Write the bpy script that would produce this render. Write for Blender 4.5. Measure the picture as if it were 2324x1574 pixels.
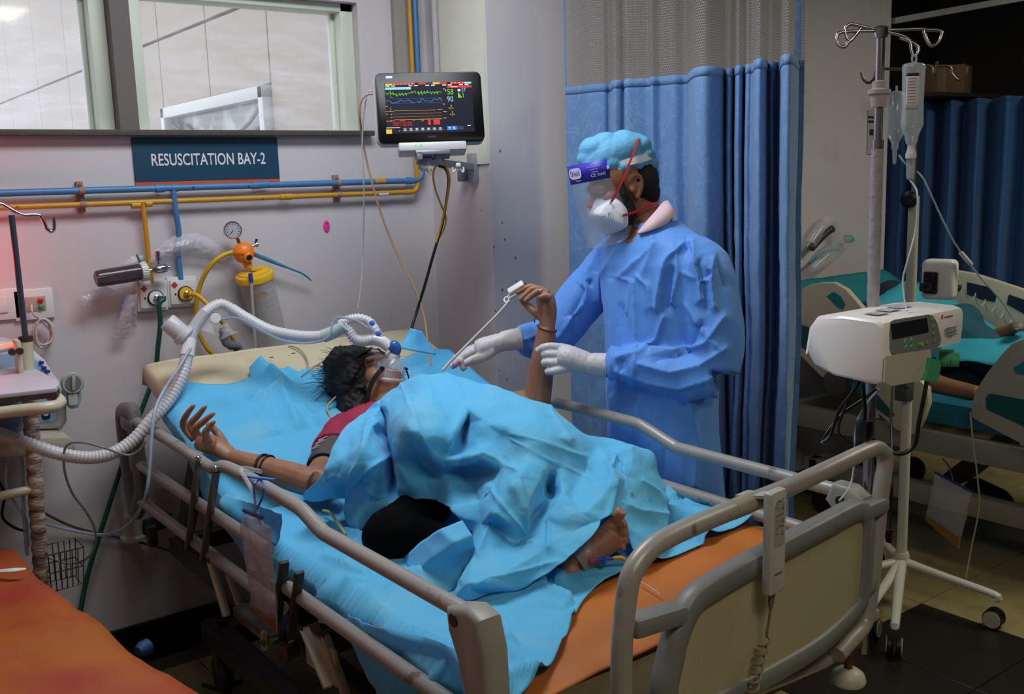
import bpy, bmesh, math, random
import numpy as np
from mathutils import Vector, Matrix, noise
random.seed(7)
for o in list(bpy.data.objects): bpy.data.objects.remove(o)
SC = bpy.context.scene
COL = SC.collection

# ------------------------------------------------------------------ camera
F_PX, YAW, PITCH, ROLL, CAM_Z = 2264.5, 0.6406, 0.16636, -0.03168, 1.6
_f = Vector((math.sin(YAW)*math.cos(PITCH), math.cos(YAW)*math.cos(PITCH), -math.sin(PITCH)))
_r = Vector((math.cos(YAW), -math.sin(YAW), 0)); _u = _r.cross(_f)
_r, _u = (math.cos(ROLL)*_r + math.sin(ROLL)*_u), (-math.sin(ROLL)*_r + math.cos(ROLL)*_u)
CAM = Vector((0, 0, CAM_Z))
cd = bpy.data.cameras.new('camera'); cam = bpy.data.objects.new('camera', cd); COL.objects.link(cam)
cam.matrix_world = Matrix(((_r.x, _u.x, -_f.x, 0), (_r.y, _u.y, -_f.y, 0), (_r.z, _u.z, -_f.z, CAM_Z), (0, 0, 0, 1)))
cd.sensor_width = 36; cd.lens = F_PX/2324*36; cd.clip_start = .05; cd.clip_end = 200
SC.camera = cam

# ------------------------------------------------------------------ world, lamps, exposure
w = bpy.data.worlds.new('sky'); SC.world = w; w.use_nodes = True
bgn = w.node_tree.nodes['Background']; bgn.inputs[0].default_value = (.80, .86, 1.0, 1); bgn.inputs[1].default_value = 2.1
SC.view_settings.view_transform = 'Standard'; SC.view_settings.look = 'None'
SC.view_settings.exposure = 0.12; SC.view_settings.gamma = 1; SC.view_settings.use_curve_mapping = False
def area(name, loc, size, power, color, rot=(0, 0, 0)):
    l = bpy.data.lights.new(name, 'AREA'); l.shape = 'RECTANGLE'; l.size, l.size_y = size; l.energy = power; l.color = color
    o = bpy.data.objects.new(name, l); COL.objects.link(o); o.location = loc; o.rotation_euler = rot; return o
try:
    SC.cycles.max_bounces = 6; SC.cycles.diffuse_bounces = 3; SC.cycles.transparent_max_bounces = 8
except AttributeError: pass
CEIL = 2.85
area('unseen_area_light', (1.30, 2.35, CEIL-.075), (1.2, .55), 28, (.90, .96, 1.0))
area('unseen_area_light', (1.0, -.3, CEIL-.075), (1.15, .55), 20, (1.0, .90, .70))  # added warm fill from behind the camera, no lamp known there
area('unseen_area_light', (4.4, .9, CEIL-.075), (1.15, .55), 30, (1.0, .93, .74))  # made-up lamp added to lift the dim ward

# ------------------------------------------------------------------ helpers
def ray(px, py): return _f + (px-1162)/F_PX*_r - (py-787)/F_PX*_u
def P(px, py, x=None, y=None, z=None, d=None):
    v = ray(px, py)
    if x is not None: t = x/v.x
    elif y is not None: t = y/v.y
    elif z is not None: t = (z-CAM_Z)/v.z
    else: t = d
    return CAM + t*v
def V(*a): return Vector(a)
def lin(c):
    c = c/255.0
    return c/12.92 if c <= .04045 else ((c+.055)/1.055)**2.4
def rgb(r, g, b): return (lin(r), lin(g), lin(b), 1)

MATS = {}
def mat(name, c=(200, 200, 200), rough=.55, metal=0., var=.06, scale=14., bump=0., bscale=40., alpha=1., trans=0., emit=0., spec=.5,
        sss=0., transl=0., c2=None, c2lo=.55, c2hi=.7, c2scale=6., sheen=0., coat=0., stretch=None):
    if name in MATS: return MATS[name]
    m = bpy.data.materials.new(name); MATS[name] = m; m.use_nodes = True
    nt = m.node_tree; N = nt.nodes; L = nt.links
    bs = N['Principled BSDF']; out = N['Material Output']
    tc = N.new('ShaderNodeTexCoord'); src = tc.outputs['Object']
    if stretch:
        mp = N.new('ShaderNodeMapping'); mp.inputs['Scale'].default_value = stretch; L.new(src, mp.inputs[0]); src = mp.outputs[0]
    base = rgb(*c)
    nz = N.new('ShaderNodeTexNoise'); nz.inputs['Scale'].default_value = scale; nz.inputs['Detail'].default_value = 1; L.new(src, nz.inputs['Vector'])
    mx = N.new('ShaderNodeMix'); mx.data_type = 'RGBA'
    mx.inputs[6].default_value = tuple(x*(1-var) for x in base[:3])+(1,); mx.inputs[7].default_value = tuple(min(1, x*(1+var)) for x in base[:3])+(1,)
    L.new(nz.outputs['Fac'], mx.inputs[0]); colour = mx.outputs[2]
    if c2:
        n2 = N.new('ShaderNodeTexNoise'); n2.inputs['Scale'].default_value = c2scale; n2.inputs['Detail'].default_value = 3; L.new(src, n2.inputs['Vector'])
        rp = N.new('ShaderNodeValToRGB'); rp.color_ramp.elements[0].position = c2lo; rp.color_ramp.elements[1].position = c2hi; L.new(n2.outputs['Fac'], rp.inputs[0])
        m2 = N.new('ShaderNodeMix'); m2.data_type = 'RGBA'; L.new(rp.outputs[0], m2.inputs[0]); L.new(colour, m2.inputs[6]); m2.inputs[7].default_value = rgb(*c2); colour = m2.outputs[2]
    L.new(colour, bs.inputs['Base Color'])
    bs.inputs['Roughness'].default_value = rough; bs.inputs['Metallic'].default_value = metal; bs.inputs['Alpha'].default_value = alpha
    bs.inputs['Transmission Weight'].default_value = trans; bs.inputs['Specular IOR Level'].default_value = spec
    bs.inputs['Sheen Weight'].default_value = sheen; bs.inputs['Coat Weight'].default_value = coat
    if sss: bs.inputs['Subsurface Weight'].default_value = sss; bs.inputs['Subsurface Radius'].default_value = (.01, .004, .002); bs.inputs['Subsurface Scale'].default_value = 1
    if emit:
        for l_ in list(bs.inputs['Base Color'].links): L.remove(l_)
        bs.inputs['Base Color'].default_value = (.004, .004, .004, 1); bs.inputs['Specular IOR Level'].default_value = .1
        L.new(colour, bs.inputs['Emission Color']); bs.inputs['Emission Strength'].default_value = emit
    if bump:
        nb = N.new('ShaderNodeTexNoise'); nb.inputs['Scale'].default_value = bscale; nb.inputs['Detail'].default_value = 2; L.new(src, nb.inputs['Vector'])
        b = N.new('ShaderNodeBump'); b.inputs['Strength'].default_value = bump; b.inputs['Distance'].default_value = .01; L.new(nb.outputs['Fac'], b.inputs['Height']); L.new(b.outputs[0], bs.inputs['Normal'])
    if transl:
        tl = N.new('ShaderNodeBsdfTranslucent'); L.new(colour, tl.inputs[0]); ms = N.new('ShaderNodeMixShader'); ms.inputs[0].default_value = transl
        L.new(bs.outputs[0], ms.inputs[1]); L.new(tl.outputs[0], ms.inputs[2]); L.new(ms.outputs[0], out.inputs[0])
    return m

def obj(name, verts, faces, material, parent=None, smooth=True, sharp=None):
    me = bpy.data.meshes.new(name); me.from_pydata([tuple(v) for v in verts], [], faces); me.validate()
    return link_mesh(name, me, material, parent, smooth, sharp)
def link_mesh(name, me, material, parent=None, smooth=True, sharp=None):
    me.update()
    if smooth:
        for p in me.polygons: p.use_smooth = True
        if sharp: me.set_sharp_from_angle(angle=math.radians(sharp))
    if material: me.materials.append(material)
    o = bpy.data.objects.new(name, me); COL.objects.link(o)
    if parent: put(o, parent)
    return o
def put(o, parent):
    o.parent = parent; o.matrix_parent_inverse = wm(parent).inverted()
def wm(o):
    m = o.matrix_basis.copy()
    if o.parent: m = wm(o.parent) @ o.matrix_parent_inverse @ m
    return m
def tag(o, label, cat, group=None):
    o['label'] = label; o['category'] = cat
    if group: o['group'] = group
    return o
def thing(name, label, cat, loc, group=None):
    o = bpy.data.objects.new(name, None); COL.objects.link(o); o.location = loc; o.empty_display_size = .05
    return tag(o, label, cat, group)
def struct(o): o['kind'] = 'structure'; return o

class MB:
    """collects shapes for ONE mesh"""
    def __init__(s): s.v = []; s.f = []
    def add(s, v, f):
        k = len(s.v); s.v += [Vector(a) for a in v]; s.f += [tuple(i+k for i in q) for q in f]; return s
    def box(s, c, size, rot=None, bevel=0.0, seg=2):
        bm = bmesh.new(); bmesh.ops.create_cube(bm, size=1)
        for v in bm.verts: v.co = Vector((v.co.x*size[0], v.co.y*size[1], v.co.z*size[2]))
        if bevel: bmesh.ops.bevel(bm, geom=bm.edges[:], offset=min(bevel, min(size)*.49), segments=seg, affect='EDGES', profile=.5)
        M = (rot if rot is not None else Matrix.Identity(3)); c = Vector(c)
        bm.verts.index_update(); s.add([M@v.co+c for v in bm.verts], [tuple(v.index for v in f.verts) for f in bm.faces]); bm.free(); return s
    def bar(s, a, b, wd, th, up=(0, 0, 1), bevel=0.0):
        a, b = Vector(a), Vector(b); R = frame(b-a, up); return s.box((a+b)/2, (wd, th, (b-a).length), R, bevel)
    def tube(s, pts, r, n=10, smooth=0, closed=False, flat=1.0, cap=True):
        pts = [Vector(p) for p in pts]; rr = list(r) if hasattr(r, '__len__') else [r]*len(pts)
        if smooth: pts, rr = resample(pts, rr, smooth, closed)
        v, f = tube_geo(pts, rr, n, closed, flat, cap); return s.add(v, f)
    def lathe(s, prof, org, axis=(0, 0, 1), n=20, up=(0, 1, 0), arc=None):
        R = frame(Vector(axis), up); org = Vector(org); v = []; f = []; m = len(prof)
        for i in range(n):
            a = 2*math.pi*i/n
            for r, h in prof: v.append(org + R@Vector((r*math.cos(a), r*math.sin(a), h)))
        for i in range(n):
            j = (i+1) % n
            for k in range(m-1): f.append((i*m+k, j*m+k, j*m+k+1, i*m+k+1))
        if prof[0][0] > 1e-6: f.append(tuple(i*m for i in range(n))[::-1])
        if prof[-1][0] > 1e-6: f.append(tuple(i*m+m-1 for i in range(n)))
        return s.add(v, f)
    def prism(s, outline, o, ax, ay, depth, bevel=0.0, seg=2):
        """outline 2d -> extruded along ax x ay by depth (centred)"""
        ax, ay = Vector(ax).normalized(), Vector(ay).normalized(); az = ax.cross(ay); o = Vector(o)
        bm = bmesh.new(); vs = [bm.verts.new(o+ax*x+ay*y-az*depth/2) for x, y in outline]
        fc = bm.faces.new(vs); ret = bmesh.ops.extrude_face_region(bm, geom=[fc])
        for e in ret['geom']:
            if isinstance(e, bmesh.types.BMVert): e.co += az*depth
        bmesh.ops.recalc_face_normals(bm, faces=bm.faces)
        if bevel:
            ed = [e for e in bm.edges if abs((e.verts[0].co-e.verts[1].co).normalized().dot(az)) < .5]
            bmesh.ops.bevel(bm, geom=ed, offset=bevel, segments=seg, affect='EDGES', profile=.5)
        bm.verts.index_update(); s.add([v.co.copy() for v in bm.verts], [tuple(v.index for v in f.verts) for f in bm.faces]); bm.free(); return s
    def blob(s, c, r, rot=None, n=12):
        bm = bmesh.new(); bmesh.ops.create_uvsphere(bm, u_segments=n, v_segments=max(6, n//2+2), radius=1); M = rot if rot is not None else Matrix.Identity(3); c = Vector(c)
        rr = r if hasattr(r, '__len__') else (r, r, r); bm.verts.index_update()
        s.add([M@Vector((v.co.x*rr[0], v.co.y*rr[1], v.co.z*rr[2]))+c for v in bm.verts], [tuple(v.index for v in f.verts) for f in bm.faces]); bm.free(); return s
    def build(s, name, material, parent=None, smooth=True, sharp=40): return obj(name, s.v, s.f, material, parent, smooth, sharp)
    def remesh(s, name, voxel, material, parent=None, it=3, fac=.5, disp=None):
        me = bpy.data.meshes.new('tmp'); me.from_pydata([tuple(v) for v in s.v], [], s.f); o = bpy.data.objects.new('tmp', me); COL.objects.link(o)
        m = o.modifiers.new('r', 'REMESH'); m.mode = 'VOXEL'; m.voxel_size = voxel
        if it: sm = o.modifiers.new('s', 'SMOOTH'); sm.iterations = it; sm.factor = fac
        dg = bpy.context.evaluated_depsgraph_get(); nm = bpy.data.meshes.new_from_object(o.evaluated_get(dg)); nm.name = name
        bpy.data.objects.remove(o); bpy.data.meshes.remove(me)
        if disp:
            nm.update(); nn = [v.normal.copy() for v in nm.vertices]
            for v, n_ in zip(nm.vertices, nn): v.co = disp(v.co, n_)
        nm.materials.clear(); return link_mesh(name, nm, material, parent, True)

def frame(d, up=(0, 0, 1)):
    d = Vector(d).normalized(); up = Vector(up)
    if abs(d.dot(up.normalized())) > .99: up = Vector((1, 0, 0)) if abs(d.x) < .9 else Vector((0, 1, 0))
    x = up.cross(d).normalized(); y = d.cross(x)
    return Matrix((x, y, d)).transposed()
def catmull(p0, p1, p2, p3, t):
    return .5*((2*p1)+(p2-p0)*t+(2*p0-5*p1+4*p2-p3)*t*t+(3*p1-p0-3*p2+p3)*t**3)
def resample(pts, rr, k, closed=False):
    n = len(pts); op, orr = [], []
    for i in range(n if closed else n-1):
        if closed: idx = [(i-1) % n, i, (i+1) % n, (i+2) % n]
        else: idx = [max(i-1, 0), i, i+1, min(i+2, n-1)]
        q = [pts[j] for j in idx]; s = [rr[j] for j in idx]
        for j in range(k):
            t = j/k; op.append(catmull(*q, t)); orr.append(max(1e-5, catmull(*s, t)))
    if not closed: op.append(pts[-1]); orr.append(rr[-1])
    return op, orr
def tube_geo(pts, rr, n, closed=False, flat=1.0, cap=True):
    m = len(pts); T = []
    for i in range(m):
        a = pts[(i-1) % m] if (closed or i > 0) else pts[0]; b = pts[(i+1) % m] if (closed or i < m-1) else pts[-1]
        T.append((b-a).normalized() if (b-a).length > 1e-9 else Vector((0, 0, 1)))
    up = Vector((0, 0, 1)) if abs(T[0].z) < .9 else Vector((1, 0, 0))
    x = up.cross(T[0]).normalized(); v = []; f = []
    for i in range(m):
        x = (x - T[i]*x.dot(T[i])).normalized(); y = T[i].cross(x)
        for k in range(n):
            a = 2*math.pi*k/n; v.append(pts[i]+rr[i]*(math.cos(a)*x+flat*math.sin(a)*y))
    for i in range(m if closed else m-1):
        j = (i+1) % m
        for k in range(n): f.append((i*n+k, i*n+(k+1) % n, j*n+(k+1) % n, j*n+k))
    if cap and not closed: f.append(tuple(range(n))[::-1]); f.append(tuple((m-1)*n+k for k in range(n)))
    return v, f
def tube(name, pts, r, material, parent=None, n=10, smooth=6, **k):
    return MB().tube(pts, r, n, smooth, **k).build(name, material, parent, sharp=60)
def hose(name, pts, r, material, parent=None, pitch=.006, depth=.14, n=14):
    """corrugated hose"""
    p, q = resample([Vector(a) for a in pts], [r]*len(pts), 40)
    out = [p[0]]; acc = 0
    for a, b in zip(p[:-1], p[1:]):
        acc += (b-a).length
        if acc >= pitch/3: out.append(b); acc = 0
    rr = [r*(1-depth*(1 if i % 3 == 0 else 0)) for i in range(len(out))]
    v, f = tube_geo(out, rr, n); return obj(name, v, f, material, parent)
def rrect(wd, ht, r, n=5):
    o = []
    for cx, cy, a0 in ((wd/2-r, ht/2-r, 0), (-wd/2+r, ht/2-r, 90), (-wd/2+r, -ht/2+r, 180), (wd/2-r, -ht/2+r, 270)):
        for i in range(n+1):
            a = math.radians(a0+90*i/n); o.append((cx+r*math.cos(a), cy+r*math.sin(a)))
    return o
def text(name, body, o, ax, ay, height, material, parent, align='CENTER', sx=1.0, off=.0008, bold=0.0, depth=.0003):
    """flat lettering: capital height = height"""
    cu = bpy.data.curves.new('t', 'FONT'); cu.body = body; cu.align_x = align; cu.align_y = 'CENTER'; cu.size = 1; cu.offset = bold; cu.resolution_u = 3
    to = bpy.data.objects.new('t', cu); COL.objects.link(to); dg = bpy.context.evaluated_depsgraph_get()
    me = bpy.data.meshes.new_from_object(to.evaluated_get(dg)); bpy.data.objects.remove(to); bpy.data.curves.remove(cu)
    ax, ay = Vector(ax).normalized(), Vector(ay).normalized(); az = ax.cross(ay); k = height/.70; o = Vector(o)
    for v in me.vertices: v.co = o + ax*(v.co.x*k*sx) + ay*(v.co.y*k) + az*off
    me.materials.clear(); return link_mesh(name, me, material, parent, False)
def dup(root, M, label=None, group=None):
    """copy a thing with parts, moved by matrix M"""
    r = root.copy(); COL.objects.link(r); r.matrix_basis = M @ root.matrix_basis
    if label: r['label'] = label
    if group: r['group'] = group
    for ch in list(root.children):
        c = ch.copy(); COL.objects.link(c); c.parent = r
        for g in list(ch.children):
            d = g.copy(); COL.objects.link(d); d.parent = c
    return r
def grid_obj(name, nu, nv, fn, material, parent=None, closed_u=False):
    v = [fn(i/(nu if closed_u else nu-1), j/(nv-1)) for i in range(nu) for j in range(nv)]; f = []
    for i in range(nu if closed_u else nu-1):
        k = (i+1) % nu
        for j in range(nv-1): f.append((i*nv+j, k*nv+j, k*nv+j+1, i*nv+j+1))
    return obj(name, v, f, material, parent)
def solid(o, t, off=0):
    m = o.modifiers.new('thickness', 'SOLIDIFY'); m.thickness = t; m.offset = off; return o
def subsurf(o, n=1):
    m = o.modifiers.new('smooth', 'SUBSURF'); m.levels = n; m.render_levels = n; return o
def ns(p, s, seed=0): return noise.noise(Vector((p[0]*s+seed*13.7, p[1]*s+seed*7.1, p[2]*s-seed*3.3)))
def sstep(a, b, x):
    t = min(1, max(0, (x-a)/(b-a))); return t*t*(3-2*t)
# ------------------------------------------------------------------ structure
YW = 3.462           # back wall
XP, YF = 2.205, 3.055  # pillar left face, front face of the nib wall
XR = 4.76            # end of nib wall
wallm = mat('wall_paint', (204, 197, 201), .62, var=.05, scale=2.5, c2=(178, 171, 170), c2lo=.62, c2hi=.86, c2scale=3.5)
ceilm = mat('ceiling_paint', (190, 188, 182), .8, var=.03)
darkw = mat('dark_wall_shade', (58, 54, 54), .8, var=.1, scale=3)  # darkness of the ward beyond put into the wall colour
blackg = mat('black_granite', (13, 12, 12), .35, var=.3, scale=60)
frame_m = mat('window_frame_paint', (206, 214, 198), .5, var=.03)
pier_m = mat('window_pier_backlit', (104, 96, 92), .7, var=.04)  # backlit shade put into the pier colour
ledge_m = mat('stone_ledge', (74, 68, 62), .7, var=.25, scale=50, bump=.2)
tile_m = mat('floor_tile_beige', (150, 138, 96), .32, var=.06, scale=8, c2=(120, 110, 76), c2lo=.5, c2hi=.8, c2scale=9)
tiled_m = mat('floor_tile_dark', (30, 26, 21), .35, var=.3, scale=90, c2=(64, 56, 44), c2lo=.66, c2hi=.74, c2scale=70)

def wall(name, x0, x1, y0, y1, z0, z1, m, kids=None):
    return struct(MB().box(((x0+x1)/2, (y0+y1)/2, (z0+z1)/2), (abs(x1-x0), abs(y1-y0), abs(z1-z0))).build(name, m, smooth=False))
XL, YB, XE, YE = -1.6, -2.2, 7.2, 5.2
# floor slab with laid tiles
fl = wall('floor', XL, XE, YB, YE, -.12, -.006, mat('floor_grout', (70, 64, 50), .8))
T = .45; tx0, ty0 = 3.282-6*T, 1.91-4*T
tm = None
for i in range(-1, 13):
    for j in range(0, 9):
        x, y = tx0+i*T, ty0+j*T
        if y+T > YW+.01 and x < XP: continue
        if x > 5.6 or y > 3.7: continue
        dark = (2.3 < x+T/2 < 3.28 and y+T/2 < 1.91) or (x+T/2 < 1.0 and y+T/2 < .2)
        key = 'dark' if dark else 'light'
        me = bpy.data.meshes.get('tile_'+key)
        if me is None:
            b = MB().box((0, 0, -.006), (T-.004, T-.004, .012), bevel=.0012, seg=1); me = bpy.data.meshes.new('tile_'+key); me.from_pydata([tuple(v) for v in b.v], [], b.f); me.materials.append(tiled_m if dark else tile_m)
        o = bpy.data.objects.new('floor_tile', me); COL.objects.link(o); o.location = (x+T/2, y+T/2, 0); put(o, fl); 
# black border strip along the wall, sits just over the tiles
ob = MB().box(((XL+XP)/2, YW-.047, .003), (XP-XL, .094, .008)).build('border_strip', blackg, smooth=False); put(ob, fl)

# back wall with a window band
SILL, HEAD = 1.800, 2.272
WL, WR = -1.3, 1.905
bw = MB()
def wbox(b, x0, x1, z0, z1, y0=YW, th=.22): b.box(((x0+x1)/2, y0+th/2, (z0+z1)/2), (x1-x0, th, z1-z0))
wbox(bw, XL, XP+.5, 0, SILL); wbox(bw, XL, XP+.5, HEAD, CEIL); wbox(bw, XL, WL, SILL, HEAD); wbox(bw, WR, XP+.5, SILL, HEAD)
struct(bw.build('wall_back', wallm, smooth=False))
struct(MB().box(((XL+XP)/2, YW-.008, .05), (XP-XL, .016, .1), bevel=.002).build('baseboard_back', blackg, smooth=False))
# the ledge under the windows
struct(MB().box(((XL+1.93)/2, YW-.012, SILL-.010), (1.93-XL, .06, .019), bevel=.002).build('trim_1', ledge_m))
pier = struct(MB().box((1.008+.018, YW+.10, (SILL+HEAD)/2), (.062, .23, HEAD-SILL)).build('trim_2', pier_m, smooth=False))
def window(n, x0, x1):
    root = bpy.data.objects.new('window_%d' % n, None); COL.objects.link(root); root.location = ((x0+x1)/2, YW+.1, SILL); struct(root)
    fw_ = .052
    b = MB(); y = YW+.09
    for xa, xb, za, zb in ((x0, x0+fw_, SILL, HEAD), (x1-fw_, x1, SILL, HEAD), (x0, x1, HEAD-fw_*.6, HEAD)):
        b.box(((xa+xb)/2, y, (za+zb)/2), (xb-xa, .10, zb-za), bevel=.003)
    for xa, xb in ((x0+fw_, x0+fw_+.014), (x1-fw_-.014, x1-fw_)): b.box(((xa+xb)/2, y+.02, (SILL+HEAD)/2), (xb-xa, .03, HEAD-SILL), bevel=.002)
    b.build('window_frame', frame_m, root, sharp=30)
    dirt = .24 if n == 1 else .12
    g = bpy.data.materials.new('dirty_window_glass_%d' % n); g.use_nodes = True; nt = g.node_tree; N = nt.nodes; L = nt.links; N.clear()
    out = N.new('ShaderNodeOutputMaterial'); tr = N.new('ShaderNodeBsdfTransparent'); df = N.new('ShaderNodeBsdfTranslucent'); gl = N.new('ShaderNodeBsdfGlossy'); gl.inputs['Roughness'].default_value = .05
    df.inputs[0].default_value = (.95, .95, .97, 1)
    tc = N.new('ShaderNodeTexCoord'); mp = N.new('ShaderNodeMapping'); mp.inputs['Scale'].default_value = (2, 2, 9); mp.inputs['Rotation'].default_value = (0, .35, 0); L.new(tc.outputs['Object'], mp.inputs[0])
    nz = N.new('ShaderNodeTexNoise'); nz.inputs['Scale'].default_value = 3; nz.inputs['Detail'].default_value = 7; nz.inputs['Roughness'].default_value = .6; L.new(mp.outputs[0], nz.inputs['Vector'])
    rp = N.new('ShaderNodeValToRGB'); rp.color_ramp.elements[0].position = .42; rp.color_ramp.elements[1].position = .75
    rp.color_ramp.elements[0].color = (dirt*.6,)*3+(1,); rp.color_ramp.elements[1].color = (min(1, dirt*1.8),)*3+(1,); L.new(nz.outputs['Fac'], rp.inputs[0])
    sp = N.new('ShaderNodeTexNoise'); sp.inputs['Scale'].default_value = 38; sp.inputs['Detail'].default_value = 2; L.new(tc.outputs['Object'], sp.inputs['Vector'])
    r2 = N.new('ShaderNodeValToRGB'); r2.color_ramp.elements[0].position = .74; r2.color_ramp.elements[1].position = .76; r2.color_ramp.elements[1].color = (.7, .7, .7, 1) if n == 1 else (.1, .1, .1, 1); L.new(sp.outputs['Fac'], r2.inputs[0])
    ad = N.new('ShaderNodeMath'); ad.operation = 'MAXIMUM'; L.new(rp.outputs[0], ad.inputs[0]); L.new(r2.outputs[0], ad.inputs[1])
    m1 = N.new('ShaderNodeMixShader'); L.new(ad.outputs[0], m1.inputs[0]); L.new(tr.outputs[0], m1.inputs[1]); L.new(df.outputs[0], m1.inputs[2])
    m2 = N.new('ShaderNodeMixShader'); m2.inputs[0].default_value = .04; L.new(m1.outputs[0], m2.inputs[1]); L.new(gl.outputs[0], m2.inputs[2]); L.new(m2.outputs[0], out.inputs[0])
    MB().box(((x0+x1)/2, YW+.11, (SILL+HEAD)/2), (x1-x0-.03, .005, HEAD-SILL)).build('pane', g, root, smooth=False)
window(1, WL, .995); window(2, 1.057, WR)

# outside: clad wall of the neighbouring wing, with joints and a white framed window, and its ground
clad = mat('cladding_panel', (158, 147, 130), .6, var=.05, scale=1.2)
joint = mat('cladding_joint', (84, 78, 74), .8)
XO = 2.5
ow = struct(MB().box((XO+.16, 9.2, 2.6), (.22, 11.0, 6.6)).build('wall_outside', joint, smooth=False))
ys = [3.72, 4.65, 5.64, 6.61, 7.56, 8.8, 10.19, 11.42, 12.8, 14.6]; zs = [-.6, .6, 1.4, 2.68, 4.0, 5.4]
wy0, wy1, wz0, wz1 = 5.66, 7.5, 1.4, 2.19
for a, b in zip(ys[:-1], ys[1:]):
    for c, d in zip(zs[:-1], zs[1:]):
        if a < wy1-.1 and b > wy0+.1 and c < wz1-.1 and d > wz0+.1: c = wz1
        MB().box((XO+.03, (a+b)/2, (c+d)/2), (.05, b-a-.016, d-c-.02), bevel=.003, seg=1).build('cladding_panel', clad, ow, smooth=False)
w3 = bpy.data.objects.new('window_3', None); COL.objects.link(w3); w3.location = (XO, 6.58, wz0); struct(w3)
b = MB()
for ya, yb, za, zb in ((wy0, wy0+.07, wz0, wz1), (wy1-.07, wy1, wz0, wz1), (wy0, wy1, wz1-.075, wz1)): b.box((XO, (ya+yb)/2, (za+zb)/2), (.09, yb-ya, zb-za), bevel=.006)
b.build('window_frame', mat('white_window_frame', (190, 194, 186), .4), w3)
fol = mat('pane_with_trees_behind', (70, 80, 70), .2, var=.3, scale=3, c2=(150, 158, 150), c2lo=.5, c2hi=.62, c2scale=4)
MB().box((XO+.035, (wy0+wy1)/2, (wz0+wz1)/2), (.006, wy1-wy0-.1, wz1-wz0-.1)).build('pane', fol, w3, smooth=False)
tube('cable', [(XO-.02, 7.3, 2.06), (XO-.02, 6.9, 1.92), (XO-.02, 6.45, 1.9), (XO-.02, 6.0, 1.97), (XO-.02, 5.75, 2.08)], .012, mat('grey_cable', (92, 92, 96), .6), w3)
struct(MB().box((0, 9.5, -.5), (14, 11, .1)).build('ground_outside', mat('pale_ground', (190, 184, 172), .8), smooth=False))

# pillar, nib wall, ward beyond, side walls, ceiling
pl = MB().box(((XP+2.62)/2, (YF+YW+.22)/2, CEIL/2), (2.62-XP, YW+.22-YF, CEIL)).build('wall_pillar', wallm, smooth=False); struct(pl)
nib = struct(MB().box(((2.61+XR)/2, YF+.101, CEIL/2), (XR-2.61, .2, CEIL)).build('wall_nib', wallm, smooth=False))
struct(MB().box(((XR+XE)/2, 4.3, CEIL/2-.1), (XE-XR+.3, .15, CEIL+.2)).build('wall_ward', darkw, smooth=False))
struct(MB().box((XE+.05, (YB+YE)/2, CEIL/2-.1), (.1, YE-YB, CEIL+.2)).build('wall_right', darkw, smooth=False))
struct(MB().box((XL-.05, (YB+YE)/2, CEIL/2), (.1, YE-YB, CEIL)).build('wall_left', wallm, smooth=False))
struct(MB().box(((XL+XE)/2, YB-.05, CEIL/2), (XE-XL, .1, CEIL)).build('wall_rear', darkw, smooth=False))
struct(MB().box(((XL+XE)/2, (YB+YW)/2, CEIL+.05), (XE-XL, YW-YB+.44, .1)).build('ceiling', ceilm, smooth=False))
struct(MB().box(((XR+XE)/2, 4.05, CEIL+.05), (XE-XR, .8, .1)).build('ceiling_ward', ceilm, smooth=False))
struct(MB().box(((2.62+XR)/2, YF-.008, .05), (XR-2.62, .016, .1), bevel=.002).build('baseboard_nib', blackg, smooth=False))
struct(MB().box(((XP+2.62)/2, YF-.008, .05), (2.62-XP, .016, .1), bevel=.002).build('baseboard_pillar', blackg, smooth=False))
# corner above the pipes: groove shadow painted as a strip, then cream board
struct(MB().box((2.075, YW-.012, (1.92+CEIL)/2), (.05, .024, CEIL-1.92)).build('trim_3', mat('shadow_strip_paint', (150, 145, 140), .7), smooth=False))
struct(MB().box((XP-.004, YF+.17, (1.66+CEIL)/2), (.008, .33, CEIL-1.66)).build('trim_4', mat('cream_board', (212, 212, 196), .6), smooth=False))
hole = mat('wall_pock', (118, 112, 106), .9)
for px, py, r_, pl_ in ((1135, 342, .008, 1), (1121, 560, .007, 0), (1146, 543, .007, 1), (1124, 705, .006, 0), (1170, 585, .008, 1), (1092, 477, .005, 0), (1140, 505, .006, 1), (1126, 640, .004, 0), (1133, 840, .005, 1), (1150, 860, .006, 1), (1172, 638, .006, 1), (1140, 657, .008, 1)):
    p = P(px, py, y=YF-.0006) if pl_ else P(px, py, x=XP-.0006)
    MB().blob(p, (r_*.6, .001, r_*.7) if pl_ else (.001, r_*.9, r_*.7), None, 10).build('pock_mark', hole, pl)
for k, (x, y) in enumerate(((1.30, 2.35), (1.0, -.3), (4.4, .9))):
    lf = struct(MB().box((x, y, CEIL-.03), (1.28, .66, .06), bevel=.006).build('unseen_light_box_%d' % (k+1), mat('light_box_white', (226, 226, 224), .5)))  # unseen bodies added around the area lights
# ------------------------------------------------------------------ things on the back wall
def PW(px, py, off=0.0): return P(px, py, y=YW-off)
AX, AZ = V(1, 0, 0), V(0, 0, 1)
teal = mat('sign_teal', (18, 64, 90), .45, var=.03); orange = mat('sign_orange', (206, 84, 40), .5)
white_print = mat('white_print', (222, 218, 226), .5, var=.01)
whitep = mat('white_plastic', (222, 220, 220), .35, var=.02)
chrome = mat('chrome', (190, 190, 195), .18, 1.0, var=.05)
bluep = mat('pipe_blue', (66, 122, 174), .42, var=.1, scale=30, c2=(30, 70, 120), c2lo=.66, c2hi=.72, c2scale=30)
yelp = mat('pipe_yellow', (198, 142, 30), .42, var=.1, scale=30, c2=(120, 84, 20), c2lo=.68, c2hi=.74, c2scale=30)
blackp = mat('black_plastic', (16, 16, 18), .35, var=.1)
clear = mat('clear_plastic', (222, 226, 232), .12, var=.02, alpha=.28, spec=.8)
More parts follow.
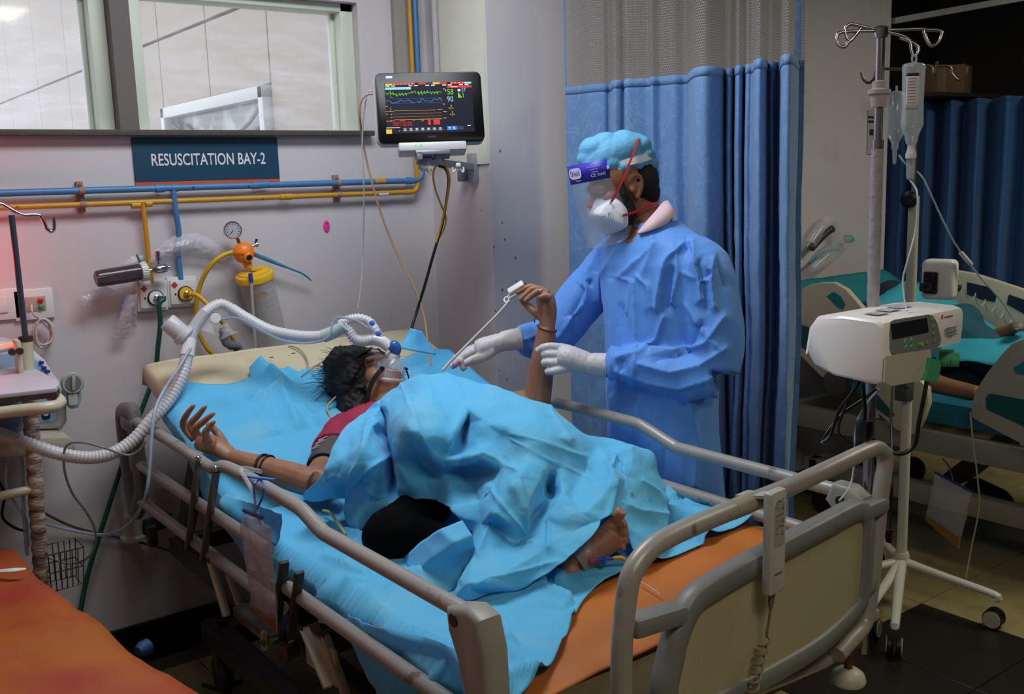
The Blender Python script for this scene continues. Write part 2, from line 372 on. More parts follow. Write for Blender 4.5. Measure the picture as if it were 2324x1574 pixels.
clear2 = mat('clear_film', (214, 212, 220), .16, var=.05, alpha=.33, spec=.8, bump=.5, bscale=70)
# sign
s0, s1 = PW(296, 420), PW(632, 313); cz = (1.6205+1.7745)/2
sg = thing('bay_sign', 'teal wall sign reading RESUSCITATION BAY-2 with orange bottom stripe', 'sign', (1.287, YW, 1.62))
MB().box((1.287, YW-.004, 1.7015), (.516, .006, .146), bevel=.001, seg=1).build('board', teal, sg)
MB().box((1.287, YW-.0045, 1.6225), (.516, .007, .012), bevel=.001, seg=1).build('stripe', orange, sg)
text('lettering', 'RESUSCITATION BAY-2', (1.290, YW-.0072, 1.700), (1, 0, 0), (0, 0, 1), .0395, white_print, sg, sx=.70, bold=.012)
# pipes
def pipe(name, label, pts, r, m, bits=()):
    t = thing(name, label, 'pipe', pts[0])
    MB().tube(pts, r, 14, 0).build('run', m, t, sharp=60)
    for q, rr, mm, nm in bits: MB().tube(q, rr, 14, 0).build(nm, mm, t, sharp=60)
    return t
def el(a, corner, b, n=5):
    a, corner, b = Vector(a), Vector(corner), Vector(b)
    return [(1-t)**2*a+2*t*(1-t)*corner+t*t*b for t in [i/n for i in range(n+1)]]
zb, zy = 1.607, 1.563; xb, xy = 2.14, 2.115; o = .033; r1, r2 = .0115, .009
yp_ = YW-o
brassy = mat('pipe_paint_mix', (92, 96, 92), .6, var=.3, scale=60)
t = pipe('gas_pipe', 'blue painted gas pipe along the wall under the sign, turning up at the corner', [V(XL, yp_, zb)]+el((xb-.04, yp_, zb), (xb, yp_, zb), (xb, yp_, zb+.04))+[V(xb, yp_, CEIL)], r1, bluep,
     [([V(xb-.075, yp_, zb), V(xb-.05, yp_, zb)], .0145, bluep, 'coupling'), ([P(850, 412, y=yp_), P(873, 411, y=yp_)], r1*1.03, yelp, 'paint_band'), ([V(xb, yp_, zb+.045), V(xb, yp_, zb+.07)], .0145, bluep, 'coupling'),
      ([PW(352, 428, o), PW(372, 427, o)], .014, bluep, 'coupling'), ([PW(388, 427, o), PW(402, 426, o)], .014, bluep, 'coupling'), ([PW(572, 421, o), PW(610, 418, o)], .0135, bluep, 'coupling')])
px_ = PW(392, 427, o).x
MB().tube([V(px_, yp_-.002, zb), V(px_+.002, yp_-.004, 1.53), V(px_+.01, yp_+.006, 1.46), V(px_+.003, yp_+.01, 1.40), V(px_+.003, yp_+.008, 1.29)], .0095, 12, 4).build('drop_pipe', bluep, t)
t = pipe('gas_pipe', 'yellow painted gas pipe running below the blue pipe, turning up at the corner', [V(XL, yp_, zy)]+el((xy-.035, yp_, zy), (xy, yp_, zy), (xy, yp_, zy+.035))+[V(xy, yp_, CEIL)], r2, yelp,
     [([V(xy-.06, yp_, zy), V(xy-.035, yp_, zy)], .0115, yelp, 'coupling'), ([PW(858, 440, o), PW(880, 439, o)], r2*1.06, whitep, 'paint_band'), ([PW(298, 466, o), PW(318, 465, o)], .0115, yelp, 'coupling'), ([PW(330, 463, o), PW(344, 462, o)], .0115, yelp, 'coupling'), ([PW(635, 447, o), PW(662, 446, o)], .0115, yelp, 'coupling')])
px_ = PW(324, 464, o).x
MB().tube([V(px_, yp_, zy), V(px_+.004, yp_+.004, 1.46), V(px_+.006, yp_+.008, 1.36), V(px_+.01, yp_+.012, 1.29)], .0085, 12, 4).build('drop_pipe', yelp, t)
t = pipe('conduit_pipe', 'pale grey conduit pipe rising beside the blue and yellow pipes', [V(XP-.02, YW-.10, 1.9), V(XP-.02, YW-.10, CEIL)], .013, mat('grey_conduit', (176, 172, 178), .5))
MB().tube([V(XP-.02, YW-.10, 2.3), V(XP-.02, YW-.10, 2.33)], .0155, 12).build('coupling', mat('grey_conduit'), t)
rust = mat('rusty_clamp', (150, 118, 104), .7, var=.35, scale=80)
for px, lab in ((184, 'rusty pipe clamp on the wall left of the sign'), (768, 'rusty pipe clamp on the wall between sign and monitor')):
    x = PW(px, 430, .03).x
    c = thing('pipe_clamp', lab, 'clamp', (x, YW, zb), 'pipe clamps')
    MB().box((x, YW-.010, 1.587), (.022, .02, .10), bevel=.003).build('backing_strip', rust, c)
    for zc, rr in ((zb, .0135), (zy, .011)):
        MB().tube([V(x-.009, yp_, zc), V(x+.009, yp_, zc)], rr, 14).build('saddle', rust, c)
        MB().lathe([(0, -.003), (.006, -.003), (.006, .002), (.004, .004), (0, .004)], (x, yp_+.012, zc+rr+.006), (0, -1, 0), 6).build('bolt', rust, c)
# gas outlets
def rotY(a): return Matrix.Rotation(a, 3, 'Y')
outw = mat('outlet_white', (214, 212, 210), .35, var=.03); redm = mat('red_sticker', (200, 34, 26), .5); ring = mat('black_ring', (22, 22, 26), .35)
yelpl = mat('yellow_plastic', (222, 176, 34), .35, var=.05)
def outlet(px, py, lab, disc, hosem):
    c = PW(px, py, .03); R = rotY(.035); ax, az = R@AX, R@AZ
    t = thing('gas_outlet', lab, 'outlet', (c.x, YW, c.z), 'wall gas outlets')
    MB().box((c.x, YW-.014, c.z), (.104, .028, .104), R, bevel=.005).build('backing_plate', outw, t)
    MB().box((c.x, YW-.031, c.z), (.088, .010, .084), R, bevel=.004).build('cover', outw, t)
    cc = c-az*.006+ax*.006; n = V(0, -1, 0)
    MB().lathe([(0, 0), (.027, 0), (.027, .008), (.023, .010), (0, .010)], (cc.x, YW-.034, cc.z), n, 24).build('socket_ring', ring, t)
    MB().lathe([(0, 0), (.0235, 0), (.0235, .004), (.012, .006), (0, .006)], (cc.x, YW-.042, cc.z), n, 24).build('disc', disc, t)
    MB().lathe([(0, 0), (.011, 0), (.011, .012), (.008, .014), (.008, .03), (0, .03)], (cc.x, YW-.046, cc.z), n, 16).build('connector', chrome, t)
    MB().box(c-ax*.030+az*.026+V(0, -.0075, 0), (.016, .001, .016), R@rotY(math.pi/4)).build('sticker', redm, t)
    for sx in (-1, 1): MB().lathe([(0, 0), (.0035, 0), (.003, .002), (0, .002)], c+ax*(.006+sx*.034)+az*-.006+V(0, -.006, 0), n, 8).build('screw', ring, t)
    return V(cc.x, YW-.075, cc.z)
h1 = outlet(347, 671, 'white gas outlet with a green hose plugged in', whitep, None)
h2 = outlet(415, 662, 'white gas outlet with yellow disc and yellow hose', yelpl, None)
grn = mat('green_hose', (14, 78, 66), .35); yho = mat('yellow_hose', (204, 160, 26), .4, var=.1)
tag(tube('gas_hose', [h1, h1+V(.012, -.012, -.002), PW(361, 690, .09), PW(364, 730, .08), PW(358, 790, .06), PW(350, 850, .05), PW(310, 960, .05), PW(275, 1060, .06), PW(240, 1170, .06), PW(200, 1300, .05), PW(180, 1400, .06)], .0085, grn), 'dark green rubber hose dropping from the left gas outlet behind the bed', 'hose')
tag(tube('gas_hose', [h2, h2+V(.015, -.012, 0), PW(455, 675, .1), PW(478, 698, .12), PW(500, 725, .1), PW(525, 762, .08), PW(545, 800, .06), PW(552, 850, .05)], .008, yho), 'yellow rubber hose from the yellow gas outlet down behind the bed', 'hose')
tag(tube('gas_hose', [PW(527, 572, .1), PW(505, 580, .1), PW(478, 602, .09), PW(455, 645, .06), PW(445, 700, .04), PW(452, 755, .04), PW(470, 790, .05), PW(492, 812, .05), PW(515, 850, .05)], .008, yho), 'yellow rubber hose looping from the orange suction regulator', 'hose')
# humidifier bottle with flowmeter
a, b = PW(217, 633, .075), PW(318, 617, .075); ax = (b-a).normalized()
hb = thing('humidifier_bottle', 'dark smoky humidifier bottle lying sideways on a chrome flowmeter valve', 'bottle', b)
smoky = mat('smoky_plastic', (66, 54, 62), .2, var=.2, scale=20, alpha=.86)
L_ = (b-a).length
MB().lathe([(0, 0), (.021, 0), (.027, .006), (.028, .02), (.0285, L_-.01), (.027, L_)], a, ax, 24).build('bottle', smoky, hb)
cp = MB().lathe([(.028, 0), (.0305, .001), (.0305, .022), (.018, .026), (0, .026)], b, ax, 24)
for k in range(24):
    an = 2*math.pi*k/24; Rf = frame(ax, (0, 1, 0)); cp.box(b+ax*.011+Rf@V(.0305*math.cos(an), .0305*math.sin(an), 0), (.004, .004, .02), Rf@Matrix.Rotation(an, 3, 'Z'))
cp.build('cap', whitep, hb, sharp=30)
v0 = b+ax*.026
MB().lathe([(.006, 0), (.006, .012), (.009, .018), (.015, .03), (.016, .05), (.013, .062), (.006, .066), (.006, .074), (0, .074)], v0, ax, 16).build('valve_body', chrome, hb)
MB().lathe([(.005, 0), (.005, .014), (.009, .016), (.009, .030), (.007, .032), (.009, .034), (.009, .046), (.007, .048), (0, .048)], v0+ax*.036+V(0, 0, .012), (0, 0, 1), 12).build('knob', chrome, hb)
MB().lathe([(0, 0), (.005, 0), (.004, .02), (.0035, .03), (0, .03)], b+ax*.004+V(0, 0, .03), V(-.35, 0, 1), 10).build('nozzle', mat('teal_plastic', (24, 140, 130), .35), hb)
# plastic packets tucked on the wall
def packet(name, lab, quad, m, sag=.012, kids=True):
    p = [PW(x, y, o_) for x, y, o_ in quad]; t = thing(name, lab, 'plastic packet', p[0])
    def fn(u, v):
        q = (p[0]*(1-u)+p[1]*u)*(1-v)+(p[3]*(1-u)+p[2]*u)*v
        return q+V(0, -sag*math.sin(math.pi*u)*math.sin(math.pi*v)+.004*ns(q, 60), .002*ns(q, 50, 2))
    solid(grid_obj('film', 12, 18, fn, m, t), .0016)
    return t, p
t, p = packet('suction_packet', 'clear plastic packet printed with blue lettering hanging left of the gas outlets', [(286, 668, .06), (312, 668, .06), (288, 770, .03), (254, 772, .03)], clear2)
text('lettering', 'SUCTION CATHETER', PW(279, 695, .085), (PW(291, 660, .08)-PW(265, 722, .08)), V(-.9, 0, .35), .010, mat('blue_print', (60, 84, 170), .5), t, sx=.62)
packet('plastic_sleeve', 'empty clear sleeve sticking out under the dark humidifier bottle', [(176, 676, .05), (190, 700, .05), (262, 660, .04), (240, 648, .04)], clear2)
packet('plastic_sleeve', 'crumpled clear sleeve hanging beside the left gas outlet', [(296, 665, .05), (312, 660, .05), (310, 745, .02), (300, 742, .02)], clear2)
packet('plastic_sleeve', 'bluish clear packet tucked behind the cap of the humidifier bottle', [(272, 612, .03), (292, 582, .03), (328, 578, .03), (318, 604, .03)], clear2)
# big bunch of clear tubing bag between pipes and regulator
def bag(u, v):
    x0 = 338+u*190; yc = 590-30*math.sin(math.pi*min(1, u*1.15))-14*u+24*(1-u)*.2; hh = 6+24*math.sin(math.pi*(.12+.80*u))**.8
    q = PW(x0, yc+(v-.5)*2*hh, .018+.035*math.sin(math.pi*v)*math.sin(math.pi*min(1, .15+u*.8)))
    return q+V(0, .004*ns(q, 70), .006*ns((q.x*.4, q.y, q.z*3), 40))
cb = tag(solid(grid_obj('tubing_bag', 40, 16, bag, clear2), .0012), 'long crinkled clear plastic bag of tubing pinned along the wall above the outlets', 'plastic bag')
# suction regulator with gauge, jar, and catheter
reg = thing('suction_regulator', 'orange suction regulator with round pressure gauge on top', 'regulator', PW(553, 600, .05))
oc = PW(553, 573, .085); orp = mat('orange_plastic', (236, 128, 24), .4, var=.06)
MB().blob(oc, (.037, .036, .038), n=24).build('body', orp, reg)
MB().tube([oc+V(-.041, .0, .004), oc+V(.041, .0, -.004)], .0375, 24).build('rim', orp, reg) if False else None
MB().lathe([(.036, -.006), (.0395, -.004), (.0395, .004), (.036, .006)], oc, V(.1, 0, 1), 28).build('flange', orp, reg)
MB().lathe([(.017, -.004), (.018, .008), (.014, .012), (.011, .012), (.011, .006), (0, .006)], oc+V(.002, -.030, -.013), V(.05, -1, -.35), 18).build('port', orp, reg)
MB().lathe([(0, 0), (.010, 0), (.010, .003), (0, .003)], oc+V(.002, -.038, -.016), V(.05, -1, -.35), 14).build('knob', blackp, reg)
MB().tube([oc+V(.004, -.01, -.03), oc+V(.010, -.012, -.05)], .016, 14).build('neck', orp, reg)
gc = PW(529, 522, .085); gn = V(-.16, -1, .05)
MB().tube([oc+V(-.012, 0, .03), gc+V(.012, .004, -.022)], .006, 10).build('gauge_stem', mat('brass', (120, 84, 60), .4, .8), reg)
g = MB().lathe([(0, -.022), (.026, -.022), (.031, -.016), (.031, 0), (.0285, .002), (.0275, -.002), (0, -.002)], gc, gn, 28).build('gauge', chrome, reg)
MB().lathe([(0, 0), (.027, 0), (.027, .0008), (0, .0008)], gc+gn.normalized()*-.0016, gn, 24).build('dial', mat('gauge_dial', (176, 172, 180), .4, var=.04), g)
Rg = frame(gn, (0, 0, 1)); dk = MB()
for k in range(11):
    an = math.radians(-40+26*k); dk.box(gc+Rg@V(.021*math.cos(an), .021*math.sin(an), .0002), (.005, .0012, .0008), Rg@Matrix.Rotation(an, 3, 'Z'))
dk.bar(gc+Rg@V(0, 0, .0008), gc+Rg@V(-.010, -.013, .0008), .0016, .001, gn); dk.build('dial_marks', blackp, g)
MB().lathe([(.006, 0), (.006, .012), (.009, .014), (.009, .022), (0, .022)], oc+V(.028, -.01, .02), V(1, -.1, .35), 12).build('side_valve', chrome, reg)
MB().tube([oc+V(.042, -.012, .03), oc+V(.046, -.014, .046)], .005, 8).build('lever', chrome, reg)
jr = thing('suction_jar', 'clear suction jar with yellow lid and measuring lines hung on the wall', 'jar', PW(620, 785, .07))
jt, jb = PW(577, 622, .085), PW(622, 778, .075); ja = (jb-jt).normalized(); JL = (jb-jt).length
lidn = V(-.22, -.16, 1).normalized()
MB().lathe([(0, .006), (.052, .006), (.066, 0), (.068, -.004), (.068, -.022), (.064, -.024)], jt+lidn*.004, lidn, 32).build('lid', yelpl, jr, sharp=35)
MB().lathe([(0, .016), (.040, .015), (.056, .010), (.058, .004), (0, .004)], jt+lidn*.002, lidn, 32).build('lid_dome', yelpl, jr, sharp=35)
MB().box(jt+lidn*.020+V(.002, -.02, 0), (.04, .02, .014), bevel=.004).build('lid_clip', yelpl, jr)
jarm = mat('jar_plastic', (186, 184, 178), .15, var=.04, alpha=.36, spec=.7)
MB().lathe([(.062, 0), (.061, .02), (.055, JL*.6), (.049, JL-.012), (.042, JL), (0, JL)], jt+ja*.01, ja, 32).build('jar', jarm, jr)
mk = MB()
for k in range(9):
    h_ = .05+k*(JL-.08)/8.5; rr = .0617-(h_)*.075; Rj = frame(ja, (0, 1, 0))
    for part in ((-.35, .3), (.55, .75)):
        pts = [jt+ja*h_+Rj@V(rr*math.cos(an), rr*math.sin(an), 0) for an in [math.radians(-100)+part[0]*1.0+(part[1]-part[0])*q/5 for q in range(6)]]
        mk.tube(pts, .0007, 5)
mk.build('measuring_lines', mat('grey_print', (70, 70, 74), .6), jr)
MB().lathe([(0, 0), (.026, 0), (.026, .012), (0, .012)], jt+ja*.075, ja, 20).build('float', mat('jar_float', (214, 156, 60), .4), jr)
MB().tube([PW(568, 620, .14), PW(570, 640, .145)], .0075, 12).build('connector', mat('navy_plastic', (34, 46, 150), .35), jr)
MB().tube([PW(570, 640, .145), PW(574, 700, .13), PW(578, 760, .11), PW(581, 800, .1)], .0055, 10, 5).build('drain_tube', mat('frosted_tube', (206, 200, 206), .3, alpha=.6), jr)
ct = mat('blue_catheter', (66, 142, 186), .25, alpha=.85)
tag(tube('suction_catheter', [PW(577, 577, .07), PW(600, 586, .06), PW(630, 598, .05), PW(660, 610, .05), PW(683, 619, .045), PW(697, 628, .04), PW(706, 636, .04)], [.0075, .0085, .0065, .004, .0038, .0036, .003], ct), 'thin bent blue suction catheter sticking out right of the orange regulator', 'catheter')
# pink oval, wall sockets with call cord
pk = MB().prism([(.0135*math.cos(q*.349), .0225*math.sin(q*.349)) for q in range(18)], PW(741, 513, .002), (1, 0, .05), (0, 0, 1), .006, .002)
o_ = thing('pink_oval_tag', 'small bright pink oval tag stuck on the white wall', 'tag', PW(741, 513)); pk.build('disc', mat('pink_plastic', (244, 56, 160), .5), o_)
MB().blob(PW(742, 506, .006), (.004, .002, .004), n=8).build('glue_spot', mat('brown_glue', (130, 80, 50), .6), o_)
def switchplate(px, py, lab, kids):
    c = PW(px, py, .008); t = thing('wall_plate', lab, 'wall socket', (c.x, YW, c.z), 'white wall plates')
    MB().box((c.x, YW-.006, c.z), (.118, .012, .098), bevel=.004).build('plate', whitep, t)
    if kids:
        MB().box((c.x+.004, YW-.0135, c.z+.002), (.060, .005, .046), bevel=.002).build('insert', mat('beige_insert', (176, 158, 146), .5), t)
        for m_, dz in (('red_button', .011), ('green_button', -.010)):
            MB().lathe([(0, 0), (.0085, 0), (.0085, .004), (.006, .006), (0, .006)], (c.x+.018, YW-.016, c.z+dz), (0, -1, 0), 16).build('button', mat(m_, (190, 30, 26) if 'red' in m_ else (40, 150, 80), .4), t)
    else: MB().box((c.x-.02, YW-.0135, c.z), (.066, .006, .05), bevel=.002).build('switch', whitep, t)
    return c
c = switchplate(77, 690, 'white wall plate with red and green call buttons', True)
switchplate(6, 691, 'white switch plate cut by the left edge of the picture', False)
cord = []
for k in range(40):
    an = k*.52; cord.append(PW(98+(20+4*math.sin(k*.37))*math.cos(an), 755+(31+4*math.cos(k*.23))*math.sin(an), .02+.0008*k))
tag(tube('call_cord', [PW(72, 692, .03), PW(72, 702, .05), PW(78, 716, .05), PW(88, 722, .04)]+cord, .0032, mat('grey_cord', (196, 188, 186), .5), smooth=3), 'grey call button cord wound in a hanging coil on the wall', 'cord')

# ------------------------------------------------------------------ patient monitor
mc = P(976, 243, d=3.31); ax = (P(1100, 239, d=3.335)-P(853, 245, d=3.285)).normalized()
up_ = (P(977, 160, d=3.325)-P(971, 325, d=3.295)); ay = (up_-ax*up_.dot(ax)).normalized(); an_ = ax.cross(ay)
MW, MH = .352, .240
mo = thing('patient_monitor', 'black framed patient monitor with coloured vital sign traces on a wall bracket', 'monitor', mc-ay*.125)
MR = Matrix((ax, ay, an_)).transposed()
MB().prism(rrect(MW+.005, MH+.004, .022), mc-an_*.028-ax*.003, ax, ay, .038, .010, 3).build('rear_shell', mat('silver_plastic', (176, 178, 182), .35, .3), mo)
bz = MB().prism(rrect(MW, MH, .020), mc-an_*.004, ax, ay, .012, .003).build('bezel', mat('bezel_gloss', (5, 5, 7), .3, var=.02, spec=.25), mo)
def S(u, v, lift=.0025): return mc+ax*(u*MW)+ay*(v*MH)+an_*lift   # u,v in -.5...5
def em(name, c, e): return mat(name, c, .5, emit=e, var=0)
scr = MB()
# screen rect from photo fractions: x .10...91 , y .14...87 of monitor
def Q(fx, fy, lift=.0032): return S((fx-.5), (.5-fy), lift)
def quad(b, x0, y0, x1, y1, lift): b.add([Q(x0, y1, lift), Q(x1, y1, lift), Q(x1, y0, lift), Q(x0, y0, lift)], [(0, 1, 2, 3)])
SX0, SX1, SY0, SY1 = .085, .905, .150, .868
def G(cx_, cy_): return (SX0+(SX1-SX0)*(cx_-418)/(1312-418), SY0+(SY1-SY0)*(cy_-345)/(910-345))
b = MB(); quad(b, SX0, SY0, SX1, SY1, .0030); sc_ = b.build('screen', em('screen_navy', (19, 21, 42), 1.0), mo, False)
def rects(name, m, lst, lift=.0034, joined=False):
    b = MB()
    for x0, y0, x1, y1 in lst:
        p, q = G(x0, y0), G(x1, y1); quad(b, p[0], p[1], q[0], q[1], lift)
        if not joined: b.build(name, m, sc_, False); b = MB()
    if joined: b.build(name, m, sc_, False)['kind'] = 'stuff'
E_ = 1.0
red_e, yel_e, cyn_e, wht_e, grn_e, org_e, blu_e, gry_e = [em('screen_'+n, c, E_) for n, c in (('red', (226, 52, 40)), ('yellow', (240, 196, 52)), ('cyan', (150, 226, 224)), ('white', (240, 244, 244)), ('green', (126, 214, 52)), ('amber', (220, 158, 50)), ('blue', (40, 110, 214)), ('grey', (62, 64, 72)))]
rects('status_red', red_e, [(500, 347, 728, 368), (764, 347, 840, 368), (986, 347, 1060, 368), (1096, 347, 1240, 368), (1060, 388, 1312, 412)])
rects('status_yellow', yel_e, [(424, 350, 498, 370), (912, 347, 984, 368), (408, 862, 466, 910)])
rects('status_cyan', cyn_e, [(1240, 347, 1312, 368), (424, 392, 686, 420)])
rects('status_grey', gry_e, [(842, 347, 910, 366)]+[(575+k*60, 848, 628+k*60, 896) for k in range(7)]+[(1140, 845, 1200, 885)])
rects('menu_blue', blu_e, [(1028, 842, 1136, 888), (430, 520, 1000, 522), (470, 572, 1000, 575)])
rects('menu_white', wht_e, [(430+k*58, 374, 470+k*58, 384) for k in (0, 1, 4, 5, 7, 8, 10, 11, 13, 14)]+[(1166, 428, 1192, 454), (1242, 836, 1276, 846), (410, 842, 550, 848)]+[(590+k*60, 856, 610+k*60, 866) for k in range(7)]+[(586+k*60, 874, 616+k*60, 879) for k in range(7)]+[(1046, 852, 1066, 864), (1094, 852, 1114, 864), (1042, 872, 1070, 877), (1090, 872, 1118, 877), (540, 878, 548, 886)]+[(508+k*38, 354, 524+k*38, 360) for k in range(6)]+[(1100+k*38, 354, 1116+k*38, 360) for k in range(4)]+[(1094, 398, 1166, 404)], .0037, True)
b = MB(); random.seed(3)
def trace(b, pts, th):
    q = [Q(*G(x, y), .0036) for x, y in pts]; w_ = ay*th
    for p0, p1 in zip(q[:-1], q[1:]):
        d_ = (p1-p0); n_ = an_.cross(d_).normalized()*th; b.add([p0-n_, p1-n_, p1+n_, p0+n_], [(0, 1, 2, 3)])
def ecg(x0, x1, y0, y1):
    pts = []; x = x0
    while x < x1:
        y = y0+(y1-y0)*(x-x0)/(x1-x0)
        pts += [(x, y+random.uniform(-8, 8)), (x+8, y+random.uniform(-10, 6)), (x+14, y-24*random.random()), (x+19, y+26*random.random()), (x+26, y+random.uniform(-6, 8))]; x += 32
    return pts
trace(b, ecg(424, 520, 462, 466)+ecg(520, 725, 482, 448), .0007); trace(b, ecg(745, 1000, 462, 456), .0007); trace(b, [(474, 424), (474, 505), (496, 505)], .0005); b.build('ecg_trace', grn_e, sc_, False)
b = MB(); trace(b, [(422, 556), (440, 540), (462, 545), (490, 572), (520, 560), (545, 560), (574, 535), (600, 550), (630, 552), (655, 536), (690, 568), (720, 570)], .0007)
trace(b, [(740, 548), (765, 572), (790, 527), (805, 530), (820, 556), (860, 552), (890, 562), (915, 530), (950, 545), (978, 520), (990, 552), (1000, 552)], .0007); b.build('pleth_trace', em('screen_pleth', (70, 160, 206), E_), sc_, False)
rects('pressure_lines', org_e, [(415, 660, 496, 664), (466, 612, 470, 662), (498, 654, 926, 658), (944, 652, 994, 656), (470, 690, 985, 692), (470, 724, 985, 726), (415, 766, 500, 770), (500, 754, 985, 760), (416, 600, 440, 608), (416, 686, 434, 694), (1004, 674, 1034, 682), (1000, 746, 1034, 754), (1006, 588, 1024, 598), (462, 694, 474, 702), (462, 728, 474, 734), (462, 760, 474, 768)])
rects('alarm_red', red_e, [(894, 766, 962, 820), (840, 766, 866, 820), (550, 766, 606, 774), (770, 766, 796, 780), (418, 768, 470, 776), (684, 768, 706, 774)])
rects('pulse_bars', grn_e, [(1166, 470, 1176, 526), (1177, 478, 1186, 526), (1187, 496, 1193, 526), (1194, 508, 1202, 526), (1216, 470, 1222, 524), (1016, 418, 1032, 428), (1036, 430, 1048, 450)])
def mtext(s, cx_, cy_, hpx, m, sx=.8, bold=.0): text('readout', s, Q(*G(cx_, cy_), .0036), ax, ay, hpx/565*(SY1-SY0)*MH, m, sc_, sx=sx, off=0, bold=bold)
mtext('58', 1088, 460, 62, grn_e); mtext('57', 1226, 440, 42, em('screen_pale_blue', (150, 206, 236), E_)); mtext('90', 1082, 542, 62, em('screen_pale_blue', (150, 206, 236), E_))
mtext('-?-', 1085, 634, 52, yel_e); mtext('-?-', 1095, 706, 52, yel_e); mtext('155/112(127)', 578, 806, 44, red_e, .62)
b = MB(); x0, y0 = (419-305)/(1410-305), (277-240)/(1005-240); quad(b, x0, y0, x0+.06, y0+.03, .0026); b.build('alarm_lamp', em('monitor_lamp', (190, 240, 246), 1.6), bz, False)
text('brand_lettering', 'PHILIPS', S(0, -.425, .0024), ax, ay, .0055, mat('dim_print', (84, 86, 96), .5), bz)
# module under the screen
md = MB().box(mc-ay*.134-an_*.03, (.225, .030, .075), MR, .006).build('module', mat('module_grey', (190, 190, 194), .4), mo)
for k, u in enumerate((-.055, -.042, -.035)): MB().blob(mc-ay*.131+an_*.008+ax*u, .0028, n=8).build('indicator', em('led_green', (60, 220, 110), 1.5), md)
MB().box(mc-ay*.156-an_*.02+ax*.0, (.115, .016, .06), MR, .003).build('mount_plate', mat('mount_grey', (112, 114, 126), .4, .4), mo)
MB().box(mc-ay*.166-an_*.02-ax*.045, (.02, .03, .06), MR, .003).build('latch', mat('mount_grey'), mo)
MB().box(mc-ay*.168-an_*.0+ax*.0, (.010, .022, .014), MR, .003).build('screw', blackp, mo)
arm0 = mc-ay*.176-an_*.025; wallp = P(1068, 378, x=XP-.02)
MB().bar(arm0-ax*.03, wallp, .035, .022).build('arm', mat('arm_grey', (150, 152, 160), .45, .3), mo)
MB().box(wallp+V(.01, 0, -.005), (.02, .05, .11), bevel=.003).build('wall_bracket', mat('arm_grey'), mo)
MB().box(P(1052, 398, x=XP-.025), (.04, .03, .045), bevel=.004).build('knuckle', mat('mount_grey'), mo)
for k, (px, py) in enumerate(((966, 388), (1040, 383))):
    hk = MB(); c0 = P(px, py, d=3.33)
    hk.box(c0+V(0, 0, .01), (.016, .014, .03), MR, .003)
    for s_ in (-1, 1): hk.tube([c0+ax*.006*s_-ay*.0, c0+ax*.016*s_-ay*.012, c0+ax*.018*s_-ay*.002, c0+ax*.017*s_+ay*.006], .0032, 8, 4)
    hk.build('cable_hook', mat('cream_plastic', (206, 202, 188), .4), mo)
tan = mat('tan_cable', (186, 146, 112), .5); wcb = mat('white_cable', (200, 196, 194), .5)
tag(tube('lead_cable', [P(846, 213, d=3.36), P(830, 216, d=3.36), P(818, 235, d=3.37), P(817, 270, d=3.4), P(827, 340, d=3.5), P(846, 420, d=3.5), P(870, 500, d=3.5), P(905, 585, d=3.5), P(942, 655, d=3.5), P(962, 715, d=3.5), P(970, 770, d=3.48), P(978, 830, d=3.45)], .0036, tan), 'long tan cable hanging from the left side of the monitor to the bed', 'cable')
tag(tube('lead_cable', [P(846, 206, d=3.36), P(834, 212, d=3.37), P(826, 260, d=3.4), P(822, 330, d=3.45), P(826, 430, d=3.5), P(824, 560, d=3.6), P(820, 640, d=3.6), P(812, 700, d=3.6)], .0026, wcb), 'thin white cable hanging straight down left of the monitor', 'cable')
tag(tube('electric_cable', [P(995, 376, d=3.36), P(1010, 382, d=3.37), P(1018, 405, d=3.4), P(1014, 450, d=3.45), P(1003, 510, d=3.5), P(985, 572, d=3.5), P(966, 640, d=3.5), P(948, 700, d=3.5), P(935, 742, d=3.48), P(930, 775, d=3.47)], .0052, blackp), 'black power cable hanging below the monitor bracket', 'cable')
tag(tube('data_cable', [P(1000, 352, d=3.36), P(1012, 375, d=3.36), P(1020, 405, d=3.39), P(1016, 445, d=3.44), P(1004, 500, d=3.49), P(990, 550, d=3.5)], .0038, yho), 'yellow cable hanging down alongside the black monitor power cable', 'cable')
tag(tube('data_cable', [P(990, 375, d=3.37), P(983, 395, d=3.38), P(988, 430, d=3.42), P(1001, 465, d=3.47), P(1012, 495, d=3.52), P(1005, 525, d=3.53), P(992, 546, d=3.53)], .0034, yho), 'yellow cable looping behind the black monitor power cable', 'cable')
# ------------------------------------------------------------------ bed one: frame, rails, boards, mattress
alu = mat('bed_grey_paint', (160, 156, 152), .38, .15, var=.06, scale=20, c2=(112, 104, 98), c2lo=.66, c2hi=.74, c2scale=18)
bgrey = mat('bed_grey_plastic', (120, 120, 118), .45, var=.05, scale=20, c2=(84, 78, 70), c2lo=.68, c2hi=.8, c2scale=12)
dgrey = mat('bed_dark_plastic', (74, 72, 72), .5, var=.08)
steel = mat('worn_steel', (120, 116, 112), .35, .8, var=.2, scale=40)
frm = mat('bed_frame_dark', (52, 49, 47), .5, .2, var=.12)
creamp = mat('cream_panel', (176, 166, 134), .5, var=.04, scale=5, bump=.03)
creamw = mat('chipped_cream_paint', (196, 188, 170), .5, var=.08, scale=30, c2=(110, 84, 62), c2lo=.64, c2hi=.72, c2scale=22)
vinyl = mat('cream_vinyl', (206, 196, 166), .5, var=.06, scale=6, bump=.06, bscale=25, c2=(178, 164, 132), c2lo=.55, c2hi=.8, c2scale=5)
bed = thing('hospital_bed', 'grey hospital bed the patient lies on, with raised tube side rails', 'bed', (1.45, 2.25, 0))
RX, RF = .88, 1.935
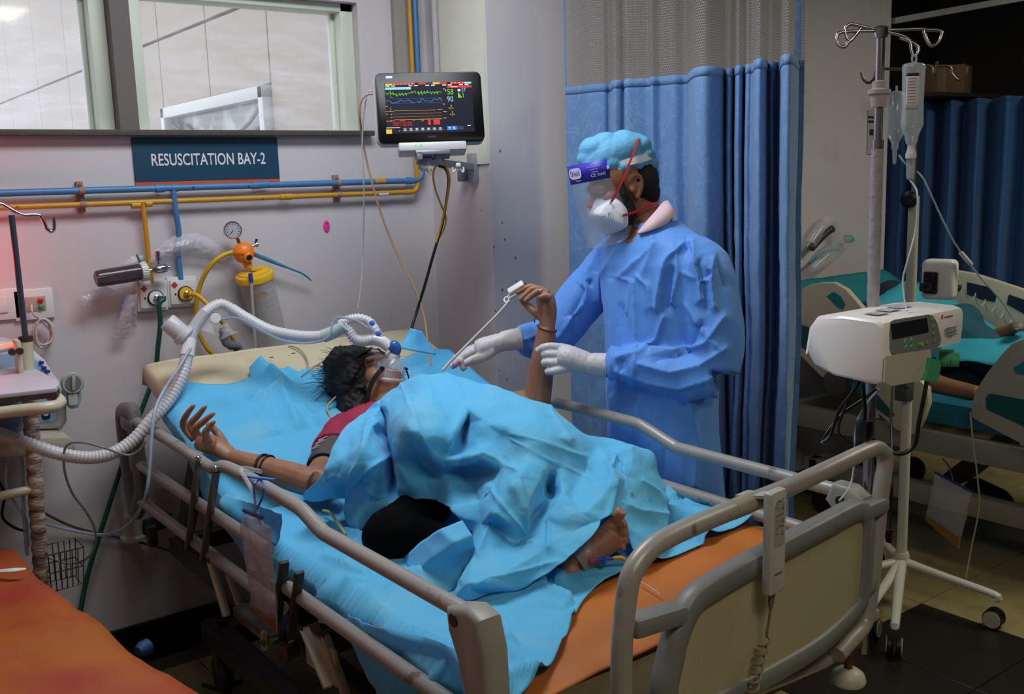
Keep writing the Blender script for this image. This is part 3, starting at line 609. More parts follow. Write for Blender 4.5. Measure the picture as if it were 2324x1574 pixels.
# platform: lower frame, lifting columns, legs with castors
b = MB()
for x in (.98, 1.86): b.box((x, 2.28, .445), (.05, 1.86, .06), bevel=.006)
for y in (1.38, 2.22, 3.19): b.box((1.42, y, .445), (.88, .05, .055), bevel=.006)
b.build('frame', frm, bed)
b = MB(); b.box((1.44, 1.86, .572), (.90, .98, .02), bevel=.004); b.build('foot_deck', frm, bed)
R25 = Matrix.Rotation(math.radians(21.2), 3, 'X')
b = MB(); b.box((1.44, 2.80, .735), (.90, .90, .02), R25, bevel=.004); b.build('back_deck', frm, bed)
for x in (1.0, 1.88): MB().bar((x, 3.19, .46), (x, 2.98, .78), .035, .06).build('deck_strut', dgrey, bed)
b = MB()
for x in (1.02, 1.86): b.box((x, 2.2, .19), (.07, 1.72, .075), bevel=.01)
for y in (1.42, 2.98): b.box((1.44, y, .19), (.86, .07, .075), bevel=.01)
b.build('base_frame', frm, bed)
for y in (1.62, 2.78): MB().bar((1.44, y, .2), (1.44, y+.12, .45), .30, .06).build('lift_arm', frm, bed)
for x in (1.02, 1.86):
    for y in (1.42, 2.98):
        c = MB().lathe([(0, -.018), (.055, -.018), (.062, -.012), (.062, .012), (.055, .018), (0, .018)], (x, y, .0625), (1, 0, 0), 20).build('caster', blackp, bed)
        MB().box((x, y, .13), (.05, .045, .06), bevel=.006).build('fork', dgrey, c)
# side rails
def rail_top(y):
    return .885 if y > 2.58 else (.902 if y > 1.95 else .876)
def near_rail():
    r = bpy.data.objects.new('side_rail', None); COL.objects.link(r); r.location = (RX, 2.2, .6); put(r, bed); r['label'] = 'near side rail of grey bars'
    top = [(RX, 3.22, .884), (RX, 2.95, .884), (RX, 2.70, .880), (RX, 2.56, .874), (RX, 2.50, .878), (RX, 2.43, .898), (RX, 2.3, .904), (RX, 2.05, .902), (RX, 1.97, .898), (RX, 1.88, .876), (RX, 1.80, .874), (RX, 1.3, .878)]
    MB().tube([V(*p) for p in top], .0165, 16, 4).build('top_bar', alu, r)
    MB().tube([(RX, 3.2, .742), (RX, 2.18, .746)], .0165, 16).build('middle_bar', alu, r)
    MB().tube([(RX, 3.24, .617), (RX, 2.12, .617)], .0165, 16).build('lower_bar', alu, r)
    MB().tube([(RX, 2.08, .683), (RX, 1.27, .686)], .0165, 16).build('lower_bar', alu, r)
    # head bracket: an open loop of dark plastic
    o_ = [(3.19, .905), (3.27, .905), (3.325, .885), (3.335, .82), (3.325, .70), (3.31, .60), (3.285, .565), (3.255, .57), (3.235, .60), (3.20, .64), (3.185, .70), (3.19, .80)]
    hp = MB(); pts = [V(RX, y, z) for y, z in o_]
    hp.tube(pts, .022, 10, 3, closed=True, flat=1.25); hp.box((RX, 3.20, .745), (.045, .05, .06), bevel=.01); hp.box((RX, 3.22, .87), (.05, .12, .05), bevel=.015); hp.build('head_bracket', bgrey, r)
    # foot bracket
    out = [(1.335, .895), (1.30, .905), (1.262, .895), (1.245, .84), (1.24, .70), (1.235, .56), (1.25, .55), (1.30, .56), (1.31, .66), (1.318, .74), (1.335, .80), (1.36, .845), (1.365, .885)]
    MB().prism([(y, z) for y, z in out], (RX, 0, 0), (0, 1, 0), (0, 0, 1), .052, .014, 3).build('foot_bracket', mat('rail_bracket_grey', (150, 148, 140), .42), r)
    for x in (RX-.028, RX+.028): MB().lathe([(0, 0), (.012, 0), (.012, .003), (0, .003)], (x, 1.335, .872), (1, 0, 0), 14).build('pivot', blackp, r)
    # posts
    for y0, y1, z0 in ((2.565, 2.72, .60), (2.44, 2.60, .60)):
        MB().bar((RX-.018, y0, .885), (RX-.018, y1, z0), .010, .020, (1, 0, 0), .002).build('post', steel, r)
        MB().blob((RX-.020, y0, .895), .0095, n=10).build('bolt', chrome, r)
    for y0, y1 in ((2.06, 2.13), (1.98, 2.05)): MB().bar((RX-.012, y0, .755), (RX-.012, y1, .585), .010, .022, (1, 0, 0), .002).build('post', frm, r)
    return r
near_rail()
r = bpy.data.objects.new('side_rail', None); COL.objects.link(r); r.location = (RF, 2.2, .6); put(r, bed); r['label'] = 'far side rail of pale grey bars'
top = [(RF, 3.1, .885), (RF, 2.60, .885), (RF, 2.50, .890), (RF, 2.42, .904), (RF, 2.05, .904), (RF, 1.97, .894), (RF, 1.87, .866), (RF, 1.80, .862), (RF, 1.30, .862)]
MB().tube([V(*p) for p in top], .0165, 16, 4).build('top_bar', alu, r)
MB().tube([(RF, 3.1, .744), (RF, 1.3, .744)], .0165, 16).build('middle_bar', alu, r)
MB().tube([(RF, 3.1, .617), (RF, 1.3, .617)], .0165, 16).build('lower_bar', alu, r)
MB().prism([(1.345, .885), (1.30, .885), (1.265, .865), (1.25, .80), (1.25, .62), (1.29, .60), (1.30, .70), (1.32, .80), (1.365, .84)], (RF, 0, 0), (0, 1, 0), (0, 0, 1), .05, .012, 3).build('foot_bracket', mat('rail_bracket_grey'), r)
MB().lathe([(0, 0), (.012, 0), (.012, .004), (0, .004)], (RF-.03, 1.315, .85), (-1, 0, 0), 14).build('pivot', blackp, r)
MB().prism([(3.05, .90), (3.14, .90), (3.16, .80), (3.13, .60), (3.08, .60)], (RF, 0, 0), (0, 1, 0), (0, 0, 1), .05, .012, 3).build('head_bracket', bgrey, r)
MB().bar((RF, 2.86, .885), (RF, 2.98, .60), .010, .020, (1, 0, 0), .002).build('post', steel, r)
# rail mechanism under the near rail: chipped cream links, chrome slide, latch
mech = [((475, 1262, .87), (516, 1400, .87)), ((512, 1280, .95), (545, 1380, .95)), ((975, 1745, .87), (1010, 1850, .87))]
for k, (p, q) in enumerate((((478, 1272), (515, 1398)), ((520, 1300), (545, 1372)), ((690, 1425), (745, 1560)), ((738, 1440), (790, 1590)))):
    A, B = P(*p, x=.87 if k % 2 == 0 else .93), P(*q, x=.87 if k % 2 == 0 else .93)
    l_ = MB().bar(A, B, .012, .022, (1, 0, 0), .004).build('link', creamw, bed)
    MB().lathe([(0, 0), (.009, 0), (.009, .004), (0, .004)], A-V(.006, 0, 0), (-1, 0, 0), 12).build('pivot', frm, l_)
A, B = P(548, 1382, x=.91), P(632, 1448, x=.91)
MB().bar(A, B, .03, .05, (1, 0, 0), .004).build('slide', steel, bed)
MB().bar(P(548, 1372, x=.955), P(640, 1440, x=.955), .03, .008, (1, 0, 0), .002).build('slide_cover', creamw, bed)
MB().box(P(600, 1453, x=.88), (.016, .02, .05), bevel=.006).build('release_lever', mat('ivory_plastic', (180, 176, 140), .4), bed)
MB().lathe([(0, 0), (.009, 0), (.009, .003), (0, .003)], P(599, 1458, x=.872), (-1, -.3, 0), 14).build('release_button', mat('green_cap', (30, 110, 70), .4), bed)
MB().box(P(730, 1490, x=.93), (.01, .16, .09), Matrix.Rotation(.0, 3, 'X'), .004).build('side_plate', creamw, bed)
MB().lathe([(0, -.02), (.022, -.02), (.022, .02), (0, .02)], P(655, 1478, x=.92), (1, .3, 0), 16).build('roller', chrome, bed)
# corner bumpers
def bumper(c, m, big):
    o_ = MB()
    if big: o_.lathe([(0, 0), (.041, 0), (.043, .006), (.038, .022), (.024, .033), (.012, .036), (0, .036)], c, (0, 0, 1), 28); q = o_.build('bumper', m, bed); MB().tube([Vector(c)+V(0, 0, .03), Vector(c)+V(.004, 0, .13)], .010, 12).build('rusty_rod', mat('rusty_steel', (112, 74, 54), .75, .3, var=.35, scale=60), q)
    else: o_.lathe([(0, 0), (.044, 0), (.045, .012), (.036, .02), (.030, .085), (.016, .09), (.016, .084), (0, .084)], c, (0, 0, 1), 24); q = o_.build('bumper', m, bed)
bumper(P(1924, 1546, x=1.985), mat('ivory_bumper', (196, 190, 174), .45, var=.05), True)
bumper(P(305, 1222, x=.90), mat('ivory_bumper'), False)

MB().bar(P(330, 1195, x=.93), P(470, 1150, x=1.25), .03, .05, bevel=.008).build('head_tube', frm, bed)
MB().box(P(345, 1215, x=.915), (.03, .03, .07), bevel=.006).build('socket', frm, bed)
# footboard, slightly turned
FA, FB = V(1.06, 1.155, 0), V(1.99, 1.262, 0); FD = (FB-FA).normalized(); FN = V(FD.y, -FD.x, 0)
def PF(px, py, off=0.0):
    v = ray(px, py); t = ((FA+FN*off-CAM).dot(FN))/v.dot(FN); return CAM+t*v
def C7(x, y): return PF(1380+x/2.65, 980+y/2.65)
fb = bpy.data.objects.new('footboard', None); COL.objects.link(fb); fb.location = (1.5, 1.2, .5); put(fb, bed)
tp = [C7(70, 1650), C7(80, 1400), C7(95, 1150), C7(110, 1000), C7(140, 860), C7(215, 740), C7(330, 650), C7(520, 560), C7(800, 445), C7(1100, 325), C7(1350, 210), C7(1530, 125), C7(1610, 98), C7(1660, 130), C7(1665, 200), C7(1645, 330), C7(1620, 560), C7(1590, 850), C7(1560, 1080), C7(1530, 1170), C7(1470, 1240), C7(1380, 1340)]
tp = [V(tp[0].x, tp[0].y, .50)]+tp[1:]
MB().tube(tp, .0185, 16, 5).build('tube_frame', alu, fb)
MB().tube([C7(740, 470), C7(800, 445), C7(860, 420)], .0192, 16, 3).build('tape_wrap', mat('grubby_tape', (150, 142, 126), .6, var=.2, scale=40), fb)
path = [C7(345, 1620), C7(375, 1350), C7(420, 1180), C7(500, 1020), C7(620, 930), C7(900, 770), C7(1300, 560), C7(1480, 470), C7(1530, 520), C7(1530, 700), C7(1510, 950), C7(1460, 1070), C7(1250, 1270), C7(950, 1450), C7(740, 1560), C7(560, 1640)]
path[0].z = max(path[0].z, .5)
pp, rr = resample(path, [.024]*len(path), 5, True)
v_, f_ = [], []
for i in range(len(pp)):
    d_ = (pp[(i+1) % len(pp)]-pp[i-1]).normalized(); side = FN.cross(d_).normalized()
    for sx, sy in ((-.022, -.014), (-.016, -.02), (.016, -.02), (.022, -.014), (.022, .014), (.016, .02), (-.016, .02), (-.022, .014)): v_.append(pp[i]+side*sx+FN*sy)
n_ = len(pp)
for i in range(n_):
    for k in range(8): f_.append((i*8+k, i*8+(k+1) % 8, ((i+1) % n_)*8+(k+1) % 8, ((i+1) % n_)*8+k))
obj('panel_surround', v_, f_, bgrey, fb, True, 50)
loc2 = [((p-FA).dot(FD), p.z) for p in pp[::2]]
MB().prism(loc2, FA+FN*.004, FD, (0, 0, 1), .012, 0).build('panel', creamp, fb, sharp=30)
for a, b2 in ((C7(120, 1175), C7(430, 1080)), (C7(1490, 490), C7(1645, 425)), (C7(1500, 960), C7(1590, 910))):
    MB().bar(a, b2, .046 if a.z > .8 else .035, .036, (0, 0, 1), .01).build('bridge', bgrey, fb)
MB().tube([PF(1905, 1470, -.03), PF(1893, 1480, -.03), PF(1870, 1496, -.03), PF(1800, 1526, -.03), PF(1700, 1566, -.03), PF(1560, 1625, -.03)], .017, 14, 5).build('lower_tube', alu, fb)
MB().box(PF(1925, 1455, -.03), (.05, .05, .03), bevel=.006).build('corner_block', mat('rusty_steel'), fb)
# hand pendant with coiled cord
pe = thing('bed_remote', 'pale grey bed remote hooked over the footboard with coiled cord', 'remote control', PF(1757, 1340, .04))
c0 = PF(1757, 1228, .045); up2 = (PF(1760, 1110, .045)-PF(1755, 1340, .045)).normalized(); RR = Matrix((FD, up2, FD.cross(up2))).transposed()
Lr = (PF(1760, 1110, .045)-PF(1755, 1342, .045)).length; rem = mat('remote_plastic', (176, 176, 170), .4, var=.03)
MB().prism(rrect(.052, Lr, .006), c0, FD, up2, .020, .004).build('shell', rem, pe)
MB().prism(rrect(.034, Lr*.42, .004), c0+up2*Lr*.18+FN*.0105, FD, up2, .001, 0).build('keypad', mat('keypad_grey', (150, 150, 144), .5), pe)
k_ = mat('dark_print', (66, 68, 72), .6)
for i, h_ in enumerate((.36, .235, .11)):
    for s_ in (-1, 1): text('arrow_mark', '\u2191' if s_ < 0 else '\u2193', c0+up2*(Lr*h_-.006)+FD*.010*s_+FN*.0112, FD, up2, .009, k_, pe, off=.0003)
    MB().tube([c0+up2*(Lr*h_+.008)+FD*u+FN*.0112+up2*w_ for u, w_ in ((-.012, -.002), (-.004, .003 if i != 1 else -.001), (.004, .003 if i == 2 else 0), (.013, .004 if i == 0 else .001))], .0008, 6).build('bed_mark', k_, pe)
MB().box(c0-up2*Lr*.30+FN*.0108, (.026, .003, .0006), RR).build('maker_mark', mat('blue_grey_print', (70, 90, 120), .6), pe)
MB().bar(c0+up2*Lr*.44-FN*.01, c0+up2*Lr*.44-FN*.075+V(0, 0, -.012), .04, .006).build('hook', rem, pe)
cst = [PF(1752, 1343, .04), PF(1750, 1362, .04), PF(1749, 1378, .04)]
MB().tube(cst, [.007, .006, .004], 10, 3).build('strain_relief', mat('brown_rubber', (112, 92, 66), .6), pe)
co = [PF(1749, 1378, .04), PF(1745, 1410, .035), PF(1740, 1440, .03)]
cl = (PF(1736, 1450, .03), PF(1700, 1600, .03))
for k in range(60):
    t_ = k/59; an = k*.75; q = cl[0].lerp(cl[1], t_); co.append(q+FD*.011*math.cos(an)+FN*.009*math.sin(an))
MB().tube(co, .0026, 8, 3).build('coiled_cord', mat('beige_cord', (126, 112, 84), .55), pe)
# mattress
MZ0 = .705
def mz(y): return MZ0+(1.05-MZ0)*max(0, (y-2.36))/.89 if y > 2.46 else MZ0+.0388*sstep(2.2, 2.46, y)
def mslope(y): return (mz(y+.01)-mz(y-.01))/.02
MX0, MX1 = .945, 1.985
def mat_fn():
    v, f = [], []; ys = [1.29+i*(3.27-1.29)/44 for i in range(45)]
    sec = []
    for sx, sz in ((0, -.10), (-.0, -.02), (.012, -.004), (.035, .0)): sec.append((MX0+sx, sz))
    for k in range(1, 12): sec.append((MX0+.035+(MX1-MX0-.07)*k/12, .004))
    for sx, sz in ((-.035, .0), (-.012, -.004), (0, -.02), (0, -.10)): sec.append((MX1+sx, sz))
    for k in range(1, 12): sec.append((MX1-(MX1-MX0)*k/12, -.115))
    m = len(sec)
    for i, y in enumerate(ys):
        s_ = mslope(y); nx = Vector((0, -s_, 1)).normalized(); e = min(1, min(i, 44-i)/1.5)
        for x, z in sec:
            q = V(x, y, mz(y))+nx*(z if e == 1 else -.055+(z+.055)*(.75+.25*e)); q += V(0, 0, .006*ns(q, 7)+.002*ns(q, 26, 4)); v.append(q)
    for i in range(44):
        for k in range(m): f.append((i*m+k, i*m+(k+1) % m, (i+1)*m+(k+1) % m, (i+1)*m+k))
    f.append(tuple(range(m))); f.append(tuple(44*m+k for k in range(m))[::-1]); return v, f
v, f = mat_fn(); mt = subsurf(obj('mattress', v, f, vinyl), 1); tag(mt, 'cream vinyl mattress with raised head end on the grey bed', 'mattress')
for k, (px, py, r_) in enumerate(((665, 805, .010), (672, 812, .008), (616, 812, .009), (590, 815, .007), (640, 838, .006), (560, 808, .004))):
    pass
# ------------------------------------------------------------------ privacy curtains
def cloth_mat(name, c, pale, transl=.12):
    m = mat(name, c, .75, var=.08, scale=9, sheen=.2, transl=transl)
    nt = m.node_tree; N = nt.nodes; L = nt.links; bs = N['Principled BSDF']
    src = bs.inputs['Base Color'].links[0].from_socket
    tc = N.new('ShaderNodeTexCoord'); mp = N.new('ShaderNodeMapping'); mp.inputs['Scale'].default_value = (5, 5, 3.2); L.new(tc.outputs['Object'], mp.inputs[0])
    nz = N.new('ShaderNodeTexNoise'); nz.inputs['Scale'].default_value = 2.2; nz.inputs['Detail'].default_value = 3; nz.inputs['Distortion'].default_value = 2.5; L.new(mp.outputs[0], nz.inputs['Vector'])
    rp = N.new('ShaderNodeValToRGB'); e = rp.color_ramp.elements; e[0].position = .47; e[1].position = .5; e[1].color = (.55, .55, .55, 1); x = e.new(.53); x.color = (0, 0, 0, 1); L.new(nz.outputs['Fac'], rp.inputs[0])
    mx = N.new('ShaderNodeMix'); mx.data_type = 'RGBA'; L.new(rp.outputs[0], mx.inputs[0]); L.new(src, mx.inputs[6]); mx.inputs[7].default_value = rgb(*pale); L.new(mx.outputs[2], bs.inputs['Base Color'])
    return m
cur_m = cloth_mat('curtain_blue_damask', (112, 154, 206), (150, 184, 222))
def net_mat():
    m = bpy.data.materials.new('curtain_net'); m.use_nodes = True; nt = m.node_tree; N = nt.nodes; L = nt.links; bs = N['Principled BSDF']
    bs.inputs['Base Color'].default_value = rgb(150, 140, 140); bs.inputs['Roughness'].default_value = .7
    uv = N.new('ShaderNodeUVMap'); br = N.new('ShaderNodeTexBrick'); L.new(uv.outputs[0], br.inputs['Vector'])
    br.inputs['Scale'].default_value = 1; br.offset = .5; br.inputs['Brick Width'].default_value = .0105; br.inputs['Row Height'].default_value = .0085; br.inputs['Mortar Size'].default_value = .0008; br.inputs['Mortar Smooth'].default_value = .0; br.inputs['Bias'].default_value = 0
    L.new(br.outputs['Fac'], bs.inputs['Alpha']); return m
net_m = net_mat()
def curtain(lab, top_pts, zt, z0, z1, m, xcl=None, net=True, group='blue ward curtains', flare=.12, seed=1):
    pl = []
    for px, py in top_pts:
        p = P(px, py, z=zt); pl.append(V(p.x, min(p.y, 3.035) if xcl is None else p.y, 0))
    pts, _ = resample(pl, [1]*len(pl), 10)
    t = thing('privacy_curtain', lab, 'curtain', V(pts[0].x, pts[0].y, z0), group)
    cs = [0]
    for a, b in zip(pts[:-1], pts[1:]): cs.append(cs[-1]+(b-a).length)
    cen = pl[0].lerp(pl[-1], .5); ch = (pl[-1]-pl[0]).normalized(); nn = V(-ch.y, ch.x, 0)
    def at(i, z):
        p = pts[i]; q = (zt-z)
        off = nn*(.018*ns((cs[i]*1.0, z*.5, seed), 5.5)*q+.006*ns((cs[i], z, seed), 22)*min(1, q*2))
        return V(p.x, p.y, z)+off*(1 if z < zt else 0)+ch*.02*q*ns((cs[i], z*.7, 3+seed), 2)
    n = len(pts); M_ = 60
    def mk(name, za, zb, rows, mm, uvs=False):
        v, f = [], []
        for i in range(n):
            for j in range(rows+1): v.append(at(i, za+(zb-za)*j/rows))
        for i in range(n-1):
            for j in range(rows): f.append((i*(rows+1)+j, (i+1)*(rows+1)+j, (i+1)*(rows+1)+j+1, i*(rows+1)+j+1))
        o_ = obj(name, v, f, mm, t)
        if uvs:
            ul = o_.data.uv_layers.new(name='UVMap')
            for l in o_.data.loops: i, j = divmod(l.vertex_index, rows+1); ul.data[l.index].uv = (cs[i]*1.15, za+(zb-za)*j/rows)
        return o_
    fab = mk('fabric', zt, z0, M_, m); solid(fab, .002)
    v, f = [], []
    hem = mk('top_hem', zt+.012, zt-.016, 2, m); hem.data.transform(Matrix.Translation(V(0, 0, 0))); solid(hem, .0065)
    if net: mk('net', zt+.01, z1, 4, net_m, True)
    for i in (0, n-1 if not net else n-12):
        if net: MB().bar(at(i, zt)+V(0, 0, .0), at(i, z1), .022 if i else .008, .003, nn).build('edge_tape', m, t)
    return t
TOP1 = [(1284, 205), (1310, 203), (1340, 199), (1370, 197), (1384, 197), (1392, 190), (1405, 189), (1416, 190), (1421, 187), (1445, 186), (1472, 185), (1479, 182), (1500, 182), (1530, 179), (1558, 178), (1566, 171), (1578, 163), (1600, 159), (1625, 160), (1640, 164), (1645, 170), (1650, 163), (1660, 162), (1666, 167), (1672, 158), (1684, 158), (1690, 166), (1695, 155), (1708, 153), (1714, 145), (1725, 142), (1735, 144), (1742, 152), (1752, 148), (1768, 150), (1776, 136), (1788, 132), (1800, 134), (1812, 146), (1826, 146)]
curtain('blue floral damask curtain with net top hanging behind the gowned person', TOP1, 1.925, .14, 2.78, cur_m)
tr = struct(MB().box((2.58, 1.6, 2.80), (.03, 3.0, .03), bevel=.004).build('trim_5', mat('alu_track', (170, 170, 172), .3, .8)))
# ------------------------------------------------------------------ IV pole on the bed, bottle, pump
def C2(x, y, d): return P(1820+x/2.81, y/2.81, d=d)
stl = mat('stainless', (168, 164, 166), .28, 1.0, var=.12, scale=30, stretch=(8, 8, .6))
ivx, ivy = 1.985, 1.298
D1 = 2.16
iv = thing('iv_pole', 'stainless IV pole with four wire hooks rising from the bed corner', 'IV pole', (ivx, ivy, .5))
MB().tube([(ivx, ivy, .46), (ivx, ivy, 1.66)], .0125, 16).build('lower_tube', stl, iv)
MB().tube([(ivx, ivy, 1.64), (ivx, ivy, 1.885)], .0095, 16).build('upper_tube', stl, iv)
gz = P(2003, 212, x=ivx).z
MB().lathe([(.011, -.028), (.016, -.028), (.019, -.004), (.024, 0), (.024, .008), (.015, .012), (.015, .026), (.010, .028)], (ivx, ivy, gz), (0, 0, 1), 20).build('collar', mat('grey_nylon', (164, 154, 152), .5), iv)
MB().lathe([(0, -.014), (.014, -.014), (.016, .006), (.010, .010), (0, .010)], (ivx, ivy, 1.89), (0, 0, 1), 16).build('hub', stl, iv)
hub = V(ivx, ivy, 1.89)
for pts in ([(260, 205), (222, 240), (230, 285), (270, 300), (300, 265), (350, 215), (372, 182)], [(400, 172), (310, 155), (276, 185), (285, 240), (310, 260), (340, 225), (378, 175)],
            [(760, 185), (778, 205), (800, 265), (830, 292), (870, 270), (892, 220), (875, 195), (790, 192)], [(640, 228), (690, 270), (700, 330), (715, 356), (735, 345), (742, 310), (712, 275), (625, 240)]):
    q = [hub]+[C2(x, y, (hub-CAM).dot(_f)+(.0 if k < 99 else 0)) for k, (x, y) in enumerate(pts)]
    MB().tube(q, .0036, 10, 5).build('hook', stl, iv)
tape = mat('peeling_tape', (198, 194, 198), .4, var=.15, scale=50, bump=.6, bscale=60, alpha=.5)
def tapefn(u, v):
    z = 1.24+.40*v; r = .0135+.0018*ns((u*3, v*9, 0), 6); a = 2*math.pi*u
    return V(ivx+r*math.cos(a), ivy+r*math.sin(a), z)
grid_obj('tape_wrap', 16, 60, tapefn, tape, iv, True)
MB().bar((ivx-.01, ivy+.03, .56), (ivx-.01, ivy-.03, .56), .06, .03, bevel=.006).build('bed_clamp', alu, iv)
# infusion bottle
fluid = mat('bottle_plastic', (206, 216, 226), .12, var=.03, alpha=.5, spec=.8)
dB = 2.13
bt, bb = C2(716, 372, dB), C2(722, 1140, dB); dn = V(0, 0, -1)
ib = thing('infusion_bottle', 'clear infusion bottle with paper label hanging on the bed IV pole hook', 'infusion bottle', bt)
H_ = lambda y: (y-372)/2.81*dB/F_PX
prof = [(.005, H_(398)), (.026, H_(402)), (.031, H_(418)), (.029, H_(450)), (.028, H_(560)), (.0275, H_(700)), (.030, H_(770)), (.029, H_(800)), (.018, H_(846)), (.0165, H_(880)), (.013, H_(912)), (.006, H_(916))]
v, f = [], []; N_ = 28
for i in range(N_):
    a = 2*math.pi*i/N_
    for r_, h_ in prof:
        dent = 1-.16*math.exp(-((a-4.2)/.55)**2)*math.exp(-((h_-H_(600))/.035)**2)
        v.append(bt+V(r_*dent*math.cos(a), r_*.72*dent*math.sin(a), -h_))
m_ = len(prof)
for i in range(N_):
    j = (i+1) % N_
    for k in range(m_-1): f.append((i*m_+k, i*m_+k+1, j*m_+k+1, j*m_+k))
subsurf(obj('bottle', v, f, fluid, ib), 1)
MB().tube([bt+V(.0085*math.cos(a), 0, .0085*math.sin(a)-.001) for a in [k*.52 for k in range(12)]], .0022, 8, 2, closed=True).build('eyelet', fluid, ib)
MB().tube([bt+V(0, 0, -H_(396)), bt+V(0, 0, -.008)], .004, 8).build('eyelet_stem', fluid, ib)
fl2 = [(max(.001, r_-.0016), h_) for r_, h_ in prof if h_ > H_(640)]; fl2 = [(0, H_(640))]+[(fl2[0][0], H_(640))]+fl2
MB().lathe(fl2, bt, (0, 0, -1), 20).build('fluid', mat('clear_fluid', (196, 208, 224), .05, var=0, alpha=.35), ib) if False else None
def lab_fn(u, v):
    a = 3.2+u*1.15; h_ = H_(470)+(H_(690)-H_(470))*v; return bt+V(.0287*math.cos(a), .0207*math.sin(a), -h_)
solid(grid_obj('label', 10, 6, lab_fn, mat('bottle_label', (206, 200, 208), .6, var=.04), ib), .0004)
def lab2(u, v):
    a = 3.2+u*1.15; h_ = H_(468)+.006*v; return bt+V(.0292*math.cos(a), .0212*math.sin(a), -h_)
solid(grid_obj('label_band', 10, 2, lab2, mat('label_band_dark', (34, 30, 60), .6), ib), .0003)
for k in range(9):
    def ln(u, v, k=k):
        a = 3.35+u*.75; h_ = H_(500)+k*.0062+.0014*v; return bt+V(.0293*math.cos(a), .0213*math.sin(a), -h_)
    grid_obj('label_line', 6, 2, ln, mat('label_ink_red', (190, 80, 86), .6) if k > 6 else mat('label_ink', (120, 116, 130), .6), ib)
MB().lathe([(.008, H_(905)), (.0075, H_(930)), (.010, H_(960)), (.0115, H_(972)), (.0115, H_(998)), (.009, H_(1000))], bt, (0, 0, -1), 18).build('spike_cap', mat('frosted_plastic', (214, 214, 220), .3, alpha=.8), ib)
MB().lathe([(.0092, H_(998)), (.0088, H_(1100)), (.008, H_(1128)), (.003, H_(1138))], bt, (0, 0, -1), 18).build('drip_chamber', clear, ib)
MB().lathe([(0, H_(1062)), (.0080, H_(1062)), (.0076, H_(1125)), (0, H_(1126))], bt, (0, 0, -1), 16).build('drip_fluid', mat('drip_fluid', (170, 180, 196), .05, alpha=.45), ib)
tb = bt+V(0, 0, -H_(1138))
ivt = mat('iv_tubing', (190, 206, 212), .2, alpha=.7)
tag(tube('iv_line', [tb, P(2082, 440, d=2.13), P(2078, 520, d=2.13), P(2060, 590, d=2.12), P(2049, 635, d=2.12), P(2053, 680, d=2.11), P(2058, 705, d=2.09)], .0021, ivt), 'clear drip line from the hanging bottle down into the infusion pump', 'tube')
tag(tube('iv_line', [P(2040, 352, d=3.5), P(2056, 372, d=3.48), P(2090, 398, d=3.46), P(2112, 440, d=3.46), P(2135, 490, d=3.48), P(2160, 540, d=3.5), P(2190, 585, d=3.55), P(2230, 635, d=3.62), P(2270, 680, d=3.75), P(2300, 725, d=3.9), P(2318, 745, d=4.0)], .0032, ivt), 'long clear drip line slanting to the second patient with white clamp', 'tube')
MB().bar(P(2180, 572, d=3.53), P(2204, 600, d=3.57), .015, .011, bevel=.002).build('roller_clamp', whitep, bpy.data.objects['iv_line.001'])
# infusion pump on the pole: body axis aligned, front faces the camera side
pw = mat('pump_white', (240, 238, 238), .3, var=.02); pgr = mat('pump_panel_grey', (124, 126, 124), .4); grnp = mat('pump_green', (70, 158, 116), .4)
def C3(cx_, cy_, **k): return P(1820+cx_/3.42, 440+cy_/3.42, **k)
yf = 1.135
pu = thing('infusion_pump', 'white infusion pump with grey display panel clamped on the bed IV pole', 'infusion pump', (1.94, 1.2, 1.1))
xl, xr = C3(650, 1100, y=yf).x, C3(1262, 1100, y=yf).x; zt = C3(680, 985, y=yf).z; zm = C3(665, 1240, y=yf).z; zb_ = C3(630, 1490, y=yf).z; xm = C3(960, 1430, y=yf).x
# side profile swept along x : (y,z)
def pumpsec(x, low):
    pr = [(yf, zt-.012), (yf+.004, zt-.003), (yf+.02, zt+.002), (yf+.10, zt+.004), (yf+.165, zt-.004), (yf+.185, zt-.03), (yf+.195, zt-.09), (yf+.192, zb_+.05), (yf+.17, zb_+.022), (yf+.12, zb_+.004), (yf+.02, zb_-.002), (yf+.003, zb_+.006), (yf+.002, zm), (yf, zm+.02)]
    if not low: pr = [(y, max(z, zm-.012)) for y, z in pr]
    return [V(x, y, z) for y, z in pr]
def sweep(name, secs, m, parent):
    v = [p for s in secs for p in s]; n = len(secs[0]); f = []
    for i in range(len(secs)-1):
        for k in range(n): f.append((i*n+k, i*n+(k+1) % n, (i+1)*n+(k+1) % n, (i+1)*n+k))
    f.append(tuple(range(n))[::-1]); f.append(tuple((len(secs)-1)*n+k for k in range(n)))
    bm = bmesh.new(); vs = [bm.verts.new(p) for p in v]
    for q in f:
        try: bm.faces.new([vs[i] for i in q])
        except ValueError: pass
    bmesh.ops.recalc_face_normals(bm, faces=bm.faces); me = bpy.data.meshes.new(name); bm.to_mesh(me); bm.free(); return link_mesh(name, me, m, parent, True, 35)
def shrink(s, k):
    c = sum(s, V(0, 0, 0))/len(s); return [V(p.x, c.y+(p.y-c.y)*k, c.z+(p.z-c.z)*k) for p in s]
sweep('body', [shrink(pumpsec(xl-.004, 1), .90), shrink(pumpsec(xl, 1), .97), pumpsec(xl+.012, 1), pumpsec(xm, 1), pumpsec(xm+.002, 0), pumpsec(xr-.012, 0), shrink(pumpsec(xr, 0), .93)], pw, pu)
MB().tube([V(xl+.05, y+.0006*(1 if y < yf+.1 else 1), z) for y, z in [(p.y, p.z) for p in pumpsec(xl, 1)][:12]], .0008, 6).build('seam', mat('seam_grey', (120, 118, 118), .6), pu) if False else None
def PP(x, y, o_=.001): return C3(x, y, y=yf-o_)
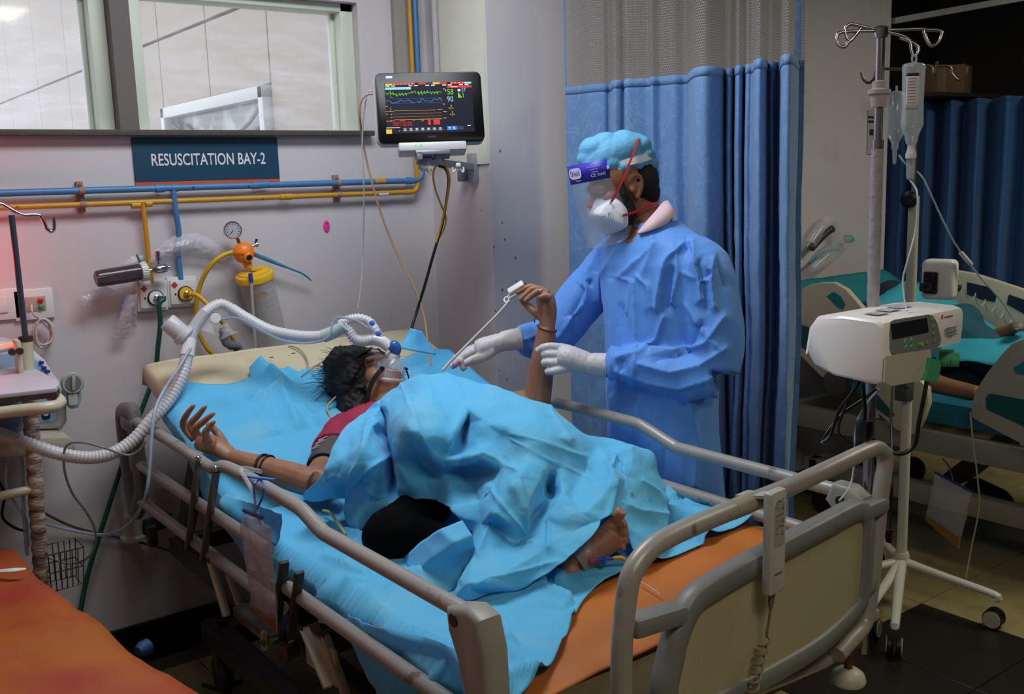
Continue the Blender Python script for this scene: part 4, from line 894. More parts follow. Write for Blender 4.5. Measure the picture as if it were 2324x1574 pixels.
def poly(name, pts, m, parent, o_=.001, th=.0008):
    q = [PP(x, y, o_) for x, y in pts]; me = MB(); n = len(q); me.add(q+[p+V(0, th, 0) for p in q], [tuple(range(n)), tuple(range(2*n-1, n-1, -1))]+[(i, n+i, n+(i+1) % n, (i+1) % n) for i in range(n)]); return me.build(name, m, parent, False)
pan = poly('panel', [(690, 990), (720, 975), (980, 935), (1020, 945), (1050, 1000), (1080, 1120), (1075, 1165), (1050, 1190), (740, 1245), (700, 1235), (685, 1190), (680, 1080)], pgr, pu)
poly('display', [(690, 1010), (970, 960), (985, 1072), (705, 1130)], mat('lcd_dark', (34, 38, 44), .2), pan, .0016)
for x, y in ((800, 1150), (848, 1140), (808, 1192), (852, 1184)): MB().lathe([(0, 0), (.0062, 0), (.005, .0016), (0, .0016)], PP(x, y, .001), (0, -1, 0), 12).build('key', grnp, pan)
for x, y in ((1015, 978), (1020, 1030), (1022, 1085), (1030, 1140), (912, 1168), (970, 1155)): MB().box(PP(x, y, .0016), (.010, .0016, .0075), bevel=.0007, seg=1).build('key', grnp, pan)
MB().lathe([(0, 0), (.0045, 0), (.0045, .0012), (0, .0012)], PP(931, 1166, .002), (0, -1, 0), 12).build('key', mat('amber_key', (206, 170, 50), .4), pan)
for k in range(6): MB().box(PP(1160-(k % 2)*8, 1035+k*14, .0012), (.046 if k < 5 else .02, .0004, .0016), rotY(.0)).build('print_line', mat('faint_print', (120, 116, 118), .6), pu)
MB().box(PP(1140, 950, .0012), (.034, .0004, .003)).build('maker_mark', mat('red_grey_print', (170, 96, 96), .6), pu)
MB().box(PP(1090, 952, .0012), (.006, .0004, .008)).build('maker_mark', mat('red_grey_print'), pu)
poly('door', [(650, 1260), (1000, 1205), (1010, 1320), (960, 1440), (700, 1490), (640, 1460)], mat('pump_door', (186, 182, 168), .35), pu, .003, .003)
MB().lathe([(0, 0), (.016, 0), (.016, .014), (.013, .016), (0, .016)], PP(1160, 1285, -.03), (.5, -1, 0), 18).build('knob', grnp, pu)
MB().lathe([(.017, -.03), (.020, -.028), (.020, 0), (.017, .002)], PP(1175, 1275, -.03), (.5, -1, 0), 18).build('knob_collar', grnp, pu)
poly('lever', [(1000, 1270), (1070, 1290), (1078, 1350), (1055, 1465), (950, 1445), (985, 1370)], grnp, pu, .012, .016)
for k in range(3): MB().box((xl+.06+.06*k, yf+.06+.012*k, zt+.0055), (.045, .035, .0004)).build('top_label', mat('top_label_print', (186, 184, 190), .6, c2=(150, 148, 156), c2lo=.5, c2hi=.52, c2scale=90), pu)
MB().box((1.985, 1.318, 1.22), (.05, .035, .06), bevel=.006).build('pole_clamp', blackp, pu)
# cords under the pump
blk = mat('black_rubber', (14, 14, 16), .35); cords = []
for pts, r_, lab in (([(1952, 862, 2.2), (1935, 890, 2.2), (1905, 930, 2.22), (1885, 985, 2.22), (1868, 1003, 2.22), (1875, 985, 2.25), (1910, 940, 2.27), (1960, 905, 2.27), (1990, 880, 2.25)], .0040, 'black lead with blue tip looping left below the infusion pump'),
                     ([(1958, 872, 2.22), (1962, 920, 2.22), (1962, 945, 2.22), (1960, 975, 2.23), (2000, 1010, 2.3), (2040, 1030, 2.3), (2075, 1010, 2.3), (2085, 960, 2.28), (2097, 900, 2.25), (2104, 862, 2.2)], .0050, 'thick black power cord hanging in a loop below the infusion pump'),
                     ([(1942, 868, 2.24), (1920, 920, 2.25), (1905, 960, 2.26), (1905, 985, 2.27), (1930, 1005, 2.28), (1950, 1008, 2.28)], .0032, 'thin black lead curving beside the IV pole below the pump'),
                     ([(2060, 880, 3.45), (2030, 868, 3.3), (2024, 900, 3.1), (2022, 960, 2.9), (2024, 1080, 2.75), (2022, 1160, 2.75), (2019, 1205, 2.75)], .0040, 'black cable hanging straight down ending in a plug')):
    cords.append(tag(tube('electric_cable', [P(x, y, d=d) for x, y, d in pts], r_, blk), lab, 'cord'))
MB().box(P(1962, 975, d=2.23), (.035, .035, .05), bevel=.012).build('plug', blk, cords[1])
MB().box(P(2018, 1215, d=2.75), (.016, .016, .04), bevel=.005).build('plug', blk, cords[3])
MB().tube([P(1870, 1000, d=2.22), P(1866, 1006, d=2.22)], .0045, 8).build('tip', mat('blue_tip', (60, 96, 170), .4), cords[0])
tag(tube('iv_line', [P(2000, 880, d=2.25), P(1975, 905, d=2.25), P(1948, 950, d=2.28), P(1940, 1000, d=2.28), P(1938, 1060, d=2.27), P(1928, 1105, d=2.25), P(1905, 1135, d=2.2)], .0024, ivt), 'clear infusion line running down beside the IV pole to the bed', 'tube')

# ------------------------------------------------------------------ rolling drip stand behind
sx, sy = 3.24, 1.97; wst = mat('stand_white', (206, 204, 192), .4, var=.04)
st = thing('drip_stand', 'white drip stand on castors standing beyond the foot of the bed', 'drip stand', (sx, sy, 0))
zk = P(2068, 445, x=sx).z
MB().tube([(sx, sy, .1), (sx, sy, .62)], .020, 16).build('lower_tube', wst, st) if False else None
MB().tube([(sx, sy, .10), (sx, sy, zk)], .0185, 18).build('column', wst, st)
MB().tube([(sx, sy, zk-.05), (sx, sy, 1.93)], .009, 12).build('inner_rod', stl, st)
MB().lathe([(0, 0), (.012, 0), (.03, .006), (.03, .022), (.02, .028), (0, .028)], V(sx-.022, sy+.0, zk-.01), V(-1, -.3, 0), 10).build('clamp_knob', blackp, st)
MB().lathe([(.0185, -.02), (.024, -.02), (.024, .02), (.0185, .02)], (sx, sy, P(2048, 1292, x=sx).z+.02), (0, 0, 1), 18).build('ring', dgrey, st)
MB().lathe([(.024, -.05), (.028, -.04), (.028, .03), (.024, .04)], (sx, sy, .155), (0, 0, 1), 18).build('hub', wst, st)
MB().box(P(2052, 885, x=sx-.02), (.05, .05, .075), bevel=.006).build('bracket', dgrey, st)
for k, (px, py) in enumerate(((2030, 1462), (2256, 1398), (2180, 1360), (1890, 1330), (1960, 1440))):
    c = P(px, py, z=.04) if k < 3 else None
    if k == 3: c = V(sx-.35, sy+.16, .04)
    if k == 4: c = V(sx-.33, sy-.1, .04)
    if k == 2: c = V(sx+.25, sy+.26, .04)
    e = V(c.x, c.y, .10)
    MB().tube([(sx, sy, .16), (V(sx, sy, .17)*.6+e*.4), e+V(0, 0, .02), e], [.020, .018, .015, .013], 12, 5, flat=.8).build('leg', wst, st)
    dr = V(e.y-sy, -(e.x-sx), 0).normalized(); ca = MB()
    for s_ in (-1, 1): ca.lathe([(0, -.009), (.028, -.009), (.034, -.006), (.034, .006), (.028, .009), (0, .009)], c+dr*.014*s_-V(0, 0, .005), dr, 18)
    q = ca.build('castor', blackp, st)
    for s_ in (-1, 1): MB().lathe([(.020, -.001), (.030, -.001), (.030, .002), (.020, .002)], c+dr*(.014*s_+.010*s_)-V(0, 0, .005), dr, 18).build('tyre_ring', mat('tyre_cream', (176, 164, 140), .5), q)
brz = mat('bronze_rod', (126, 108, 88), .35, .8)
ht = V(sx, sy, 1.925)
for pts in ([(2070, 158), (2010, 156), (1990, 160), (1984, 178), (1972, 188), (1960, 180), (1955, 164)], [(2075, 156), (2150, 150), (2160, 168), (2175, 182), (2190, 172), (2195, 152)], [(2080, 150), (2112, 150), (2118, 168), (2124, 150), (2128, 140)]):
    MB().tube([P(x, y, d=(ht-CAM).dot(_f)) for x, y in pts], .005, 10, 5).build('hook', brz, st)
b2 = thing('infusion_bottle', 'second infusion bottle hanging on the white drip stand behind', 'infusion bottle', P(2035, 205, d=3.5))
k = 3.5/2.81/F_PX
MB().lathe([(.004, 0), (.026, .006), (.034, .02), (.034, .12), (.030, .15), (.016, .175), (.012, .18), (.012, .20), (.008, .205), (.006, .25), (.003, .255)], P(2035, 205, d=3.5), (0, 0, -1), 20).build('bottle', mat('bottle_plastic'), b2)
MB().tube([P(2035, 195, d=3.5), P(2035, 210, d=3.5)], .004, 8).build('eyelet', mat('bottle_plastic'), b2)
p2 = thing('infusion_pump', 'small white infusion pump on the white drip stand', 'infusion pump', P(2130, 680, d=3.62))
c = P(2133, 633, d=3.62)
R2 = frame(V(0, 0, 1), (0, 1, 0)); Rz = Matrix.Rotation(.25, 3, 'Z')
MB().box(c, (.075, .115, .145), Rz, .02, 4).build('body', pw, p2)
MB().box(c+V(.03, -.06, 0), (.004, .10, .147), Rz, .0).build('seam', mat('seam_grey', (150, 146, 146), .5), p2) if False else None
MB().box(c+Rz@V(-.075, .02, -.02), (.08, .02, .03), bevel=.004).build('pole_clamp', blackp, p2)
MB().box(c+Rz@V(-.042, .02, -.01), (.02, .05, .08), bevel=.006).build('rear_plate', blackp, p2)
MB().box(c+Rz@V(.056, -.03, -.04), (.02, .04, .05), bevel=.006).build('lever', grnp, p2)
MB().lathe([(0, 0), (.02, 0), (.02, .03), (0, .03)], c+Rz@V(.035, -.03, -.03), (1, -.4, 0), 14).build('knob', dgrey, p2)
co = []
for k in range(46):
    t_ = k/45; q = P(2185, 658, d=3.6).lerp(P(2320, 745, d=4.0), t_); co.append(q+V(0, 0, .018*math.sin(k*.9))+V(.012*math.cos(k*.9), 0, 0))
tag(tube('iv_line', co, .0022, ivt, smooth=3), 'wavy clear line from the small pump to the second patient', 'tube')

# ------------------------------------------------------------------ bed two with the second patient
B2 = thing('hospital_bed', 'cream hospital bed with teal panels in the dim bay on the right', 'bed', (4.25, 1.9, 0))
ivory = mat('bed_ivory_plastic', (206, 196, 176), .45, var=.04); tealp = mat('bed_teal_insert', (16, 88, 92), .4, var=.05)
X2, X2F = 3.74, 4.72
def plate(name, pts, x, th, m, par, bev=.008):
    q = [P(px, py, x=x) for px, py in pts]; return MB().prism([(p.y, p.z) for p in q], (x, 0, 0), (0, 1, 0), (0, 0, 1), th, bev).build(name, m, par, sharp=35)
hs = [(1815, 660), (1842, 645), (1870, 640), (1898, 640), (1925, 655), (1960, 695), (2010, 760), (2070, 835), (2110, 880), (2112, 915), (2098, 955), (2080, 985), (2040, 975), (1990, 930), (1935, 875), (1900, 850), (1870, 855), (1815, 800)]
sr = plate('head_side_panel', hs, X2, .035, ivory, B2)
plate('teal_insert', [(1815, 735), (1842, 745), (1850, 745), (1920, 830), (1985, 890), (2030, 940), (2022, 950), (1960, 905), (1890, 838), (1840, 800), (1815, 785)], X2-.019, .004, tealp, sr, 0)
plate('handle_recess', [(1876, 672), (1892, 662), (1908, 672), (1918, 690), (1912, 702), (1900, 696)], X2-.019, .004, mat('teal_sheet', (22, 128, 140), .7, var=.06), sr, 0)
MB().lathe([(0, 0), (.06, 0), (.06, .01), (.045, .016), (0, .016)], P(1898, 868, x=X2-.02), (-1, 0, 0), 24).build('pivot_cap', dgrey, sr)
fs = [(2420, 750), (2324, 768), (2300, 778), (2275, 805), (2240, 850), (2218, 885), (2208, 920), (2210, 945), (2225, 955), (2330, 1010), (2430, 1060)]
sf = plate('foot_side_panel', fs, X2-.02, .035, mat('bed_pale_plastic', (176, 170, 162), .45, var=.04), B2)
plate('teal_insert', [(2237, 905), (2242, 895), (2250, 893), (2330, 908), (2420, 925), (2420, 1010), (2330, 970), (2240, 928)], X2-.039, .004, tealp, sf, 0)
plate('handle_recess', [(2300, 835), (2330, 815), (2400, 790), (2400, 825), (2330, 850), (2306, 848)], X2-.039, .004, mat('teal_sheet'), sf, 0)
fr_ = [(2120, 650), (2140, 612), (2170, 612), (2215, 620), (2260, 634), (2324, 655), (2420, 690), (2420, 860), (2324, 820), (2200, 760), (2120, 745)]
far = plate('far_side_panel', fr_, X2F, .035, ivory, B2)
for h_ in ([(2195, 640), (2240, 650), (2262, 668), (2258, 685), (2230, 680), (2195, 668)], [(2290, 668), (2340, 685), (2420, 715), (2420, 740), (2330, 715), (2285, 690)]):
    plate('handle_recess', h_, X2F-.019, .003, mat('seen_through_blue', (24, 36, 60), .6), far, 0)  # dark blue of the curtain showing through the holes
b = MB()
for x in (3.80, 4.64): b.box((x, 1.9, .47), (.05, 2.1, .10), bevel=.01)
b.box((4.22, 2.92, .47), (.84, .05, .09), bevel=.01); b.box((4.22, .9, .47), (.84, .05, .09), bevel=.01); b.build('frame', mat('bed_ivory_metal', (150, 146, 134), .5), B2)
b = MB()
for x in (3.86, 4.6): b.box((x, 1.9, .22), (.06, 1.9, .09), bevel=.01)
for y in (1.0, 2.8): b.box((4.23, y, .22), (.8, .06, .09), bevel=.01)
b.build('base_frame', mat('bed_ivory_metal'), B2)
MB().bar((4.2, 2.3, .2), (4.2, 2.0, .5), .2, .06).build('lift_arm', dgrey, B2); MB().bar((4.2, 1.1, .2), (4.2, 1.4, .5), .2, .06).build('lift_arm', dgrey, B2)
MB().lathe([(0, -.09), (.05, -.09), (.06, -.06), (.06, .07), (.045, .09), (0, .09)], P(2240, 1128, x=3.95), (.3, 1, .1), 18).build('motor', blackp, B2)
for x in (3.86, 4.6):
    for y in (1.05, 2.75): MB().lathe([(0, -.02), (.06, -.02), (.066, 0), (.06, .02), (0, .02)], (x, y, .066), (1, 0, 0), 18).build('castor', blackp, B2)
def m2z(y): return .66+.40*max(0, y-2.28)/.7
mm = MB(); v, f = [], []
def m2fn(u, v):
    return None
secs = []
for i in range(24):
    y = .88+i*(2.98-.88)/23; z = m2z(y); secs.append([V(3.80, y, z-.11), V(3.795, y, z-.02), V(3.82, y, z), V(4.2, y, z+.008), V(4.62, y, z), V(4.645, y, z-.02), V(4.64, y, z-.11)])
m2 = sweep('mattress', secs, mat('teal_mattress_cover', (20, 112, 140), .6, var=.06), None); tag(m2, 'teal covered mattress on the dim bed at the right', 'mattress')
def sh2(u, v):
    x = 3.79+.87*u; y = 2.99-.66*v; z = m2z(y)+.012+.006*ns((x, y, 0), 9)
    if u < .06: z -= .10*(1-u/.06)
    return V(x, y, z)
shm = mat('teal_sheet'); tag(solid(grid_obj('bed_sheet', 24, 24, sh2, shm), .003), 'teal sheet over the raised head of the dim bed at right', 'bed sheet')
# second patient
skin2 = mat('skin_dim', (150, 104, 76), .5, var=.08, scale=18)
pr = thing('person', 'second patient lying under a cyan sheet on the dim right bed', 'person', (4.2, 1.8, .7))
bd = MB(); hd = P(2035, 675, x=4.2); 
zc = m2z(hd.y)+.115
bd.blob((4.2, hd.y, zc), (.082, .105, .10), n=20); bd.tube([(4.2, hd.y-.08, zc-.03), (4.2, hd.y-.2, zc-.06)], [.05, .06], 12)
bd.tube([(4.05, hd.y-.25, zc-.08), (4.35, hd.y-.25, zc-.08)], .075, 14); bd.tube([(4.2, hd.y-.25, zc-.08), (4.2, hd.y-.55, m2z(hd.y-.55)+.08), (4.2, hd.y-.85, .74)], [.09, .09, .09], 16, 4)
for s_ in (-1, 1): bd.tube([(4.2+.08*s_, hd.y-.8, .77), (4.2+.09*s_, hd.y-1.2, .76), (4.2+.09*s_, hd.y-1.62, .74)], [.07, .055, .045], 12, 4); bd.blob((4.2+.09*s_, hd.y-1.66, .78), (.04, .05, .10))
el1, wr1 = P(2100, 855, x=3.93), P(2222, 892, x=3.86)
bd.tube([(4.03, hd.y-.25, zc-.08), el1, wr1], [.05, .045, .03], 12, 4); bd.blob(wr1+V(.03, -.06, -.01), (.03, .05, .016))
ha = P(2312, 738, x=4.2); bd.tube([(4.33, hd.y-.25, zc-.08), (4.34, hd.y-.45, m2z(hd.y-.45)+.07), ha+V(.06, .14, -.08), ha+V(.02, .05, -.03), ha], [.045, .035, .03, .026, .024], 12, 4); bd.blob(ha+V(-.03, -.02, .0), (.05, .03, .02))
bd.remesh('body', .008, skin2, pr, 4)
gn = MB(); gn.tube([(4.03, hd.y-.25, zc-.08), (4.37, hd.y-.25, zc-.08)], .088, 16); gn.tube([(4.2, hd.y-.22, zc-.08), (4.2, hd.y-.55, m2z(hd.y-.55)+.085), (4.2, hd.y-.80, .755)], [.11, .105, .105], 16, 4)
gn.tube([(4.03, hd.y-.25, zc-.08), V(4.03, hd.y-.25, zc-.08).lerp(el1, .7)], [.072, .066], 14); gn.tube([(4.33, hd.y-.25, zc-.08), (4.34, hd.y-.45, m2z(hd.y-.45)+.07)], [.07, .06], 14)
gn.remesh('hospital_shirt', .009, mat('dark_teal_shirt', (26, 84, 104), .8, var=.08), pr, 4)
MB().blob((4.2, hd.y+.022, zc+.005), (.088, .10, .105), n=20).build('hair_cap', mat('dark_cap', (34, 44, 60), .8), pr)
def bl2(u, v):
    x = 3.95+.64*u; y = 2.60-1.65*v; k = math.sin(math.pi*(.12+.78*u))**.55; z = m2z(y)+.02+.21*k*(1-.2*v)+.02*ns((x, y, 0), 8)-.016*abs(ns((x, y, 5), 12))
    return V(x, y, z)
tag(solid(grid_obj('blanket', 30, 40, bl2, mat('cyan_cover', (54, 178, 206), .75, var=.05, transl=.1)), .003), 'cyan sheet covering the second patient on the right bed', 'blanket')
# urine bag under bed two and its line
ub = thing('urine_bag', 'clear urine bag with amber fluid hanging under the dim right bed', 'urine bag', P(2140, 1240, x=3.62))
q = [P(px, py, x=3.62) for px, py in ((2122, 1072), (2206, 1116), (2176, 1246), (2100, 1180))]
def ubf(u, v):
    p = (q[0]*(1-u)+q[1]*u)*(1-v)+(q[3]*(1-u)+q[2]*u)*v; return p+V(-.02*math.sin(math.pi*u)*math.sin(math.pi*v), .004*ns(p, 30), 0)
solid(grid_obj('bag', 12, 16, ubf, clear2, ub), .002)
MB().add([ubf(.04, .86)+V(-.004, 0, 0), ubf(.96, .80)+V(-.004, 0, 0), ubf(.97, .97)+V(-.004, 0, 0), ubf(.03, .97)+V(-.004, 0, 0), ubf(.5, .83)+V(-.012, 0, 0), ubf(.5, .96)+V(-.012, 0, 0)], [(0, 4, 5, 3), (4, 1, 2, 5)]).build('fluid', mat('amber_fluid', (150, 110, 20), .3), ub)
MB().tube([q[0]+V(-.004, 0, .004), q[1]+V(-.004, 0, .004)], .004, 8).build('hanger_bar', mat('blue_hanger', (36, 48, 120), .4), ub)
MB().tube([(q[0]+q[1])/2+V(0, 0, .004), (q[0]+q[1])/2+V(.02, .03, .05), P(2140, 1040, x=3.72)], .003, 8, 4).build('hook', mat('blue_hanger'), ub)
tag(tube('drain_line', [P(2202, 935, x=3.66), P(2208, 1000, x=3.64), P(2218, 1080, x=3.63), P(2222, 1150, x=3.63), P(2205, 1240, x=3.6), P(2192, 1310, x=3.55)], .0035, mat('pale_line', (170, 160, 140), .4)), 'pale drain line hanging from the side of the dim right bed', 'tube')
# spare breathing mask and tubing left of bed two
vt = thing('breathing_mask', 'clear breathing mask with teal tip and corrugated tube beside the grey wall', 'breathing mask', P(1850, 600, y=YF-.05))
hose('corrugated_tube', [P(1840, 565, y=YF-.05), P(1858, 545, y=YF-.05), P(1875, 528, y=YF-.05), P(1890, 518, y=YF-.05)], .018, mat('smoke_tube', (60, 62, 62), .4), vt, pitch=.02, depth=.35)
MB().tube([P(1838, 555, y=YF-.05), P(1862, 515, y=YF-.05), P(1885, 498, y=YF-.05), P(1897, 512, y=YF-.05), P(1904, 548, y=YF-.05)], .03, 12, 5).build('clear_tube', clear, vt)
MB().tube([P(1842, 610, y=YF-.05), P(1870, 585, y=YF-.05), P(1900, 560, y=YF-.05), P(1935, 540, y=YF-.05)], [.02, .045, .04, .02], 14, 4).build('mask_shell', clear, vt)
MB().blob(P(1925, 542, y=YF-.05), (.03, .03, .02)).build('teal_tip', mat('teal_tip', (70, 176, 168), .4, alpha=.8), vt)
MB().tube([P(1838, 598, y=YF-.05), P(1870, 572, y=YF-.05), P(1900, 566, y=YF-.05)], .007, 8, 4).build('strap_tube', mat('blue_catheter'), vt)
# ward beyond: curtains, box on a shelf, notices
T2 = [(1940, 251), (1965, 252), (1990, 247), (2020, 248), (2050, 242), (2080, 243), (2105, 236), (2135, 238), (2160, 232), (2190, 234), (2220, 227), (2250, 229), (2285, 222), (2320, 223), (2360, 216), (2420, 216), (2480, 208), (2560, 204)]
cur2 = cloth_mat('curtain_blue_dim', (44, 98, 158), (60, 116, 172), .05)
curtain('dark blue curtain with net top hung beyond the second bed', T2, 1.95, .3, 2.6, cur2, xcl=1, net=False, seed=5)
bx_ = thing('cardboard_box', 'brown cardboard box on a high shelf beyond the drip stand', 'box', P(2150, 220, d=5.6))
MB().box(P(2146, 186, d=5.75), (.20, .24, .17), Matrix.Rotation(.3, 3, 'Z'), .004).build('carton', mat('cardboard', (120, 92, 66), .8, var=.1), bx_)
MB().box(P(2146, 186, d=5.75), (.202, .05, .172), Matrix.Rotation(.3, 3, 'Z'), .002).build('tape', mat('parcel_tape', (134, 110, 82), .4), bx_)
struct(MB().box(P(2160, 222, d=5.85), (.9, .35, .02)).build('trim_6', mat('dark_shelf', (46, 44, 44), .6)))
struct(MB().bar(P(1985, 56, d=5.2), P(2330, -6, d=4.9), .03, .03).build('trim_7', mat('alu_track')))
nt_ = thing('wall_notice', 'small printed paper notice on the grey wall behind the drip stand', 'notice', P(1980, 330, y=YF))
MB().box(P(1982, 300, y=YF-.003), (.10, .002, .22)).build('paper', mat('dim_paper', (170, 168, 164), .7), nt_)
for k, py in enumerate((266, 276, 300)): MB().box(P(1980, py, y=YF-.005), (.07 if k < 2 else .05, .001, .012 if k < 2 else .03)).build('print', mat('notice_ink', (40, 40, 50), .7), nt_)
# ------------------------------------------------------------------ left: trolley, ventilator, orange couch
cream = mat('trolley_cream_paint', (206, 196, 172), .35, var=.06, scale=20, c2=(120, 84, 66), c2lo=.7, c2hi=.76, c2scale=25)
lam = mat('worn_laminate', (196, 190, 204), .4, var=.03, c2=(150, 138, 126), c2lo=.58, c2hi=.62, c2scale=5)
tz = 1.10
tr_ = thing('overbed_trolley', 'cream tube trolley with worn laminate top and bandaged post at the left edge', 'trolley', (.55, 3.1, 0))
top = [(-190, 806), (0, 812), (38, 816), (79, 835), (129, 861), (134, 871), (126, 880), (0, 894), (-190, 916)]
tp = [P(x, y, z=tz) for x, y in top]
tp = [V(p.x, min(p.y, 3.40), p.z) for p in tp]
MB().prism([(p.x, p.y) for p in tp], (0, 0, tz-.006), (1, 0, 0), (0, 1, 0), .012, .002).build('laminate_top', lam, tr_, sharp=35)
MB().prism([(p.x*1.004-.002, p.y) for p in tp], (0, 0, tz-.019), (1, 0, 0), (0, 1, 0), .013, 0).build('top_edge', mat('dark_edge', (58, 48, 46), .7, var=.3, scale=60), tr_, sharp=35)
MB().tube([p+V(0, 0, -.048) for p in [P(x, y, z=tz) for x, y in ((-190, 916), (0, 893), (100, 884), (126, 876), (128, 866), (80, 842))]], .0165, 14, 5).build('rim_tube', cream, tr_)
pp = P(66, 838, z=tz); px_, py_ = pp.x, pp.y
MB().tube([(px_-.05, py_, .02), (px_, py_, 1.185)], .0185, 16).build('post', cream, tr_)
MB().tube([(px_, py_, 1.183), (px_, py_, 1.197)], .0195, 16).build('post_cap', mat('brown_rust', (58, 36, 32), .8, var=.4, scale=70), tr_)
band = mat('bandage_tape', (190, 170, 158), .8, var=.12, scale=30, c2=(104, 82, 68), c2lo=.45, c2hi=.62, c2scale=9, bump=.5, bscale=50, stretch=(1, 1, 3))
def wrap(u, v):
    z = .42+.61*v; a = 2*math.pi*u; r_ = .0215+.0016*math.sin((z*28+u)*6.283)+.0012*ns((u*2, z*20, 1), 3); return V(px_-.05*(1.185-z)/1.165+r_*math.cos(a), py_+r_*math.sin(a), z)
grid_obj('bandage_wrap', 20, 120, wrap, band, tr_, True)
zb = P(60, 1112, y=py_).z
MB().tube([V(px_-.02, py_, zb), V(px_-.6, py_-.05, zb-.005)], .014, 12).build('cross_bar', cream, tr_)
MB().tube([V(px_-.62, py_-.05, .03), V(px_-.62, py_-.05, 1.06)], .0185, 12).build('post', cream, tr_)
MB().box((px_-.31, py_-.02, .04), (.66, .05, .05), bevel=.008).build('base_bar', cream, tr_)
MB().box((px_-.03, py_-.03, 1.145), (.014, .05, .10), bevel=.004).build('clamp', cream, tr_)
for dx in (-.02, .0): MB().lathe([(0, 0), (.010, 0), (.010, .012), (0, .012)], (px_-.03+dx, py_-.055, 1.165), (0, -1, 0), 8).build('clamp_bolt', mat('brown_rust'), tr_)
hook_z = P(47, 487, y=py_).z
MB().tube([(px_, py_, 1.19), (px_, py_, hook_z)], .0085, 12).build('hook_rod', mat('grey_rod', (92, 98, 112), .35, .7), tr_)
MB().tube([P(x, y, y=py_) for x, y in ((-12, 480), (-5, 466), (4, 463), (25, 475), (50, 487), (75, 487), (90, 489), (98, 500), (105, 516), (114, 525), (121, 522), (123, 510), (121, 494))], .0052, 10, 5).build('hook', chrome, tr_)
# wire basket
bk = thing('wire_basket', 'small dark wire basket hanging on the bandaged trolley post', 'basket', P(130, 1318, y=py_))
wire = mat('dark_wire', (62, 62, 64), .4, .6)
z1, z0 = P(140, 1240, y=py_).z, P(140, 1325, y=py_).z; x0, x1 = px_-.015, px_+.085
for zz, s_ in ((z1, 1), ((z0+z1)/2, .93), (z0, .86)):
    MB().tube([V(x0, py_-.05*s_, zz), V(x1-.02*(1-s_)*5, py_-.05*s_, zz), V(x1-.02*(1-s_)*5, py_+.05*s_, zz), V(x0, py_+.05*s_, zz)], .0022, 6, 0, closed=True).build('rim_wire', wire, bk)
for k in range(7):
    x = x0+(x1-x0)*k/6
    for s_ in (-1, 1): MB().tube([V(x, py_+.05*s_, z1), V(x0+(x-x0)*.9, py_+.043*s_, z0)], .0016, 6).build('upright_wire', wire, bk)
# ventilator
bvw = mat('ventilator_pale_blue', (150, 178, 206), .4, var=.03); vwh = mat('ventilator_white', (206, 208, 212), .35, var=.03)
ven = thing('ventilator', 'pale blue and white ventilator standing behind the trolley', 'ventilator', (.4, 3.22, 0))
yv = 3.235
def PV(x, y, o_=0): return P(x, y, y=yv-o_)
q = [PV(x, y) for x, y in ((-220, 770), (30, 775), (70, 790), (100, 815), (118, 845), (140, 870), (150, 900), (151, 955), (140, 972), (-220, 990))]
MB().prism([(p.x, p.z) for p in q], (0, yv+.06, 0), (1, 0, 0), (0, 0, 1), .15, .015, 3).build('housing', vwh, ven, sharp=35)
q = [PV(x, y, .02) for x, y in ((-220, 800), (60, 802), (92, 822), (110, 850), (128, 880), (132, 945), (124, 958), (-220, 975))]
fp = MB().prism([(p.x, p.z) for p in q], (0, yv-.016, 0), (1, 0, 0), (0, 0, 1), .02, .006).build('front_panel', bvw, ven, sharp=35)
for x, y in ((94, 822), (100, 834), (108, 842)): MB().box(PV(x, y, .028), (.014, .006, .010), rotY(.4), .002).build('key', mat('blue_key', (44, 70, 170), .4), fp)
sk = MB().prism(rrect(.040, .042, .008), PV(104, 940, .028), (1, 0, 0), (0, 0, -1), .005, 0).build('socket_surround', mat('socket_blue', (132, 160, 190), .3), fp)
MB().prism(rrect(.024, .030, .008), PV(104, 940, .031), (1, 0, 0), (0, 0, -1), .004, 0).build('socket', mat('socket_dark', (24, 30, 48), .3), fp)
MB().prism(rrect(.014, .014, .004), PV(104, 938, .0335), (1, 0, 0), (0, 0, -1), .003, 0).build('socket_core', mat('socket_pale', (170, 190, 214), .3), fp)
hg = PV(20, 945, .045)
MB().blob(hg, (.055, .03, .055), n=20).build('filter_dome', mat('dome_smoke', (150, 172, 196), .15, alpha=.7), ven)
kn = PV(162, 868, .05)
ck = MB().lathe([(0, 0), (.031, 0), (.033, .006), (.033, .016), (.030, .020), (0, .020)], kn, (0, -1, .05), 30).build('dial_knob', mat('knob_grey', (172, 172, 172), .4), ven)
MB().lathe([(0, 0), (.023, 0), (.023, .001), (0, .001)], kn+V(0, -.0205, .001), (0, -1, .05), 24).build('dial_face', mat('dial_grey', (112, 114, 116), .4), ck)
MB().box(kn+V(0, -.024, .001), (.010, .010, .044), rotY(.12), .003).build('dial_grip', mat('knob_grey'), ck)
q = [PV(x, y, .04) for x, y in ((146, 880), (181, 878), (184, 905), (176, 924), (160, 927), (148, 915))]
MB().prism([(p.x, p.z) for p in q], (0, yv-.03, 0), (1, 0, 0), (0, 0, 1), .05, .008).build('cassette', bvw, ven)
MB().prism(rrect(.026, .034, .006), PV(166, 906, .068), (1, 0, 0), (0, 0, 1), .003, 0).build('cassette_label', mat('cassette_label', (176, 190, 176), .5), ven)
MB().box(PV(164, 868, -.0), (.05, .06, .04), bevel=.008).build('knob_arm', vwh, ven)
q = [PV(x, y, .03) for x, y in ((-220, 985), (140, 978), (153, 988), (156, 1005), (148, 1016), (-220, 1035))]
MB().prism([(p.x, p.z) for p in q], (0, yv-.02, 0), (1, 0, 0), (0, 0, 1), .20, .008).build('shelf', mat('shelf_cream', (176, 168, 152), .45), ven)
